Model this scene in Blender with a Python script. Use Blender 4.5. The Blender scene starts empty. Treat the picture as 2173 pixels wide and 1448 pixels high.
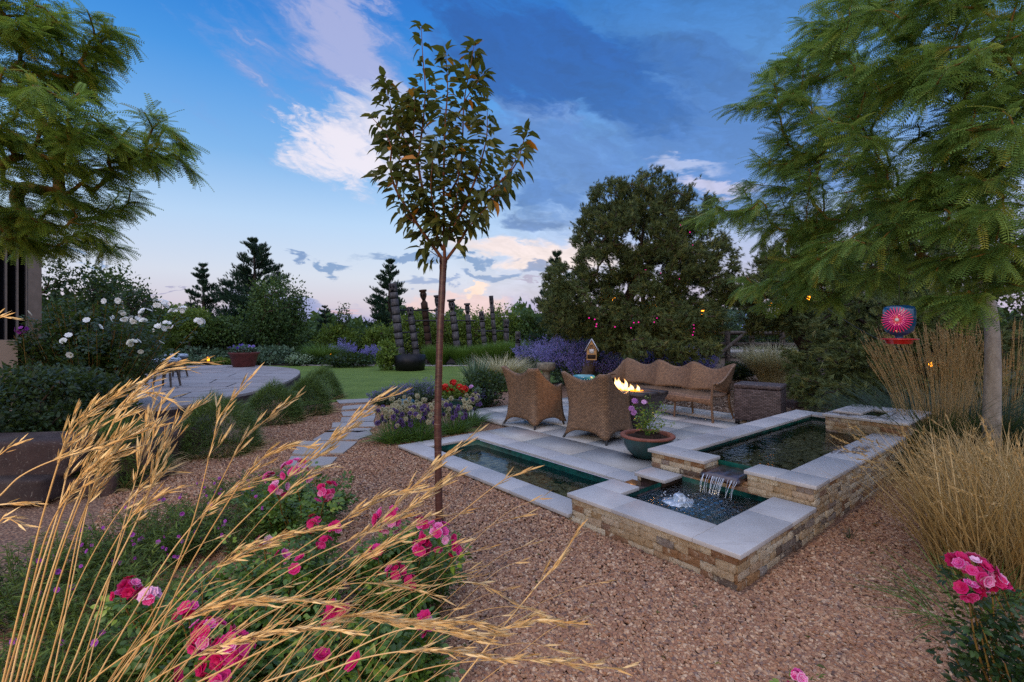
import bpy, bmesh, math, random
import numpy as np
from mathutils import Vector, Matrix, Euler

# ------------------------------------------------------------------ camera
F, H, CX, HZ = 1028.0, 1.55, 1086.5, 700.0      # focal length and horizon measured on the photograph
sc = bpy.context.scene
COL = sc.collection
cam = bpy.data.cameras.new("camera"); camo = bpy.data.objects.new("camera", cam); COL.objects.link(camo)
camo.location = (0, 0, H); camo.rotation_euler = (math.radians(90), 0, 0)
cam.sensor_width = 36; cam.lens = 36 * F / 2173; cam.shift_y = -24 / 2173
cam.clip_start = 0.05; cam.clip_end = 3000
sc.camera = camo

def W(u, v, z=0.0):
    d = F * (H - z) / (v - HZ)
    return ((u - CX) / F * d, d)
def S(u, v, d):
    return np.array([(u - CX) / F * d, d, H - (v - HZ) / F * d])

sc.view_settings.view_transform = 'Standard'; sc.view_settings.look = 'None'
sc.view_settings.exposure = 0.0; sc.view_settings.gamma = 1
sc.cycles.use_denoising = False
sc.cycles.max_bounces = 6; sc.cycles.diffuse_bounces = 3; sc.cycles.glossy_bounces = 3
sc.cycles.transmission_bounces = 3; sc.cycles.transparent_max_bounces = 8
sc.cycles.caustics_reflective = False; sc.cycles.caustics_refractive = False
sc.cycles.sample_clamp_indirect = 1.5; sc.cycles.sample_clamp_direct = 12

def lin(c):
    return tuple((x / 12.92 if x <= .04045 else ((x + .055) / 1.055) ** 2.4) for x in c)
def srgb(r, g, b):
    return lin((r / 255, g / 255, b / 255)) + (1,)

class NT:
    """tiny node-tree helper"""
    def __init__(s, tree): s.t = tree; s.n = tree.nodes; s.l = tree.links
    def new(s, typ, **kw):
        n = s.n.new(typ)
        for k, v in kw.items(): setattr(n, k, v)
        return n
    def put(s, sock, v):
        if isinstance(v, bpy.types.NodeSocket): s.l.new(v, sock)
        elif v is not None:
            if hasattr(sock.default_value, '__len__') and not hasattr(v, '__len__'): v = (v,) * len(sock.default_value)
            if hasattr(v, '__len__') and len(sock.default_value) == 4 and len(v) == 3: v = tuple(v) + (1,)
            sock.default_value = v
    def math(s, op, a, b=None, c=None, clamp=False):
        n = s.new('ShaderNodeMath', operation=op); n.use_clamp = clamp
        s.put(n.inputs[0], a); s.put(n.inputs[1], b)
        if c is not None: s.put(n.inputs[2], c)
        return n.outputs[0]
    def vec(s, op, a, b=None):
        n = s.new('ShaderNodeVectorMath', operation=op); s.put(n.inputs[0], a)
        if b is not None:
            if op == 'SCALE': s.put(n.inputs[3], b)
            else: s.put(n.inputs[1], b)
        return n.outputs['Value'] if op in ('DOT_PRODUCT', 'LENGTH') else n.outputs[0]
    def mix(s, fac, a, b, blend='MIX'):
        n = s.new('ShaderNodeMix', data_type='RGBA', blend_type=blend)
        s.put(n.inputs[0], fac); s.put(n.inputs[6], a); s.put(n.inputs[7], b)
        return n.outputs[2]
    def maprange(s, x, a, b, c=0, d=1, typ='LINEAR'):
        n = s.new('ShaderNodeMapRange', interpolation_type=typ)
        for i, v in enumerate((x, a, b, c, d)): s.put(n.inputs[i], v)
        return n.outputs[0]
    def ramp(s, fac, stops, interp='LINEAR'):
        n = s.new('ShaderNodeValToRGB'); cr = n.color_ramp; cr.interpolation = interp
        while len(cr.elements) < len(stops): cr.elements.new(.5)
        for e, (p, c) in zip(cr.elements, stops):
            e.position = p; e.color = tuple(c) if len(c) == 4 else tuple(c) + (1,)
        s.put(n.inputs[0], fac); return n.outputs[0]
    def noise(s, vec, scale, detail=3, rough=.55, dist=0, dims='3D', out=0):
        n = s.new('ShaderNodeTexNoise', noise_dimensions=dims)
        if vec is not None: s.put(n.inputs['Vector'], vec)
        n.inputs['Scale'].default_value = scale; n.inputs['Detail'].default_value = detail
        n.inputs['Roughness'].default_value = rough; n.inputs['Distortion'].default_value = dist
        return n.outputs[out]
    def voronoi(s, vec, scale, feature='F1', rand=1.0):
        n = s.new('ShaderNodeTexVoronoi', feature=feature)
        if vec is not None: s.put(n.inputs['Vector'], vec)
        n.inputs['Scale'].default_value = scale; n.inputs['Randomness'].default_value = rand
        return n
    def combine(s, x, y, z):
        n = s.new('ShaderNodeCombineXYZ')
        for i, v in enumerate((x, y, z)): s.put(n.inputs[i], v)
        return n.outputs[0]
    def sep(s, v):
        n = s.new('ShaderNodeSeparateXYZ'); s.put(n.inputs[0], v); return n.outputs

# ------------------------------------------------------------------ sky: dusk gradient with cloud banks placed by azimuth and elevation
world = bpy.data.worlds.new("World"); sc.world = world; world.use_nodes = True
wt = NT(world.node_tree); wt.n.clear()
tc = wt.new('ShaderNodeTexCoord').outputs['Generated']
dirn = wt.vec('NORMALIZE', tc)
X, Y, Z = wt.sep(dirn)
AZ = wt.math('ARCTAN2', X, Y)
EL = wt.math('ARCSINE', Z)
SUN_EL, SUN_ROT = math.radians(4), math.radians(205)
sky = wt.new('ShaderNodeTexSky', sky_type='NISHITA'); sky.sun_disc = False
sky.sun_elevation = SUN_EL; sky.sun_rotation = SUN_ROT
# clear dusk gradient
eld = wt.math('MULTIPLY', EL, 2 / math.pi)         # 0..1 from horizon to zenith
g_l = wt.ramp(eld, [(0.0, srgb(164, 170, 206)), (.03, srgb(196, 190, 212)), (.065, srgb(200, 206, 226)), (.13, srgb(176, 202, 234)),
                    (.20, srgb(126, 174, 226)), (.29, srgb(80, 146, 218)), (.38, srgb(40, 112, 200)), (.6, srgb(62, 118, 196)), (1, srgb(80, 120, 190))])
g_r = wt.ramp(eld, [(0.0, srgb(168, 165, 200)), (.05, srgb(178, 172, 206)), (.12, srgb(158, 172, 212)), (.20, srgb(120, 158, 210)),
                    (.29, srgb(86, 134, 196)), (.38, srgb(62, 116, 186)), (.6, srgb(62, 110, 180)), (1, srgb(80, 120, 190))])
lr = wt.maprange(AZ, -.25, .35, 0, 1, 'SMOOTHSTEP')
col = wt.mix(lr, g_l, g_r)
ae = wt.combine(AZ, EL, 0)
n1 = wt.noise(wt.vec('MULTIPLY', dirn, (1, 1, 2.2)), 3.2, 5, .6, out=1)
n2 = wt.noise(wt.vec('MULTIPLY', dirn, (1, 1, 3.0)), 11, 6, .62, .6, out=1)
warp = wt.vec('ADD', wt.vec('SCALE', wt.vec('SUBTRACT', n1, (.5, .5, .5)), .22), wt.vec('SCALE', wt.vec('SUBTRACT', n2, (.5, .5, .5)), .10))
p = wt.vec('ADD', ae, wt.vec('MULTIPLY', warp, (1, .7, 0)))
# streaks run along the upper wind, rising to the left
st = wt.vec('MULTIPLY', wt.combine(wt.math('ADD', wt.math('MULTIPLY', AZ, .86), wt.math('MULTIPLY', EL, -.5)),
                                   wt.math('ADD', wt.math('MULTIPLY', AZ, .5), wt.math('MULTIPLY', EL, .86)), 0), (2.0, 8.0, 1))
fb = wt.noise(wt.vec('ADD', st, wt.vec('SCALE', warp, 3.0)), 1.7, 8, .62, .4)
fb2 = wt.noise(wt.vec('MULTIPLY', p, (1, 2.4, 1)), 14, 8, .6, .2)
def blob(col, u, v, ru, rv, deg, color, op=1.0, soft=.5, na=1.6, src='s'):
    az = math.atan((u - CX) / F); el = math.atan((HZ - v) / math.hypot(F, u - CX))
    c2 = math.cos(az) ** 2
    ra, re = ru / F * c2, rv / F * math.cos(az)
    a = math.radians(deg)
    q = wt.vec('SUBTRACT', p, (az, el, 0))
    dx = wt.vec('DOT_PRODUCT', q, (math.cos(a) / ra, math.sin(a) / ra, 0))
    dy = wt.vec('DOT_PRODUCT', q, (-math.sin(a) / re, math.cos(a) / re, 0))
    r = wt.math('SQRT', wt.math('ADD', wt.math('MULTIPLY', dx, dx), wt.math('MULTIPLY', dy, dy)))
    nn = wt.math('MULTIPLY', wt.math('SUBTRACT', fb if src == 's' else fb2, .5), na)
    m = wt.maprange(wt.math('ADD', wt.math('SUBTRACT', 1.0, r), nn), 0.0, soft, 0, op, 'SMOOTHSTEP')
    return wt.mix(m, col, color)
for b in [
    # u, v, half width, half height, tilt, colour, opacity, softness, noise
    (1500, 330, 620, 210, -8, srgb(70, 112, 182), .8, .6, 1.6, 's'),
    (700, 90, 290, 210, -28, srgb(130, 152, 208), .72, .9, 3.4, 's'),
    (700, 60, 170, 120, -20, srgb(190, 186, 216), .55, .9, 5.6, 's'),
    (800, 310, 200, 100, -10, srgb(196, 200, 224), .85, .6, 3.0, 's'),
    (745, 322, 140, 68, -12, srgb(232, 224, 234), .95, .6, 3.6, 's'),
    (1160, 350, 330, 130, -6, srgb(92, 128, 190), .75, .6, 2.2, 's'),
    (1160, 250, 120, 40, -6, srgb(130, 158, 208), .55, .7, 2.6, 's'),
    (1150, 130, 360, 130, -18, srgb(30, 84, 162), .95, .6, 2.0, 's'),
    (1320, 235, 190, 70, -14, srgb(44, 92, 164), .8, .7, 2.0, 's'),
    (1500, 150, 150, 60, -20, srgb(64, 106, 170), .6, .7, 2.4, 's'),
    (1430, 355, 150, 16, -6, srgb(176, 184, 218), .8, .7, 2.6, 's'),
    (1520, 400, 110, 14, -12, srgb(196, 190, 216), .8, .7, 2.6, 's'),
    (1180, 410, 130, 22, 0, srgb(80, 118, 182), .75, .6, 2.0, 's'),
    (1130, 545, 250, 32, -4, srgb(232, 212, 212), .95, .6, 1.6, 's'),
    (1170, 470, 85, 24, 4, srgb(88, 116, 172), .92, .48, 1.6, 'c'),
    (1150, 570, 70, 14, 0, srgb(112, 128, 176), .85, .48, 1.6, 'c'),
    (860, 553, 115, 13, 0, srgb(104, 134, 186), .9, .48, 1.5, 'c'),
    (990, 562, 60, 9, 0, srgb(104, 134, 186), .9, .48, 1.5, 'c'),
    (700, 563, 48, 11, 0, srgb(110, 140, 190), .95, .48, 1.6, 'c'),
    (622, 560, 26, 12, 0, srgb(106, 134, 186), .95, .48, 1.6, 'c'),
    (1030, 588, 80, 9, 0, srgb(108, 136, 190), .85, .48, 1.6, 'c'),
    (900, 600, 60, 10, 0, srgb(122, 144, 196), .8, .48, 1.6, 'c'),
    (1110, 602, 60, 5, 0, srgb(160, 150, 186), .8, .4, 1.0, 'c'),
    (210, 542, 60, 9, 0, srgb(120, 150, 200), .9, .48, 1.2, 'c'),
    (340, 627, 60, 3, 0, srgb(150, 150, 190), .8, .4, 1.0, 'c'),
    (690, 680, 230, 55, 0, srgb(134, 150, 204), .95, .48, .9, 'c'),
    (1010, 672, 280, 50, 0, srgb(164, 164, 208), .9, .48, .8, 'c'),
    (980, 640, 130, 22, 0, srgb(224, 196, 204), .9, .5, 1.2, 'c'),
    (1000, 613, 34, 9, 12, srgb(244, 214, 204), .9, .4, 1.4, 'c'),
    (760, 645, 60, 9, 6, srgb(214, 182, 198), .7, .5, 1.4, 'c'),
]:
    col = blob(col, *b)
sm_ = wt.maprange(wt.noise(wt.vec('ADD', st, wt.vec('SCALE', warp, 5.0)), 3.1, 7, .6, .5), .3, .7, .84, 1.18)
col = wt.mix(wt.maprange(AZ, -.3, .1, 0, 1, 'SMOOTHSTEP'), col, wt.vec('SCALE', col, sm_))
hs_ = wt.new('ShaderNodeHueSaturation'); hs_.inputs['Saturation'].default_value = 1.07; hs_.inputs['Value'].default_value = .96; wt.put(hs_.inputs['Color'], col); col = hs_.outputs[0]
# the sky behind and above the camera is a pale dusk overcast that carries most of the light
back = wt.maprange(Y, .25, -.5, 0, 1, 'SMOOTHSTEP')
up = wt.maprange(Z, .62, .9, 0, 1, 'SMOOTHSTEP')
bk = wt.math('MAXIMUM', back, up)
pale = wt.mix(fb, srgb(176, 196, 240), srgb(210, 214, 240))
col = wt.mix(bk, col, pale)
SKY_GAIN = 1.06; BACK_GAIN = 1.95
zk = wt.maprange(Z, 0, .55, .30, 1.0, 'SMOOTHSTEP')      # low sky behind the camera is dimmed to deepen contact shadows
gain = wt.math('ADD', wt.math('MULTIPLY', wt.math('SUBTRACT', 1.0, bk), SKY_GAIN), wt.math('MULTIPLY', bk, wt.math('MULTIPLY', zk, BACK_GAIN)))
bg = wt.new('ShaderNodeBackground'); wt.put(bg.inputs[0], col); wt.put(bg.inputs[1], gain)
bg2 = wt.new('ShaderNodeBackground'); wt.put(bg2.inputs[0], sky.outputs[0]); bg2.inputs[1].default_value = .05
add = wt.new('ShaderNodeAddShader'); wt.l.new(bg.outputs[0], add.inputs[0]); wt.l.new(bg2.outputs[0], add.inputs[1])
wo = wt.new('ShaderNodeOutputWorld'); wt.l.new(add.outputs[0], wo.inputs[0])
world.cycles.sampling_method = 'MANUAL'; world.cycles.sample_map_resolution = 512

# last warm light of the dusk from behind the camera
sl = bpy.data.lights.new("sun", 'SUN'); sl.energy = .35; sl.angle = math.radians(20); sl.color = (1, .82, .62)
so = bpy.data.objects.new("sun", sl); COL.objects.link(so)
sd = Vector((math.sin(SUN_ROT) * math.cos(SUN_EL + .2), math.cos(SUN_ROT) * math.cos(SUN_EL + .2), math.sin(SUN_EL + .2)))
so.rotation_euler = sd.to_track_quat('Z', 'Y').to_euler()
# wall lamp of the house behind the camera, left, the one lighting the near grasses
pl = bpy.data.lights.new("house_lamp", 'POINT'); pl.energy = 290; pl.color = (1, .76, .47); pl.shadow_soft_size = .12
po = bpy.data.objects.new("house_lamp", pl); COL.objects.link(po); po.location = (-1.6, -1.2, 1.9)

# ------------------------------------------------------------------ mesh helpers
def tag(o, label=None, cat=None, group=None, kind=None):
    if label: o['label'] = label
    if cat: o['category'] = cat
    if group: o['group'] = group
    if kind: o['kind'] = kind
    return o
def thing(name, label, cat, loc=(0, 0, 0), rz=0, group=None):
    o = bpy.data.objects.new(name, None); COL.objects.link(o)
    o.location = tuple(float(x) for x in loc); o.rotation_euler = (0, 0, rz); o.empty_display_size = .1
    return tag(o, label, cat, group)
def copy_tree(o, parent=None):
    c = o.copy(); COL.objects.link(c)
    if parent: c.parent = parent
    for ch in [x for x in bpy.data.objects if x.parent == o]: copy_tree(ch, c)
    return c

class MB:
    def __init__(s): s.V = []; s.T = []; s.F = {}; s.n = 0; s.UV = []
    def add(s, V, Fc, tint=.5, mat=0, uv=None):
        V = np.asarray(V, float).reshape(-1, 3); Fc = np.asarray(Fc, int)
        k = Fc.shape[1]
        s.F.setdefault((k, mat), []).append(Fc + s.n)
        s.V.append(V)
        t = np.asarray(tint, float)
        s.T.append(np.full(len(V), float(t)) if t.ndim == 0 else t)
        s.UV.append(np.zeros((len(V), 2)) if uv is None else np.asarray(uv, float))
        s.n += len(V)
    def build(s, name, mats, parent=None, smooth=False, loc=None):
        if not isinstance(mats, (list, tuple)): mats = [mats]
        me = bpy.data.meshes.new(name)
        V = np.concatenate(s.V) if s.V else np.zeros((0, 3))
        if loc is not None: V = V - np.asarray(loc, float)
        me.vertices.add(len(V)); me.vertices.foreach_set('co', V.astype(np.float32).ravel())
        lv, ls, lt, mi = [], [], [], []; off = 0
        for (k, m), L in s.F.items():
            A = np.concatenate(L); lv.append(A.ravel()); cnt = len(A)
            ls.append(off + np.arange(cnt) * k); lt.append(np.full(cnt, k)); mi.append(np.full(cnt, m)); off += cnt * k
        lv = np.concatenate(lv); ls = np.concatenate(ls); lt = np.concatenate(lt); mi = np.concatenate(mi)
        me.loops.add(len(lv)); me.loops.foreach_set('vertex_index', lv.astype(np.int32))
        me.polygons.add(len(ls)); me.polygons.foreach_set('loop_start', ls.astype(np.int32)); me.polygons.foreach_set('loop_total', lt.astype(np.int32))
        me.polygons.foreach_set('material_index', mi.astype(np.int32))
        if smooth: me.polygons.foreach_set('use_smooth', np.ones(len(ls), bool))
        at = me.attributes.new('tint', 'FLOAT', 'POINT'); at.data.foreach_set('value', np.concatenate(s.T).astype(np.float32))
        uvs = np.concatenate(s.UV)
        if np.any(uvs):
            ul = me.uv_layers.new(name='UVMap'); ul.data.foreach_set('uv', uvs[lv].astype(np.float32).ravel())
        for m in mats: me.materials.append(m)
        me.update(calc_edges=True)
        o = bpy.data.objects.new(name, me); COL.objects.link(o)
        if loc is not None: o.location = tuple(float(x) for x in loc)
        if parent: o.parent = parent
        return o

def norm(a): a = np.asarray(a, float); return a / (np.linalg.norm(a, axis=-1, keepdims=True) + 1e-12)
def frames(D, roll=None, up=(0, 0, 1)):
    """rotation matrices (N,3,3): columns side, forward(D), normal"""
    D = norm(D); U = np.broadcast_to(np.asarray(up, float), D.shape).copy()
    bad = np.abs((D * U).sum(-1)) > .98; U[bad] = (1, 0, .1)
    Sd = norm(np.cross(D, U)); N = np.cross(Sd, D)
    if roll is not None:
        c, s_ = np.cos(roll)[:, None], np.sin(roll)[:, None]
        Sd, N = Sd * c + N * s_, N * c - Sd * s_
    return np.stack([Sd, D, N], -1)
def scatter(mb, TV, TF, P, Rm, sc_, tint=.5, mat=0, vt=None):
    TV = np.asarray(TV, float); TF = np.asarray(TF, int); P = np.asarray(P, float); N = len(P)
    if N == 0: return
    sc_ = np.broadcast_to(np.asarray(sc_, float).reshape(-1, 1) if np.ndim(sc_) <= 1 else np.asarray(sc_, float), (N, 3)) if np.ndim(sc_) else np.full((N, 3), float(sc_))
    L = TV[None] * sc_[:, None, :]
    V = np.einsum('nij,nkj->nki', Rm, L) + P[:, None, :]
    Fc = TF[None] + (np.arange(N) * len(TV))[:, None, None]
    t = np.broadcast_to(np.asarray(tint, float), (N,))[:, None] + (np.zeros(len(TV)) if vt is None else np.asarray(vt))[None]
    mb.add(V.reshape(-1, 3), Fc.reshape(-1, TF.shape[1]), np.clip(t, 0, 1).ravel() if True else t, mat)
def catmull(pts, n=6):
    P = [np.asarray(p, float) for p in pts]
    P = [2 * P[0] - P[1]] + P + [2 * P[-1] - P[-2]]; out = []
    for i in range(1, len(P) - 2):
        for k in range(n):
            t = k / n; a, b, c, d = P[i - 1], P[i], P[i + 1], P[i + 2]
            out.append(.5 * ((2 * b) + (-a + c) * t + (2 * a - 5 * b + 4 * c - d) * t * t + (-a + 3 * b - 3 * c + d) * t ** 3))
    out.append(P[-2]); return np.array(out)
def tube(mb, pts, rad, sides=6, tint=.5, mat=0, cap=True, flat=None):
    P = np.asarray(pts, float); n = len(P)
    R = np.broadcast_to(np.asarray(rad, float), (n,))
    T = norm(np.gradient(P, axis=0)); up = np.array([0, 0, 1.]) if abs(T[0][2]) < .9 else np.array([1., 0, 0])
    V = []
    N = norm(np.cross(T[0], up))
    for i in range(n):
        N = norm(N - T[i] * np.dot(N, T[i])); B = np.cross(T[i], N)
        a = np.arange(sides) * 2 * math.pi / sides
        V.append(P[i] + R[i] * (np.cos(a)[:, None] * N + np.sin(a)[:, None] * B))
    V = np.concatenate(V); Fc = []
    i = np.arange(n - 1)[:, None]; j = np.arange(sides)[None]; j2 = (j + 1) % sides
    Fc = np.stack([i * sides + j, i * sides + j2, (i + 1) * sides + j2, (i + 1) * sides + j], -1).reshape(-1, 4)
    L = np.concatenate([[0], np.cumsum(np.linalg.norm(np.diff(P, axis=0), axis=1))])
    uv = np.stack([np.tile(np.arange(sides) / sides, n), np.repeat(L, sides)], -1)
    t = np.repeat(np.asarray(tint, float), sides) if np.ndim(tint) else tint
    mb.add(V, Fc, t, mat, uv)
    if cap:
        for e, c in ((0, P[0]), (n - 1, P[-1])):
            base = np.vstack([V[e * sides:(e + 1) * sides], c])
            mb.add(base, [[k, (k + 1) % sides, sides] for k in range(sides)], float(np.mean(t)), mat)
def box(mb, lo, hi, tint=.5, mat=0, Rm=None, o=(0, 0, 0)):
    x0, y0, z0 = lo; x1, y1, z1 = hi
    V = np.array([(x0, y0, z0), (x1, y0, z0), (x1, y1, z0), (x0, y1, z0), (x0, y0, z1), (x1, y0, z1), (x1, y1, z1), (x0, y1, z1)], float)
    if Rm is not None: V = V @ np.asarray(Rm).T
    V = V + np.asarray(o, float)
    mb.add(V, [(0, 3, 2, 1), (4, 5, 6, 7), (0, 1, 5, 4), (1, 2, 6, 5), (2, 3, 7, 6), (3, 0, 4, 7)], tint, mat)
def lathe(mb, prof, c=(0, 0, 0), seg=32, tint=.5, mat=0, wob=0, rng=None):
    prof = np.asarray(prof, float); n = len(prof); a = np.arange(seg) * 2 * math.pi / seg
    V = np.stack([prof[:, 0, None] * np.cos(a), prof[:, 0, None] * np.sin(a), np.repeat(prof[:, 1, None], seg, 1)], -1)
    if wob: V[..., :2] *= 1 + wob * np.sin(a * 3 + 1)[None, :, None] + wob * .6 * np.sin(a * 5)[None, :, None]
    V = V.reshape(-1, 3) + np.asarray(c, float)
    i = np.arange(n - 1)[:, None]; j = np.arange(seg)[None]; j2 = (j + 1) % seg
    mb.add(V, np.stack([i * seg + j, i * seg + j2, (i + 1) * seg + j2, (i + 1) * seg + j], -1).reshape(-1, 4), tint, mat)
def poly(mb, pts2, z0, z1, tint=.5, mat=0):
    """extruded polygon (z1 top) — convex or mildly concave, fan from n-gon"""
    n = len(pts2); top = [(x, y, z1) for x, y in pts2]; bot = [(x, y, z0) for x, y in pts2]
    ar = sum(pts2[i][0] * pts2[(i + 1) % n][1] - pts2[(i + 1) % n][0] * pts2[i][1] for i in range(n))
    if ar < 0: top.reverse(); bot.reverse()
    mb.add(top, [list(range(n))], tint, mat)
    for i in range(n):
        j = (i + 1) % n
        mb.add([bot[i], bot[j], top[j], top[i]], [(0, 1, 2, 3)], tint, mat)
def bev(o, w=.006, seg=2):
    m = o.modifiers.new('bevel', 'BEVEL'); m.width = w; m.segments = seg; m.limit_method = 'ANGLE'; m.angle_limit = math.radians(40); return o
def smooth(o):
    for q in o.data.polygons: q.use_smooth = True
    return o

# ------------------------------------------------------------------ materials
MT = {}
def mat(name):
    m = bpy.data.materials.new(name); m.use_nodes = True; m.node_tree.nodes.clear(); MT[name] = m
    return m, NT(m.node_tree)
def out(m, t, shader, disp=None):
    o = t.new('ShaderNodeOutputMaterial'); t.l.new(shader, o.inputs[0]); return m
def princ(t, base, rough=.6, metal=0, spec=.5, normal=None, emis=None, es=0, coat=0, alpha=None, trans=0):
    b = t.new('ShaderNodeBsdfPrincipled'); t.put(b.inputs['Base Color'], base); t.put(b.inputs['Roughness'], rough)
    t.put(b.inputs['Metallic'], metal); t.put(b.inputs['Specular IOR Level'], spec)
    if normal is not None: t.put(b.inputs['Normal'], normal)
    if emis is not None: t.put(b.inputs['Emission Color'], emis); t.put(b.inputs['Emission Strength'], es)
    if coat: b.inputs['Coat Weight'].default_value = coat; b.inputs['Coat Roughness'].default_value = .08
    if trans: b.inputs['Transmission Weight'].default_value = trans
    return b.outputs[0]
def bump(t, h, strength=.5, dist=.01):
    n = t.new('ShaderNodeBump'); t.put(n.inputs['Height'], h); n.inputs['Strength'].default_value = strength; n.inputs['Distance'].default_value = dist
    return n.outputs[0]
def attr(t, name='tint'):
    return t.new('ShaderNodeAttribute', attribute_name=name).outputs['Fac']
def objc(t): return t.new('ShaderNodeTexCoord').outputs['Object']
def geop(t): return t.new('ShaderNodeNewGeometry').outputs['Position']

def leaf(name, stops, trans=.3, rough=.5, spec=.3):
    m, t = mat(name)
    c = t.ramp(attr(t), [(p_, srgb(*q)) for p_, q in stops])
    b = princ(t, c, rough, 0, spec)
    tr = t.new('ShaderNodeBsdfTranslucent'); t.put(tr.inputs[0], t.mix(.35, c, srgb(150, 160, 60)))
    mx = t.new('ShaderNodeMixShader'); mx.inputs[0].default_value = trans
    t.l.new(b, mx.inputs[1]); t.l.new(tr.outputs[0], mx.inputs[2])
    return out(m, t, mx.outputs[0])
leaf('locust', [(0, (70, 100, 54)), (.45, (118, 152, 74)), (.8, (156, 178, 84)), (1, (170, 166, 70))], .4)
leaf('locust_warm', [(0, (66, 94, 42)), (.45, (122, 154, 62)), (.8, (162, 182, 72)), (1, (170, 160, 66))], .4)
leaf('cherry_leaf', [(0, (52, 62, 28)), (.5, (84, 88, 38)), (.86, (116, 108, 44)), (.93, (170, 112, 30)), (1, (190, 120, 30))], .3, .45)
leaf('pinyon', [(0, (48, 62, 38)), (.5, (88, 100, 54)), (.85, (124, 126, 66)), (1, (110, 92, 56))], .1, .6)
leaf('pine', [(0, (24, 46, 40)), (.5, (40, 68, 50)), (1, (66, 92, 58))], .1, .6)
leaf('dark_leaf', [(0, (24, 40, 22)), (.5, (42, 62, 34)), (.9, (70, 92, 46)), (1, (104, 116, 56))], .25, .45)
leaf('hedge_leaf', [(0, (40, 62, 34)), (.5, (68, 94, 46)), (1, (106, 126, 60))], .25, .55)
leaf('willow_leaf', [(0, (72, 94, 38)), (.5, (108, 130, 50)), (1, (140, 146, 58))], .35, .55)
leaf('silver_leaf', [(0, (60, 82, 66)), (.5, (88, 112, 88)), (1, (128, 146, 116))], .2, .6)
leaf('rose_leaf', [(0, (36, 62, 26)), (.45, (76, 108, 38)), (.8, (124, 150, 46)), (1, (140, 150, 44))], .3, .38, .5)  # upper stops brightened to stand in for warm lamp light on leaf tips
leaf('white_rose_leaf', [(0, (24, 44, 22)), (.5, (40, 66, 30)), (.85, (80, 104, 40)), (1, (120, 104, 46))], .3, .38, .5)
leaf('fine_leaf', [(0, (42, 60, 28)), (.5, (86, 106, 42)), (.9, (126, 138, 54)), (1, (126, 118, 56))], .3, .5)
leaf('mound_blade', [(0, (58, 78, 36)), (.5, (92, 116, 54)), (.85, (128, 144, 72)), (1, (170, 160, 104))], .25, .5)
leaf('green_blade', [(0, (52, 80, 34)), (.5, (88, 122, 50)), (1, (116, 140, 60))], .3, .5)
leaf('dark_blade', [(0, (26, 42, 28)), (.5, (44, 66, 42)), (1, (82, 100, 60))], .25, .5)
leaf('straw', [(0, (150, 118, 72)), (.5, (190, 158, 104)), (1, (216, 190, 140))], .25, .6)
leaf('pale_straw', [(0, (170, 160, 120)), (.5, (204, 194, 154)), (1, (226, 218, 186))], .25, .6)
leaf('gold_straw', [(0, (184, 140, 88)), (.5, (220, 180, 122)), (1, (240, 214, 166))], .4, .6)
leaf('brown_straw', [(0, (128, 100, 66)), (.5, (172, 142, 98)), (1, (204, 176, 128))], .2, .65)
leaf('sage_flower', [(0, (96, 92, 156)), (.5, (134, 124, 198)), (1, (174, 162, 224))], .3, .6)
leaf('lavender_flower', [(0, (86, 80, 126)), (.5, (112, 102, 160)), (1, (140, 130, 184))], .3, .6)
leaf('pink_petal', [(0, (186, 8, 70)), (.4, (206, 16, 104)), (.75, (216, 70, 150)), (1, (236, 180, 212))], .3, .5)
leaf('violet_petal', [(0, (120, 30, 130)), (.5, (150, 52, 160)), (1, (180, 100, 190))], .3, .5)
leaf('white_petal', [(0, (206, 204, 170)), (.5, (232, 232, 226)), (1, (246, 246, 246))], .35, .5)
leaf('red_petal', [(0, (160, 10, 16)), (.5, (204, 20, 24)), (1, (226, 60, 50))], .3, .5)
leaf('lilac_petal', [(0, (150, 96, 170)), (.5, (190, 130, 196)), (1, (222, 176, 220))], .3, .5)
leaf('petunia_petal', [(0, (60, 30, 150)), (.6, (104, 64, 190)), (1, (180, 160, 220))], .3, .5)
leaf('allium_petal', [(0, (96, 74, 134)), (.5, (134, 108, 166)), (.52, (170, 164, 140)), (1, (208, 202, 172))], .3, .6)
leaf('yarrow', [(0, (120, 146, 110)), (1, (190, 206, 176))], .3, .6)

def bark(name, c1, c2, scale=14, stretch=.18, rings=False, bstr=.5):
    m, t = mat(name); o = objc(t)
    v = t.vec('MULTIPLY', o, (1, 1, stretch if not rings else 3.0))
    n = t.noise(v, scale, 6, .65, .4); n2 = t.noise(o, scale * 3, 4, .6)
    c = t.mix(t.maprange(n, .3, .7), srgb(*c1), srgb(*c2))
    c = t.mix(t.math('MULTIPLY', n2, .5), c, srgb(*[int(x * .6) for x in c1]))
    if rings:
        z = t.sep(o)[2]
        rg = t.noise(t.combine(t.math('MULTIPLY', t.sep(o)[0], 2.0), 0, t.math('MULTIPLY', z, 44)), 1.0, 4, .6)
        c = t.mix(t.maprange(rg, .60, .68, 0, .6), c, srgb(176, 150, 136))
        c = t.mix(t.maprange(rg, .40, .34, 0, .6), c, srgb(52, 30, 26))
    return out(m, t, princ(t, c, .42 if rings else .85, 0, .5 if rings else .3, bump(t, n, bstr, .01)))
bark('cherry_bark', (62, 36, 32), (104, 62, 52), 9, 3, True, .3)
bark('twig_bark', (104, 62, 42), (140, 92, 62), 20)
bark('locust_twig', (96, 66, 34), (150, 120, 52), 20)
bark('grey_bark', (128, 118, 106), (168, 158, 144), 18, .5)
bark('brown_bark', (64, 50, 42), (104, 86, 72), 22, .25, False, .9)
bark('dark_bark', (44, 34, 30), (76, 60, 50), 22, .25, False, .9)

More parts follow.
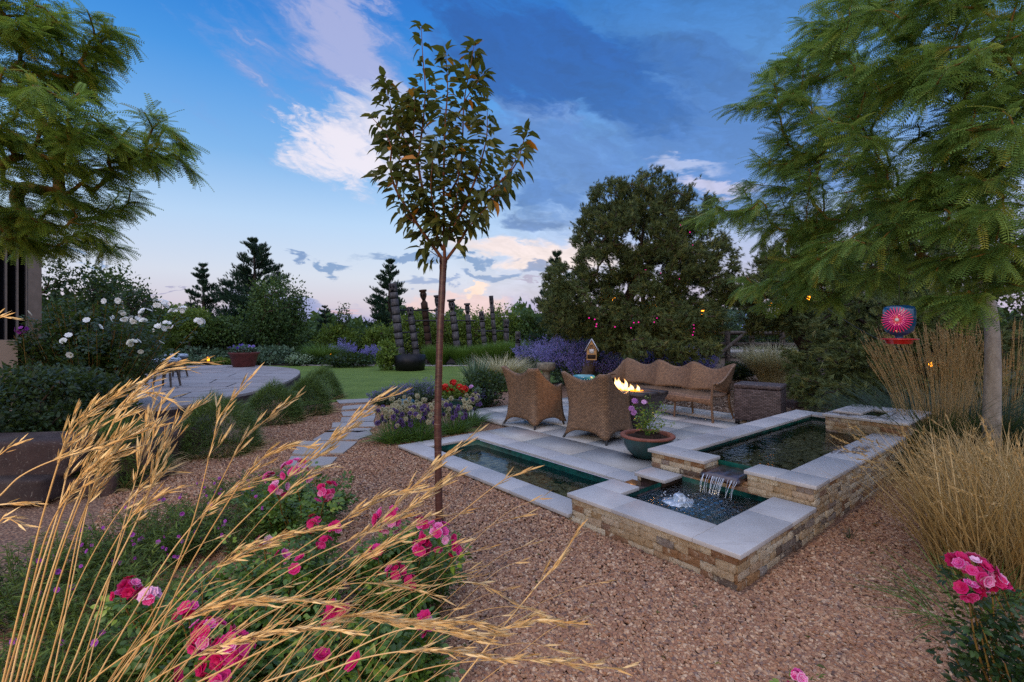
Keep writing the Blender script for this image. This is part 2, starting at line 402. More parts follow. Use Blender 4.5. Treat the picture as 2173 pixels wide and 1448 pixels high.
def simple(name, c, rough=.6, metal=0, spec=.5, var=.15, scale=8, coat=0, bs=.15):
    m, t = mat(name); o = objc(t); n = t.noise(o, scale, 5, .6)
    cc = t.mix(t.maprange(n, .3, .7), srgb(*c), srgb(*[min(255, int(x * (1 - var * 1.6))) for x in c]))
    return out(m, t, princ(t, cc, rough, metal, spec, bump(t, n, bs, .004), coat=coat))
simple('soil', (58, 44, 36), .95, 0, .2, .3, 40, 0, .9)
simple('dark_metal', (44, 42, 44), .45, .7)
simple('slate_brown', (74, 62, 58), .5, .1, .5, .25, 12)
simple('black_plastic', (24, 24, 26), .5)
simple('glaze_green', (22, 70, 68), .22, 0, .6, .35, 5, .6, .08)
simple('glaze_blue', (66, 152, 172), .18, 0, .6, .2, 6, .6, .1)
simple('terracotta', (140, 82, 64), .7, 0, .4, .15, 9)
simple('rust_pot', (112, 52, 44), .65, 0, .4, .18, 10)
simple('cast_stone', (150, 140, 120), .85, 0, .3, .25, 20, 0, .6)
simple('stucco', (134, 118, 104), .9, 0, .2, .12, 60, 0, .6)
simple('teal_liner', (10, 92, 82), .35, 0, .5, .45, 6, 0, .2)
simple('foot_metal', (58, 54, 52), .4, .6)
simple('new_wood', (200, 150, 90), .6, 0, .4, .2, 30)
simple('roof_white', (222, 224, 230), .4, .1, .5, .05)
simple('fence_wood', (112, 98, 88), .85, 0, .3, .3, 14, 0, .5)
simple('window_frame_grey', (78, 74, 76), .4, .3)
simple('red_plastic', (186, 18, 28), .22, 0, .6, .1, 5, .5)
simple('white_frame', (214, 210, 204), .5)
simple('spill_slate', (84, 60, 54), .25, 0, .6, .35, 12, .3, .4)
simple('bath_water', (96, 116, 128), .06, 0, .8, .1)

def stone(name, stops, rough=.75, scale=2.2, vein=True, bs=.25):
    m, t = mat(name); o = geop(t)
    n = t.noise(o, scale, 7, .6, .8); n2 = t.noise(t.vec('MULTIPLY', o, (1, 3.2, 1)), scale * 3, 8, .68, 2.0); n3 = t.noise(o, 160, 2, .5)
    a = attr(t)
    f = t.math('ADD', t.math('MULTIPLY', n, .74), t.math('MULTIPLY', a, .26))
    c = t.ramp(f, [(p_, srgb(*q)) for p_, q in stops])
    if vein:
        c = t.mix(t.maprange(n2, .56, .72, 0, .30), c, srgb(112, 100, 92)); c = t.mix(t.maprange(n2, .42, .30, 0, .35), c, srgb(200, 190, 176))
    c = t.mix(t.maprange(t.noise(o, .9, 4, .65), .52, .75, 0, .4), c, srgb(118, 104, 92))
    c = t.mix(t.math('MULTIPLY', n3, .22), c, srgb(70, 66, 62))
    return out(m, t, princ(t, c, rough, 0, .4, bump(t, t.math('ADD', n2, t.math('MULTIPLY', n3, .4)), bs, .004)))
stone('coping', [(.2, (160, 156, 154)), (.5, (182, 178, 176)), (.8, (198, 194, 190))], .55)
stone('patio', [(.15, (154, 152, 150)), (.5, (174, 171, 166)), (.85, (192, 187, 178))], .58)
stone('flagstone', [(.2, (140, 124, 118)), (.5, (158, 150, 148)), (.8, (172, 150, 140))], .65)
stone('stepping', [(.2, (136, 128, 124)), (.5, (154, 148, 144)), (.8, (170, 158, 146))], .7)
stone('sandstone', [(.2, (38, 28, 28)), (.5, (58, 41, 39)), (.8, (80, 58, 52))], .9, 5, True, 1.0)
stone('pebble', [(.25, (78, 76, 66)), (.45, (116, 110, 92)), (.65, (150, 138, 112)), (.85, (172, 150, 120))], .35, 6, False)

m, t = mat('ledgestone'); o = geop(t); a = attr(t)
n = t.noise(o, 16, 7, .7, 1.2); n2 = t.noise(o, 60, 5, .7, .6); n4 = t.noise(o, 7, 3, .6)
c = t.ramp(a, [(0, srgb(196, 184, 160)), (.3, srgb(178, 160, 134)), (.5, srgb(160, 134, 100)), (.62, srgb(194, 182, 160)), (.76, srgb(150, 112, 74)), (.86, srgb(126, 92, 70)), (.93, srgb(140, 130, 122)), (1, srgb(84, 68, 58))])
c = t.mix(t.maprange(n, .55, .68, 0, .6), c, srgb(134, 98, 62)); c = t.mix(t.maprange(n, .46, .32, 0, .7), c, srgb(206, 194, 170))
c = t.mix(t.maprange(n2, .58, .66, 0, .75), c, srgb(70, 52, 40)); c = t.mix(t.maprange(n4, .62, .8, 0, .5), c, srgb(96, 70, 50))
out(m, t, princ(t, c, .85, 0, .3, bump(t, t.math('ADD', n, n2), 1.0, .012)))

m, t = mat('gravel_ground'); o = geop(t)
v1 = t.voronoi(o, 46); cr = t.sep(v1.outputs['Color'])
c = t.ramp(cr[0], [(0, srgb(140, 102, 78)), (.3, srgb(172, 130, 98)), (.55, srgb(152, 116, 92)), (.8, srgb(190, 154, 120)), (1, srgb(124, 96, 82))])
dk = t.maprange(v1.outputs['Distance'], .25, .62, 0, .75)
c = t.mix(dk, c, srgb(84, 60, 50))
nn = t.noise(o, 1.1, 4, .6)
c = t.mix(t.maprange(nn, .4, .75, 0, .35), c, srgb(132, 104, 92))
out(m, t, princ(t, c, .85, 0, .3, bump(t, t.math('SUBTRACT', 1.0, v1.outputs['Distance']), .9, .012)))
m, t = mat('gravel_chip'); rr = t.new('ShaderNodeObjectInfo').outputs['Random']
c = t.ramp(rr, [(0, srgb(122, 86, 66)), (.2, srgb(162, 118, 88)), (.4, srgb(134, 98, 78)), (.55, srgb(186, 148, 114)), (.7, srgb(152, 106, 74)), (.85, srgb(204, 174, 142)), (.93, srgb(120, 96, 86)), (1, srgb(80, 60, 52))])
c = t.mix(t.math('MULTIPLY', t.noise(objc(t), 2.0, 3), .3), c, srgb(120, 90, 78))
out(m, t, princ(t, c, .8, 0, .3))
m, t = mat('mulch_chip'); rr = t.new('ShaderNodeObjectInfo').outputs['Random']
c = t.ramp(rr, [(0, srgb(86, 64, 50)), (.3, srgb(118, 94, 76)), (.6, srgb(142, 118, 98)), (.85, srgb(172, 152, 132)), (1, srgb(64, 48, 40))])
out(m, t, princ(t, c, .9, 0, .2))
m, t = mat('mulch_ground'); o = geop(t); v1 = t.voronoi(t.vec('MULTIPLY', o, (1, 1.7, 1)), 26)
c = t.ramp(t.sep(v1.outputs['Color'])[1], [(0, srgb(70, 52, 42)), (.5, srgb(110, 88, 72)), (1, srgb(150, 128, 108))])
c = t.mix(t.maprange(v1.outputs['Distance'], .3, .7, 0, .8), c, srgb(40, 30, 26))
out(m, t, princ(t, c, .95, 0, .2, bump(t, t.math('SUBTRACT', 1.0, v1.outputs['Distance']), 1, .02)))
m, t = mat('earth'); o = geop(t); n = t.noise(o, .35, 6, .6); n2 = t.noise(o, 9, 5, .7)
c = t.mix(t.maprange(n, .4, .6), srgb(78, 72, 44), srgb(62, 70, 40)); c = t.mix(t.math('MULTIPLY', n2, .5), c, srgb(50, 42, 32))
out(m, t, princ(t, c, .95, 0, .2, bump(t, n2, .8, .05)))
m, t = mat('lawn'); o = geop(t); n = t.noise(o, 1.2, 5, .6); n2 = t.noise(t.vec('MULTIPLY', o, (1, .5, 1)), 60, 4, .7)
c = t.mix(t.maprange(n, .35, .65), srgb(100, 120, 46), srgb(120, 138, 58)); c = t.mix(t.maprange(n2, .3, .7, 0, .6), c, srgb(66, 86, 34))
out(m, t, princ(t, c, .8, 0, .2, bump(t, n2, 1.0, .03)))
m, t = mat('drive'); o = geop(t); n = t.noise(o, 20, 5, .7)
out(m, t, princ(t, t.mix(n, srgb(140, 130, 124), srgb(168, 158, 150)), .9, 0, .2))
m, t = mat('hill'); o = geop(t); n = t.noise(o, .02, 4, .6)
out(m, t, princ(t, t.mix(n, srgb(120, 132, 176), srgb(136, 146, 186)), 1, 0, 0))  # distance haze is painted into this lavender colour

def weave(name, c1, c2, su=1.0, sv=1.0):
    m, t = mat(name); uv = t.new('ShaderNodeTexCoord').outputs['UV']
    x, y, _ = t.sep(uv)
    a = t.math('MULTIPLY', x, su); b = t.math('MULTIPLY', y, sv)
    row = t.math('FLOOR', b)
    off = t.math('MULTIPLY', t.math('MODULO', row, 2.0), .5)
    px = t.math('FRACT', t.math('ADD', t.math('ADD', a, off), t.math('MULTIPLY', row, .0)))
    py = t.math('FRACT', b)
    hx = t.math('SINE', t.math('MULTIPLY', px, math.pi)); hy = t.math('SINE', t.math('MULTIPLY', py, math.pi))
    h = t.math('MULTIPLY', t.math('POWER', hx, .6), t.math('POWER', hy, .6))
    wn = t.new('ShaderNodeTexWhiteNoise', noise_dimensions='2D'); t.put(wn.inputs['Vector'], t.combine(t.math('FLOOR', t.math('ADD', a, off)), row, 0))
    c = t.mix(t.math('MULTIPLY', wn.outputs[0], .8), srgb(*c1), srgb(*c2))
    c = t.mix(t.maprange(h, .55, .15, 0, .85), c, srgb(*[int(q * .32) for q in c1]))
    return out(m, t, princ(t, c, .5, 0, .4, bump(t, h, .6, .005)))
weave('wicker', (112, 86, 64), (150, 116, 86), 34, 50)
weave('wicker_dark', (56, 44, 44), (104, 90, 90), 16, 44)

m, t = mat('water'); o = geop(t)
n = t.noise(o, 5, 3, .5, .3); n2 = t.noise(o, 22, 3, .5)
nb = bump(t, t.math('ADD', n, t.math('MULTIPLY', n2, .25)), .25, .03)
gl = t.new('ShaderNodeBsdfGlossy'); gl.inputs['Roughness'].default_value = .02; t.l.new(nb, gl.inputs['Normal'])
tr = t.new('ShaderNodeBsdfTransparent'); tr.inputs[0].default_value = (.70, .74, .62, 1)
fr = t.new('ShaderNodeFresnel'); fr.inputs[0].default_value = 1.34; t.l.new(nb, fr.inputs['Normal'])
mx = t.new('ShaderNodeMixShader'); t.l.new(fr.outputs[0], mx.inputs[0]); t.l.new(tr.outputs[0], mx.inputs[1]); t.l.new(gl.outputs[0], mx.inputs[2])
out(m, t, mx.outputs[0])
m, t = mat('churning_water'); o = geop(t)
n = t.noise(o, 9, 4, .6, 1.0); n2 = t.noise(o, 34, 4, .6)
nb = bump(t, t.math('ADD', n, t.math('MULTIPLY', n2, .4)), .8, .05)
gl = t.new('ShaderNodeBsdfGlossy'); gl.inputs['Roughness'].default_value = .05; t.l.new(nb, gl.inputs['Normal'])
tr = t.new('ShaderNodeBsdfTransparent'); tr.inputs[0].default_value = (.42, .60, .60, 1)
fr = t.new('ShaderNodeFresnel'); fr.inputs[0].default_value = 1.4; t.l.new(nb, fr.inputs['Normal'])
mx = t.new('ShaderNodeMixShader'); t.l.new(t.math('ADD', fr.outputs[0], .06), mx.inputs[0]); t.l.new(tr.outputs[0], mx.inputs[1]); t.l.new(gl.outputs[0], mx.inputs[2])
fo = t.new('ShaderNodeBsdfDiffuse'); fo.inputs[0].default_value = (.6, .68, .75, 1)
mf = t.new('ShaderNodeMixShader'); t.l.new(t.math('MULTIPLY', t.maprange(t.math('MULTIPLY', n2, n), .34, .46), attr(t)), mf.inputs[0]); t.l.new(mx.outputs[0], mf.inputs[1]); t.l.new(fo.outputs[0], mf.inputs[2])
out(m, t, mf.outputs[0])
m, t = mat('falling_water'); o = geop(t)
n = t.noise(t.vec('MULTIPLY', o, (1, 1, .1)), 70, 3, .6)
gl = t.new('ShaderNodeBsdfGlossy'); gl.inputs['Roughness'].default_value = .12
df = t.new('ShaderNodeBsdfDiffuse'); df.inputs[0].default_value = (.7, .78, .88, 1)
tr = t.new('ShaderNodeBsdfTransparent')
m1 = t.new('ShaderNodeMixShader'); m1.inputs[0].default_value = .5; t.l.new(gl.outputs[0], m1.inputs[1]); t.l.new(df.outputs[0], m1.inputs[2])
m2 = t.new('ShaderNodeMixShader'); t.l.new(t.maprange(n, .3, .7, .25, .8), m2.inputs[0]); t.l.new(tr.outputs[0], m2.inputs[1]); t.l.new(m1.outputs[0], m2.inputs[2])
out(m, t, m2.outputs[0])
def glow(name, c, s):
    m, t = mat(name); m.cycles.emission_sampling = 'NONE'; e = t.new('ShaderNodeEmission'); e.inputs[0].default_value = c; e.inputs[1].default_value = s; return out(m, t, e.outputs[0])
glow('bulb_glow', srgb(255, 150, 30), 7); glow('magenta_glow', srgb(230, 30, 150), 1.6); glow('path_glow', srgb(255, 160, 30), 3); glow('ember', srgb(255, 140, 30), 3)
m, t = mat('flame'); a = attr(t)
e = t.new('ShaderNodeEmission'); t.put(e.inputs[0], t.ramp(a, [(0, (1, .35, .06, 1)), (.25, (1, .62, .22, 1)), (.6, (1, .75, .35, 1)), (1, (1, .36, .06, 1))])); t.put(e.inputs[1], t.maprange(a, 0, 1, 5.0, 1.6))
lw = t.new('ShaderNodeLayerWeight'); lw.inputs[0].default_value = .35
tr = t.new('ShaderNodeBsdfTransparent'); mx = t.new('ShaderNodeMixShader'); m.cycles.emission_sampling = 'NONE'; t.l.new(t.maprange(lw.outputs['Facing'], .2, .9, .95, 0), mx.inputs[0]); t.l.new(tr.outputs[0], mx.inputs[1]); t.l.new(e.outputs[0], mx.inputs[2])
out(m, t, mx.outputs[0])
m, t = mat('window_glass'); o = geop(t)
gl = princ(t, srgb(14, 15, 20), .04, 0, .9)
out(m, t, gl)
m, t = mat('blue_glass'); out(m, t, princ(t, srgb(8, 58, 96), .08, 0, .8, coat=.5))
m, t = mat('magenta_glass'); out(m, t, princ(t, t.ramp(attr(t), [(0, srgb(206, 10, 130)), (1, srgb(214, 24, 60))]), .12, 0, .8, emis=srgb(200, 10, 110), es=.03, coat=.5))  # faint emission added so the unlit glass petals glow a little
m, t = mat('cushion'); o = objc(t); ch = t.new('ShaderNodeTexChecker'); t.put(ch.inputs['Vector'], o); ch.inputs['Scale'].default_value = 34
ch.inputs[1].default_value = srgb(206, 214, 224); ch.inputs[2].default_value = srgb(34, 74, 96)
out(m, t, princ(t, ch.outputs[0], .8))
m, t = mat('totem_wood'); o = objc(t); n = t.noise(t.vec('MULTIPLY', o, (1, 1, .2)), 18, 6, .7, .5); n2 = t.noise(o, 40, 4, .7)
c = t.mix(t.maprange(n, .35, .65), srgb(52, 50, 54), srgb(112, 106, 106)); c = t.mix(t.maprange(attr(t), .4, .6), srgb(16, 15, 18), c); c = t.mix(t.maprange(t.noise(t.vec('MULTIPLY', o, (.3, .3, 1)), 5, 2), .5, .6, 0, .5), c, srgb(44, 42, 46))
c = t.mix(t.maprange(n2, .55, .7, 0, .6), c, srgb(40, 36, 36))
out(m, t, princ(t, c, .9, 0, .2, bump(t, n2, .8, .02)))
m, t = mat('totem_brown'); o = objc(t); n = t.noise(o, 18, 5, .7)
c = t.mix(t.maprange(attr(t), .4, .6), srgb(24, 17, 16), srgb(62, 44, 36)); c = t.mix(t.maprange(n, .5, .7, 0, .5), c, srgb(60, 42, 34))
out(m, t, princ(t, c, .85, 0, .2))
# ================================================================== SETTING
A2 = np.array([.7723, .6353]); B2 = np.array([.6353, -.7723])
def AB(a, b, z=None):
    p_ = a * A2 + b * B2
    return (float(p_[0]), float(p_[1])) if z is None else (float(p_[0]), float(p_[1]), float(z))
RAB = np.array([[A2[0], B2[0], 0], [A2[1], B2[1], 0], [0, 0, 1.]])   # local (a,b,z) -> world (left-handed swap handled by box winding)
RABr = RAB
def abox(mb, a0, a1, b0, b1, z0, z1, tint=.5, mat=0):
    # box aligned with the fountain; corner order keeps outward normals
    V = [AB(a0, b1, z0), AB(a1, b1, z0), AB(a1, b0, z0), AB(a0, b0, z0), AB(a0, b1, z1), AB(a1, b1, z1), AB(a1, b0, z1), AB(a0, b0, z1)]
    mb.add(V, [(0, 3, 2, 1), (4, 5, 6, 7), (0, 1, 5, 4), (1, 2, 6, 5), (2, 3, 7, 6), (3, 0, 4, 7)], tint, mat)
GZ = -.055
HOLE = (2.97, 8.05, -5.97, -1.43)      # footprint of the pools: a0,a1,b0,b1
def holed(name, outer, z, m, hole=HOLE):
    a0, a1, b0, b1 = hole; o0, o1, q0, q1 = outer
    V = [AB(o0, q0, z), AB(o1, q0, z), AB(o1, q1, z), AB(o0, q1, z), AB(a0, b0, z), AB(a1, b0, z), AB(a1, b1, z), AB(a0, b1, z)]
    mb = MB(); mb.add(V, [(1, 0, 4, 5), (2, 1, 5, 6), (3, 2, 6, 7), (0, 3, 7, 4)])
    return tag(mb.build(name, m), kind='structure')
holed('ground', (-900, 900, -900, 900), -.12, MT['earth'])
holed('gravel_path', (-3.5, 12, -14, 4), GZ, MT['gravel_ground'])

def smooth_poly(pts, n=6):
    P = catmull([*pts, pts[0]], n)[:-1]; return [(float(q[0]), float(q[1])) for q in P]
def sheet(name, pts, z, m, kind='structure'):
    bm = bmesh.new(); vs = [bm.verts.new((x, y, z)) for x, y in pts]; f = bm.faces.new(vs); f.normal_update()
    if f.normal.z < 0: f.normal_flip()
    bmesh.ops.triangulate(bm, faces=bm.faces[:]); me = bpy.data.meshes.new(name); bm.to_mesh(me); bm.free()
    me.materials.append(m); o = bpy.data.objects.new(name, me); COL.objects.link(o); o['kind'] = kind; return o
lawn_pts = [W(640, 862, -.03), W(715, 852, -.03), W(800, 846, -.03), W(960, 842, -.03), W(1100, 826, -.03), W(1205, 806, -.03), W(1215, 790, -.03), W(1190, 777, -.03),
            W(1000, 773, -.03), W(800, 775, -.03), W(650, 777, -.03), W(520, 778, -.03), W(560, 810, -.03)]
sheet('lawn', smooth_poly(lawn_pts), -.03, MT['lawn'])
sheet('mulch_bed', smooth_poly([W(1490, 872, -.02), W(1570, 880, -.02), W(1700, 872, -.02), (6.6, 8.0), (9, 8), (11, 13), W(1700, 752, -.02), W(1480, 752, -.02), W(1400, 772, -.02), W(1330, 790, -.02), W(1250, 805, -.02), W(1290, 830, -.02), W(1400, 850, -.02)]), -.02, MT['mulch_bed'] if 'mulch_bed' in MT else MT['mulch_ground'])
sheet('planting_bed', smooth_poly([W(300, 790, -.04), W(500, 778, -.04), W(820, 776, -.04), W(1195, 776, -.04), (12, 22), (14, 34), (-30, 34), (-24, 20)]), -.035, MT['soil'])
sheet('driveway', [W(1440, 748, -.01), W(1760, 748, -.01), W(1780, 728, -.01), W(1400, 728, -.01)], -.01, MT['drive'])
# far hills
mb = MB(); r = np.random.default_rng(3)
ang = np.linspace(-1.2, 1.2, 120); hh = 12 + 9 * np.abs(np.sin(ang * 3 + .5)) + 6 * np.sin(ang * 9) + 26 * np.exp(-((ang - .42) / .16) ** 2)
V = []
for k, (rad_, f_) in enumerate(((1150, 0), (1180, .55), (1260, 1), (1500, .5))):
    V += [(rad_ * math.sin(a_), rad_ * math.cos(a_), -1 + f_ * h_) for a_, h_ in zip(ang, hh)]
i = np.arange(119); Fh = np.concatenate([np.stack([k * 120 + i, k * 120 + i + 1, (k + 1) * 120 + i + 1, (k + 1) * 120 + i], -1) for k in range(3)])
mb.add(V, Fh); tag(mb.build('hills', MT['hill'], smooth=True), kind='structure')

# patio slabs in running bond, joints 4 mm
rp = np.random.default_rng(11)
mb = MB(); mbj = MB()
a = 4.365; row = 0
while a < 8.85:
    w = .61; b = -7.78 - rp.uniform(0, .6)
    b_lo = -7.78 if a > 4.9 else -6.0
    b_hi = -2.92 if a < 7.97 else -2.2
    while b < b_hi:
        L = .92
        c0, c1 = max(b, b_lo), min(b + L, b_hi)
        if c1 - c0 > .03 and c0 < c1: abox(mb, a + .0045, min(a + w, 8.86) - .0045, c0 + .0045, c1 - .0045, -.045, -.0 - rp.uniform(0, .0012), rp.uniform(.1, .9))
        b += L
    a += w; row += 1
pt = mb.build('patio', MT['patio']); tag(pt, kind='structure')
mb = MB(); abox(mb, 4.36, 8.855, -5.99, -2.93, -.05, -.012); abox(mb, 4.98, 8.855, -7.775, -5.99, -.05, -.012)
tag(mb.build('patio_bed', MT['soil']), kind='structure')

# ================================================================== FOUNTAIN
def ledge_wall(mb, p0, p1, z0, z1, nrm, rng, h=.05):
    """split-face courses from p0 to p1 (world xy), outward normal nrm"""
    p0 = np.array(p0, float); p1 = np.array(p1, float); d = p1 - p0; L = np.linalg.norm(d); d /= L; nrm = np.array(nrm, float)
    nc = max(1, round((z1 - z0) / h)); hc = (z1 - z0) / nc
    for c in range(nc):
        s = -rng.uniform(0, .1)
        while s < L:
            w = rng.uniform(.07, .24); s0, s1 = max(s, 0), min(s + w, L); s += w
            if s1 - s0 < .01: continue
            pr = rng.uniform(.0, .016); za, zb = z0 + c * hc + .0012, z0 + (c + 1) * hc - .0012
            nx = max(2, int((s1 - s0) / .025) + 1); nz = 4
            g = []
            for iz in range(nz):
                for ix in range(nx):
                    e = (ix in (0, nx - 1)) or (iz in (0, nz - 1))
                    q = pr + (rng.uniform(-.006, .007) if not e else rng.uniform(-.006, -.001))
                    ss = s0 + .0008 + (s1 - s0 - .0016) * ix / (nx - 1); zz = za + (zb - za) * iz / (nz - 1)
                    xy = p0 + d * ss + nrm * q; g.append((xy[0], xy[1], zz))
            back = []
            for iz in (0, nz - 1):
                for ix in (0, nx - 1):
                    ss = s0 + .0008 + (s1 - s0 - .0016) * ix / (nx - 1); xy = p0 + d * ss - nrm * .03; back.append((xy[0], xy[1], za + (zb - za) * iz / (nz - 1)))
            Fq = [(iz * nx + ix, iz * nx + ix + 1, (iz + 1) * nx + ix + 1, (iz + 1) * nx + ix) for iz in range(nz - 1) for ix in range(nx - 1)]
            nb_ = len(g); tnt = rng.uniform(0, 1)
            mb.add(g + back, Fq + [(0, nb_, nb_ + 1, nx - 1), ((nz - 1) * nx, (nz - 1) * nx + nx - 1, nb_ + 3, nb_ + 2), (0, (nz - 1) * nx, nb_ + 2, nb_), (nx - 1, nb_ + 1, nb_ + 3, nz * nx - 1)], tnt)
            # side strips follow the ragged edge well enough at this size
rw = np.random.default_rng(5)
nA, nB = -A2, B2      # outward normals of the front (a = const) and right (b = const) faces
def coping(parent, a0, a1, b0, b1, z, n, along='b', cuts=None, t=.032, rng=rw):
    lo, hi = (b0, b1) if along == 'b' else (a0, a1)
    cs = cuts if cuts is not None else list(np.linspace(lo, hi, n + 1))
    for k in range(len(cs) - 1):
        mb = MB(); c0, c1 = cs[k] + .0012, cs[k + 1] - .0012
        if along == 'b': abox(mb, a0, a1, c0, c1, z - t, z - rng.uniform(0, .0012), rng.uniform(.2, .8))
        else: abox(mb, c0, c1, b0, b1, z - t, z - rng.uniform(0, .0012), rng.uniform(.2, .8))
        bev(mb.build('coping_slab', MT['coping'], parent), .003, 2)
def wallobj(parent, segs, name='stone_wall'):
    mb = MB()
    for (pa, pb, z0, z1, nn) in segs: ledge_wall(mb, AB(*pa), AB(*pb), z0, z1, nn, rw)
    return mb.build(name, MT['ledgestone'], parent)
def core(parent, boxes, name='wall_core'):
    mb = MB()
    for q in boxes: abox(mb, *q)
    return mb.build(name, MT['soil'], parent)
def liner(parent, a0, a1, b0, b1, zf, zt):
    mb = MB(); e = .0
    P = [(a0, b0), (a1, b0), (a1, b1), (a0, b1)]
    V = [AB(*q, zf) for q in P] + [AB(*q, zt) for q in P]
    mb.add(V, [(0, 1, 2, 3)] + [(k, k + 4, (k + 1) % 4 + 4, (k + 1) % 4) for k in range(4)])
    return mb.build('liner', MT['teal_liner'], parent)
def watersheet(parent, a0, a1, b0, b1, z, m='water', nseg=1, fo=None):
    mb = MB(); g = 40 if fo is not None else 2
    V, T = [], []
    for i_ in range(g):
        for j_ in range(g):
            a_ = a0 + (a1 - a0) * i_ / (g - 1); b_ = b0 + (b1 - b0) * j_ / (g - 1); zz, tt = z, 0.
            if fo is not None:
                tt = sum(w_ * math.exp(-((a_ - fa) ** 2 + (b_ - fb_) ** 2) / s_ ** 2) for fa, fb_, s_, w_ in fo)
                zz += .012 * tt * math.sin(i_ * 2.1) * math.cos(j_ * 1.7)
            V.append(AB(a_, b_, zz)); T.append(min(1, tt))
    Fq = [(i_ * g + j_, i_ * g + j_ + 1, (i_ + 1) * g + j_ + 1, (i_ + 1) * g + j_) for i_ in range(g - 1) for j_ in range(g - 1)]
    mb.add(V, Fq, np.array(T)); return mb.build('water', MT[m], parent, smooth=True)
def ico(sub=1):
    bm = bmesh.new(); bmesh.ops.create_icosphere(bm, subdivisions=sub, radius=1); V = [tuple(v.co) for v in bm.verts]; Fc = [tuple(v.index for v in f.verts) for f in bm.faces]; bm.free(); return np.array(V), np.array(Fc)
ICO2, ICO2F = ico(2); ICO1, ICO1F = ico(1)
def stones(name, a0, a1, b0, b1, z, n, size, rng, layers=1):
    mb = MB()
    P = np.array([AB(rng.uniform(a0, a1), rng.uniform(b0, b1), z + rng.uniform(-.01, .012)) for _ in range(n)])
    D = norm(np.c_[rng.normal(size=(n, 2)), rng.normal(size=n) * .12])
    scl = size * np.c_[rng.uniform(.6, 1.0, n), rng.uniform(.8, 1.4, n), rng.uniform(.35, .5, n)]
    scatter(mb, ICO2, ICO2F, P, frames(D), scl, rng.uniform(0, 1, n))
    o = mb.build(name, MT['pebble'], smooth=True); return tag(o, kind='stuff')

# --- low pool beside the patio
lp = thing('fountain_pool', 'long low sunken pool with pale stone rim along the patio edge', 'fountain pool', AB(3, -4.4, 0), group='stepped pools of the fountain')
def par(o): return o
def child(fn, root, *a_, **k_): return fn(root, *a_, **k_)
class Root:   # parts are built in world space, then parented keeping place
    pass
def settle(root):
    """children were built in world coordinates: keep them there"""
    for ch in [x for x in bpy.data.objects if x.parent == root]:
        ch.matrix_parent_inverse = Matrix.Translation(root.location).inverted() if abs(root.rotation_euler.z) < 1e-9 else (Matrix.Translation(root.location) @ root.rotation_euler.to_matrix().to_4x4()).inverted()
coping(lp, 2.95, 3.24, -6.0, -2.84, 0, 4)
coping(lp, 4.05, 4.36, -6.0, -2.5, 0, 4)
coping(lp, 3.242, 4.048, -6.0, -5.70, 0, 1, 'a')
wallobj(lp, [((2.985, -5.97), (2.985, -2.8), GZ - .06, -.033, nA), ((2.985, -5.965), (4.33, -5.965), GZ - .06, -.033, -B2)])
liner(lp, 3.245, 4.045, -5.698, -2.815, -.30, -.033); watersheet(lp, 3.246, 4.044, -5.697, -2.814, -.10); settle(lp)
stones('river_stones', 3.28, 4.02, -5.66, -2.85, -.245, 900, .052, rw)
# --- middle basin with the bubbler
mp = thing('fountain_basin', 'raised square basin at the near corner, water bubbling inside', 'fountain pool', AB(3.6, -2.1, 0), group='stepped pools of the fountain')
ZM = .19
coping(mp, 2.92, 3.25, -2.83, -1.38, ZM, 0, 'b', [-2.83, -2.26, -1.75][0:1] + [-2.36, -1.70])
coping(mp, 3.252, 3.52, -2.83, -2.54, ZM, 1, 'a')
coping(mp, 2.92, 4.15, -1.698, -1.38, ZM, 0, 'a', [2.92, 3.70, 4.15])
coping(mp, 3.84, 4.13, -2.83, -2.50, ZM, 1, 'a')
wallobj(mp, [((2.955, -2.80), (2.955, -1.415), GZ - .06, ZM - .033, nA), ((2.955, -1.415), (4.17, -1.415), GZ - .06, ZM - .033, nB),
             ((2.955, -2.80), (3.50, -2.80), -.05, ZM - .033, -B2), ((3.86, -2.80), (4.12, -2.80), -.03, ZM - .033, -B2)])
core(mp, [(2.97, 3.22, -2.79, -1.43, -.2, ZM - .034), (3.22, 3.50, -2.79, -2.57, -.2, ZM - .034), (3.22, 4.17, -1.67, -1.43, -.2, ZM - .034), (3.87, 4.18, -2.79, -2.53, -.2, ZM - .034), (3.50, 3.87, -2.79, -2.57, -.2, .085)])
liner(mp, 3.235, 4.18, -2.555, -1.69, -.12, ZM - .034)
watersheet(mp, 3.236, 4.178, -2.554, -1.691, .115, 'churning_water', fo=[(3.62, -2.22, .16, 1.0), (3.98, -2.12, .13, .9), (3.7, -1.95, .3, .45), (3.5, -2.1, .25, .5)])
mb = MB(); abox(mb, 3.50, 3.85, -2.86, -2.53, .088, .118); bev(mb.build('spillway', MT['spill_slate'], mp), .01, 2)
mb = MB(); V = ICO2 * [.062, .062, .075]; rb = np.random.default_rng(2); V = V * (1 + rb.uniform(-.18, .22, (len(V), 1))); V[:, 2] = np.maximum(V[:, 2], -.02)
V2 = ICO2 * [.13, .12, .03] * (1 + rb.uniform(-.2, .25, (len(ICO2), 1)))
c0 = np.array(AB(3.62, -2.22, .125)); mb.add(V + c0, ICO2F); mb.add(V2 + c0 - [0, 0, .008], ICO2F)
for k in range(46):
    a_ = rb.uniform(0, 6.28); r_ = rb.uniform(.04, .16); mb.add(ICO1 * rb.uniform(.003, .008) + c0 + [r_ * math.cos(a_), r_ * math.sin(a_), rb.uniform(0, .07)], ICO1F)
ob = mb.build('bubbling_jet', MT['falling_water'], mp, smooth=True); sb = ob.modifiers.new('s', 'SUBSURF'); sb.levels = 1; sb.render_levels = 2
settle(mp)
stones('river_stones', 3.27, 4.1, -2.5, -1.72, -.07, 330, .05, rw)
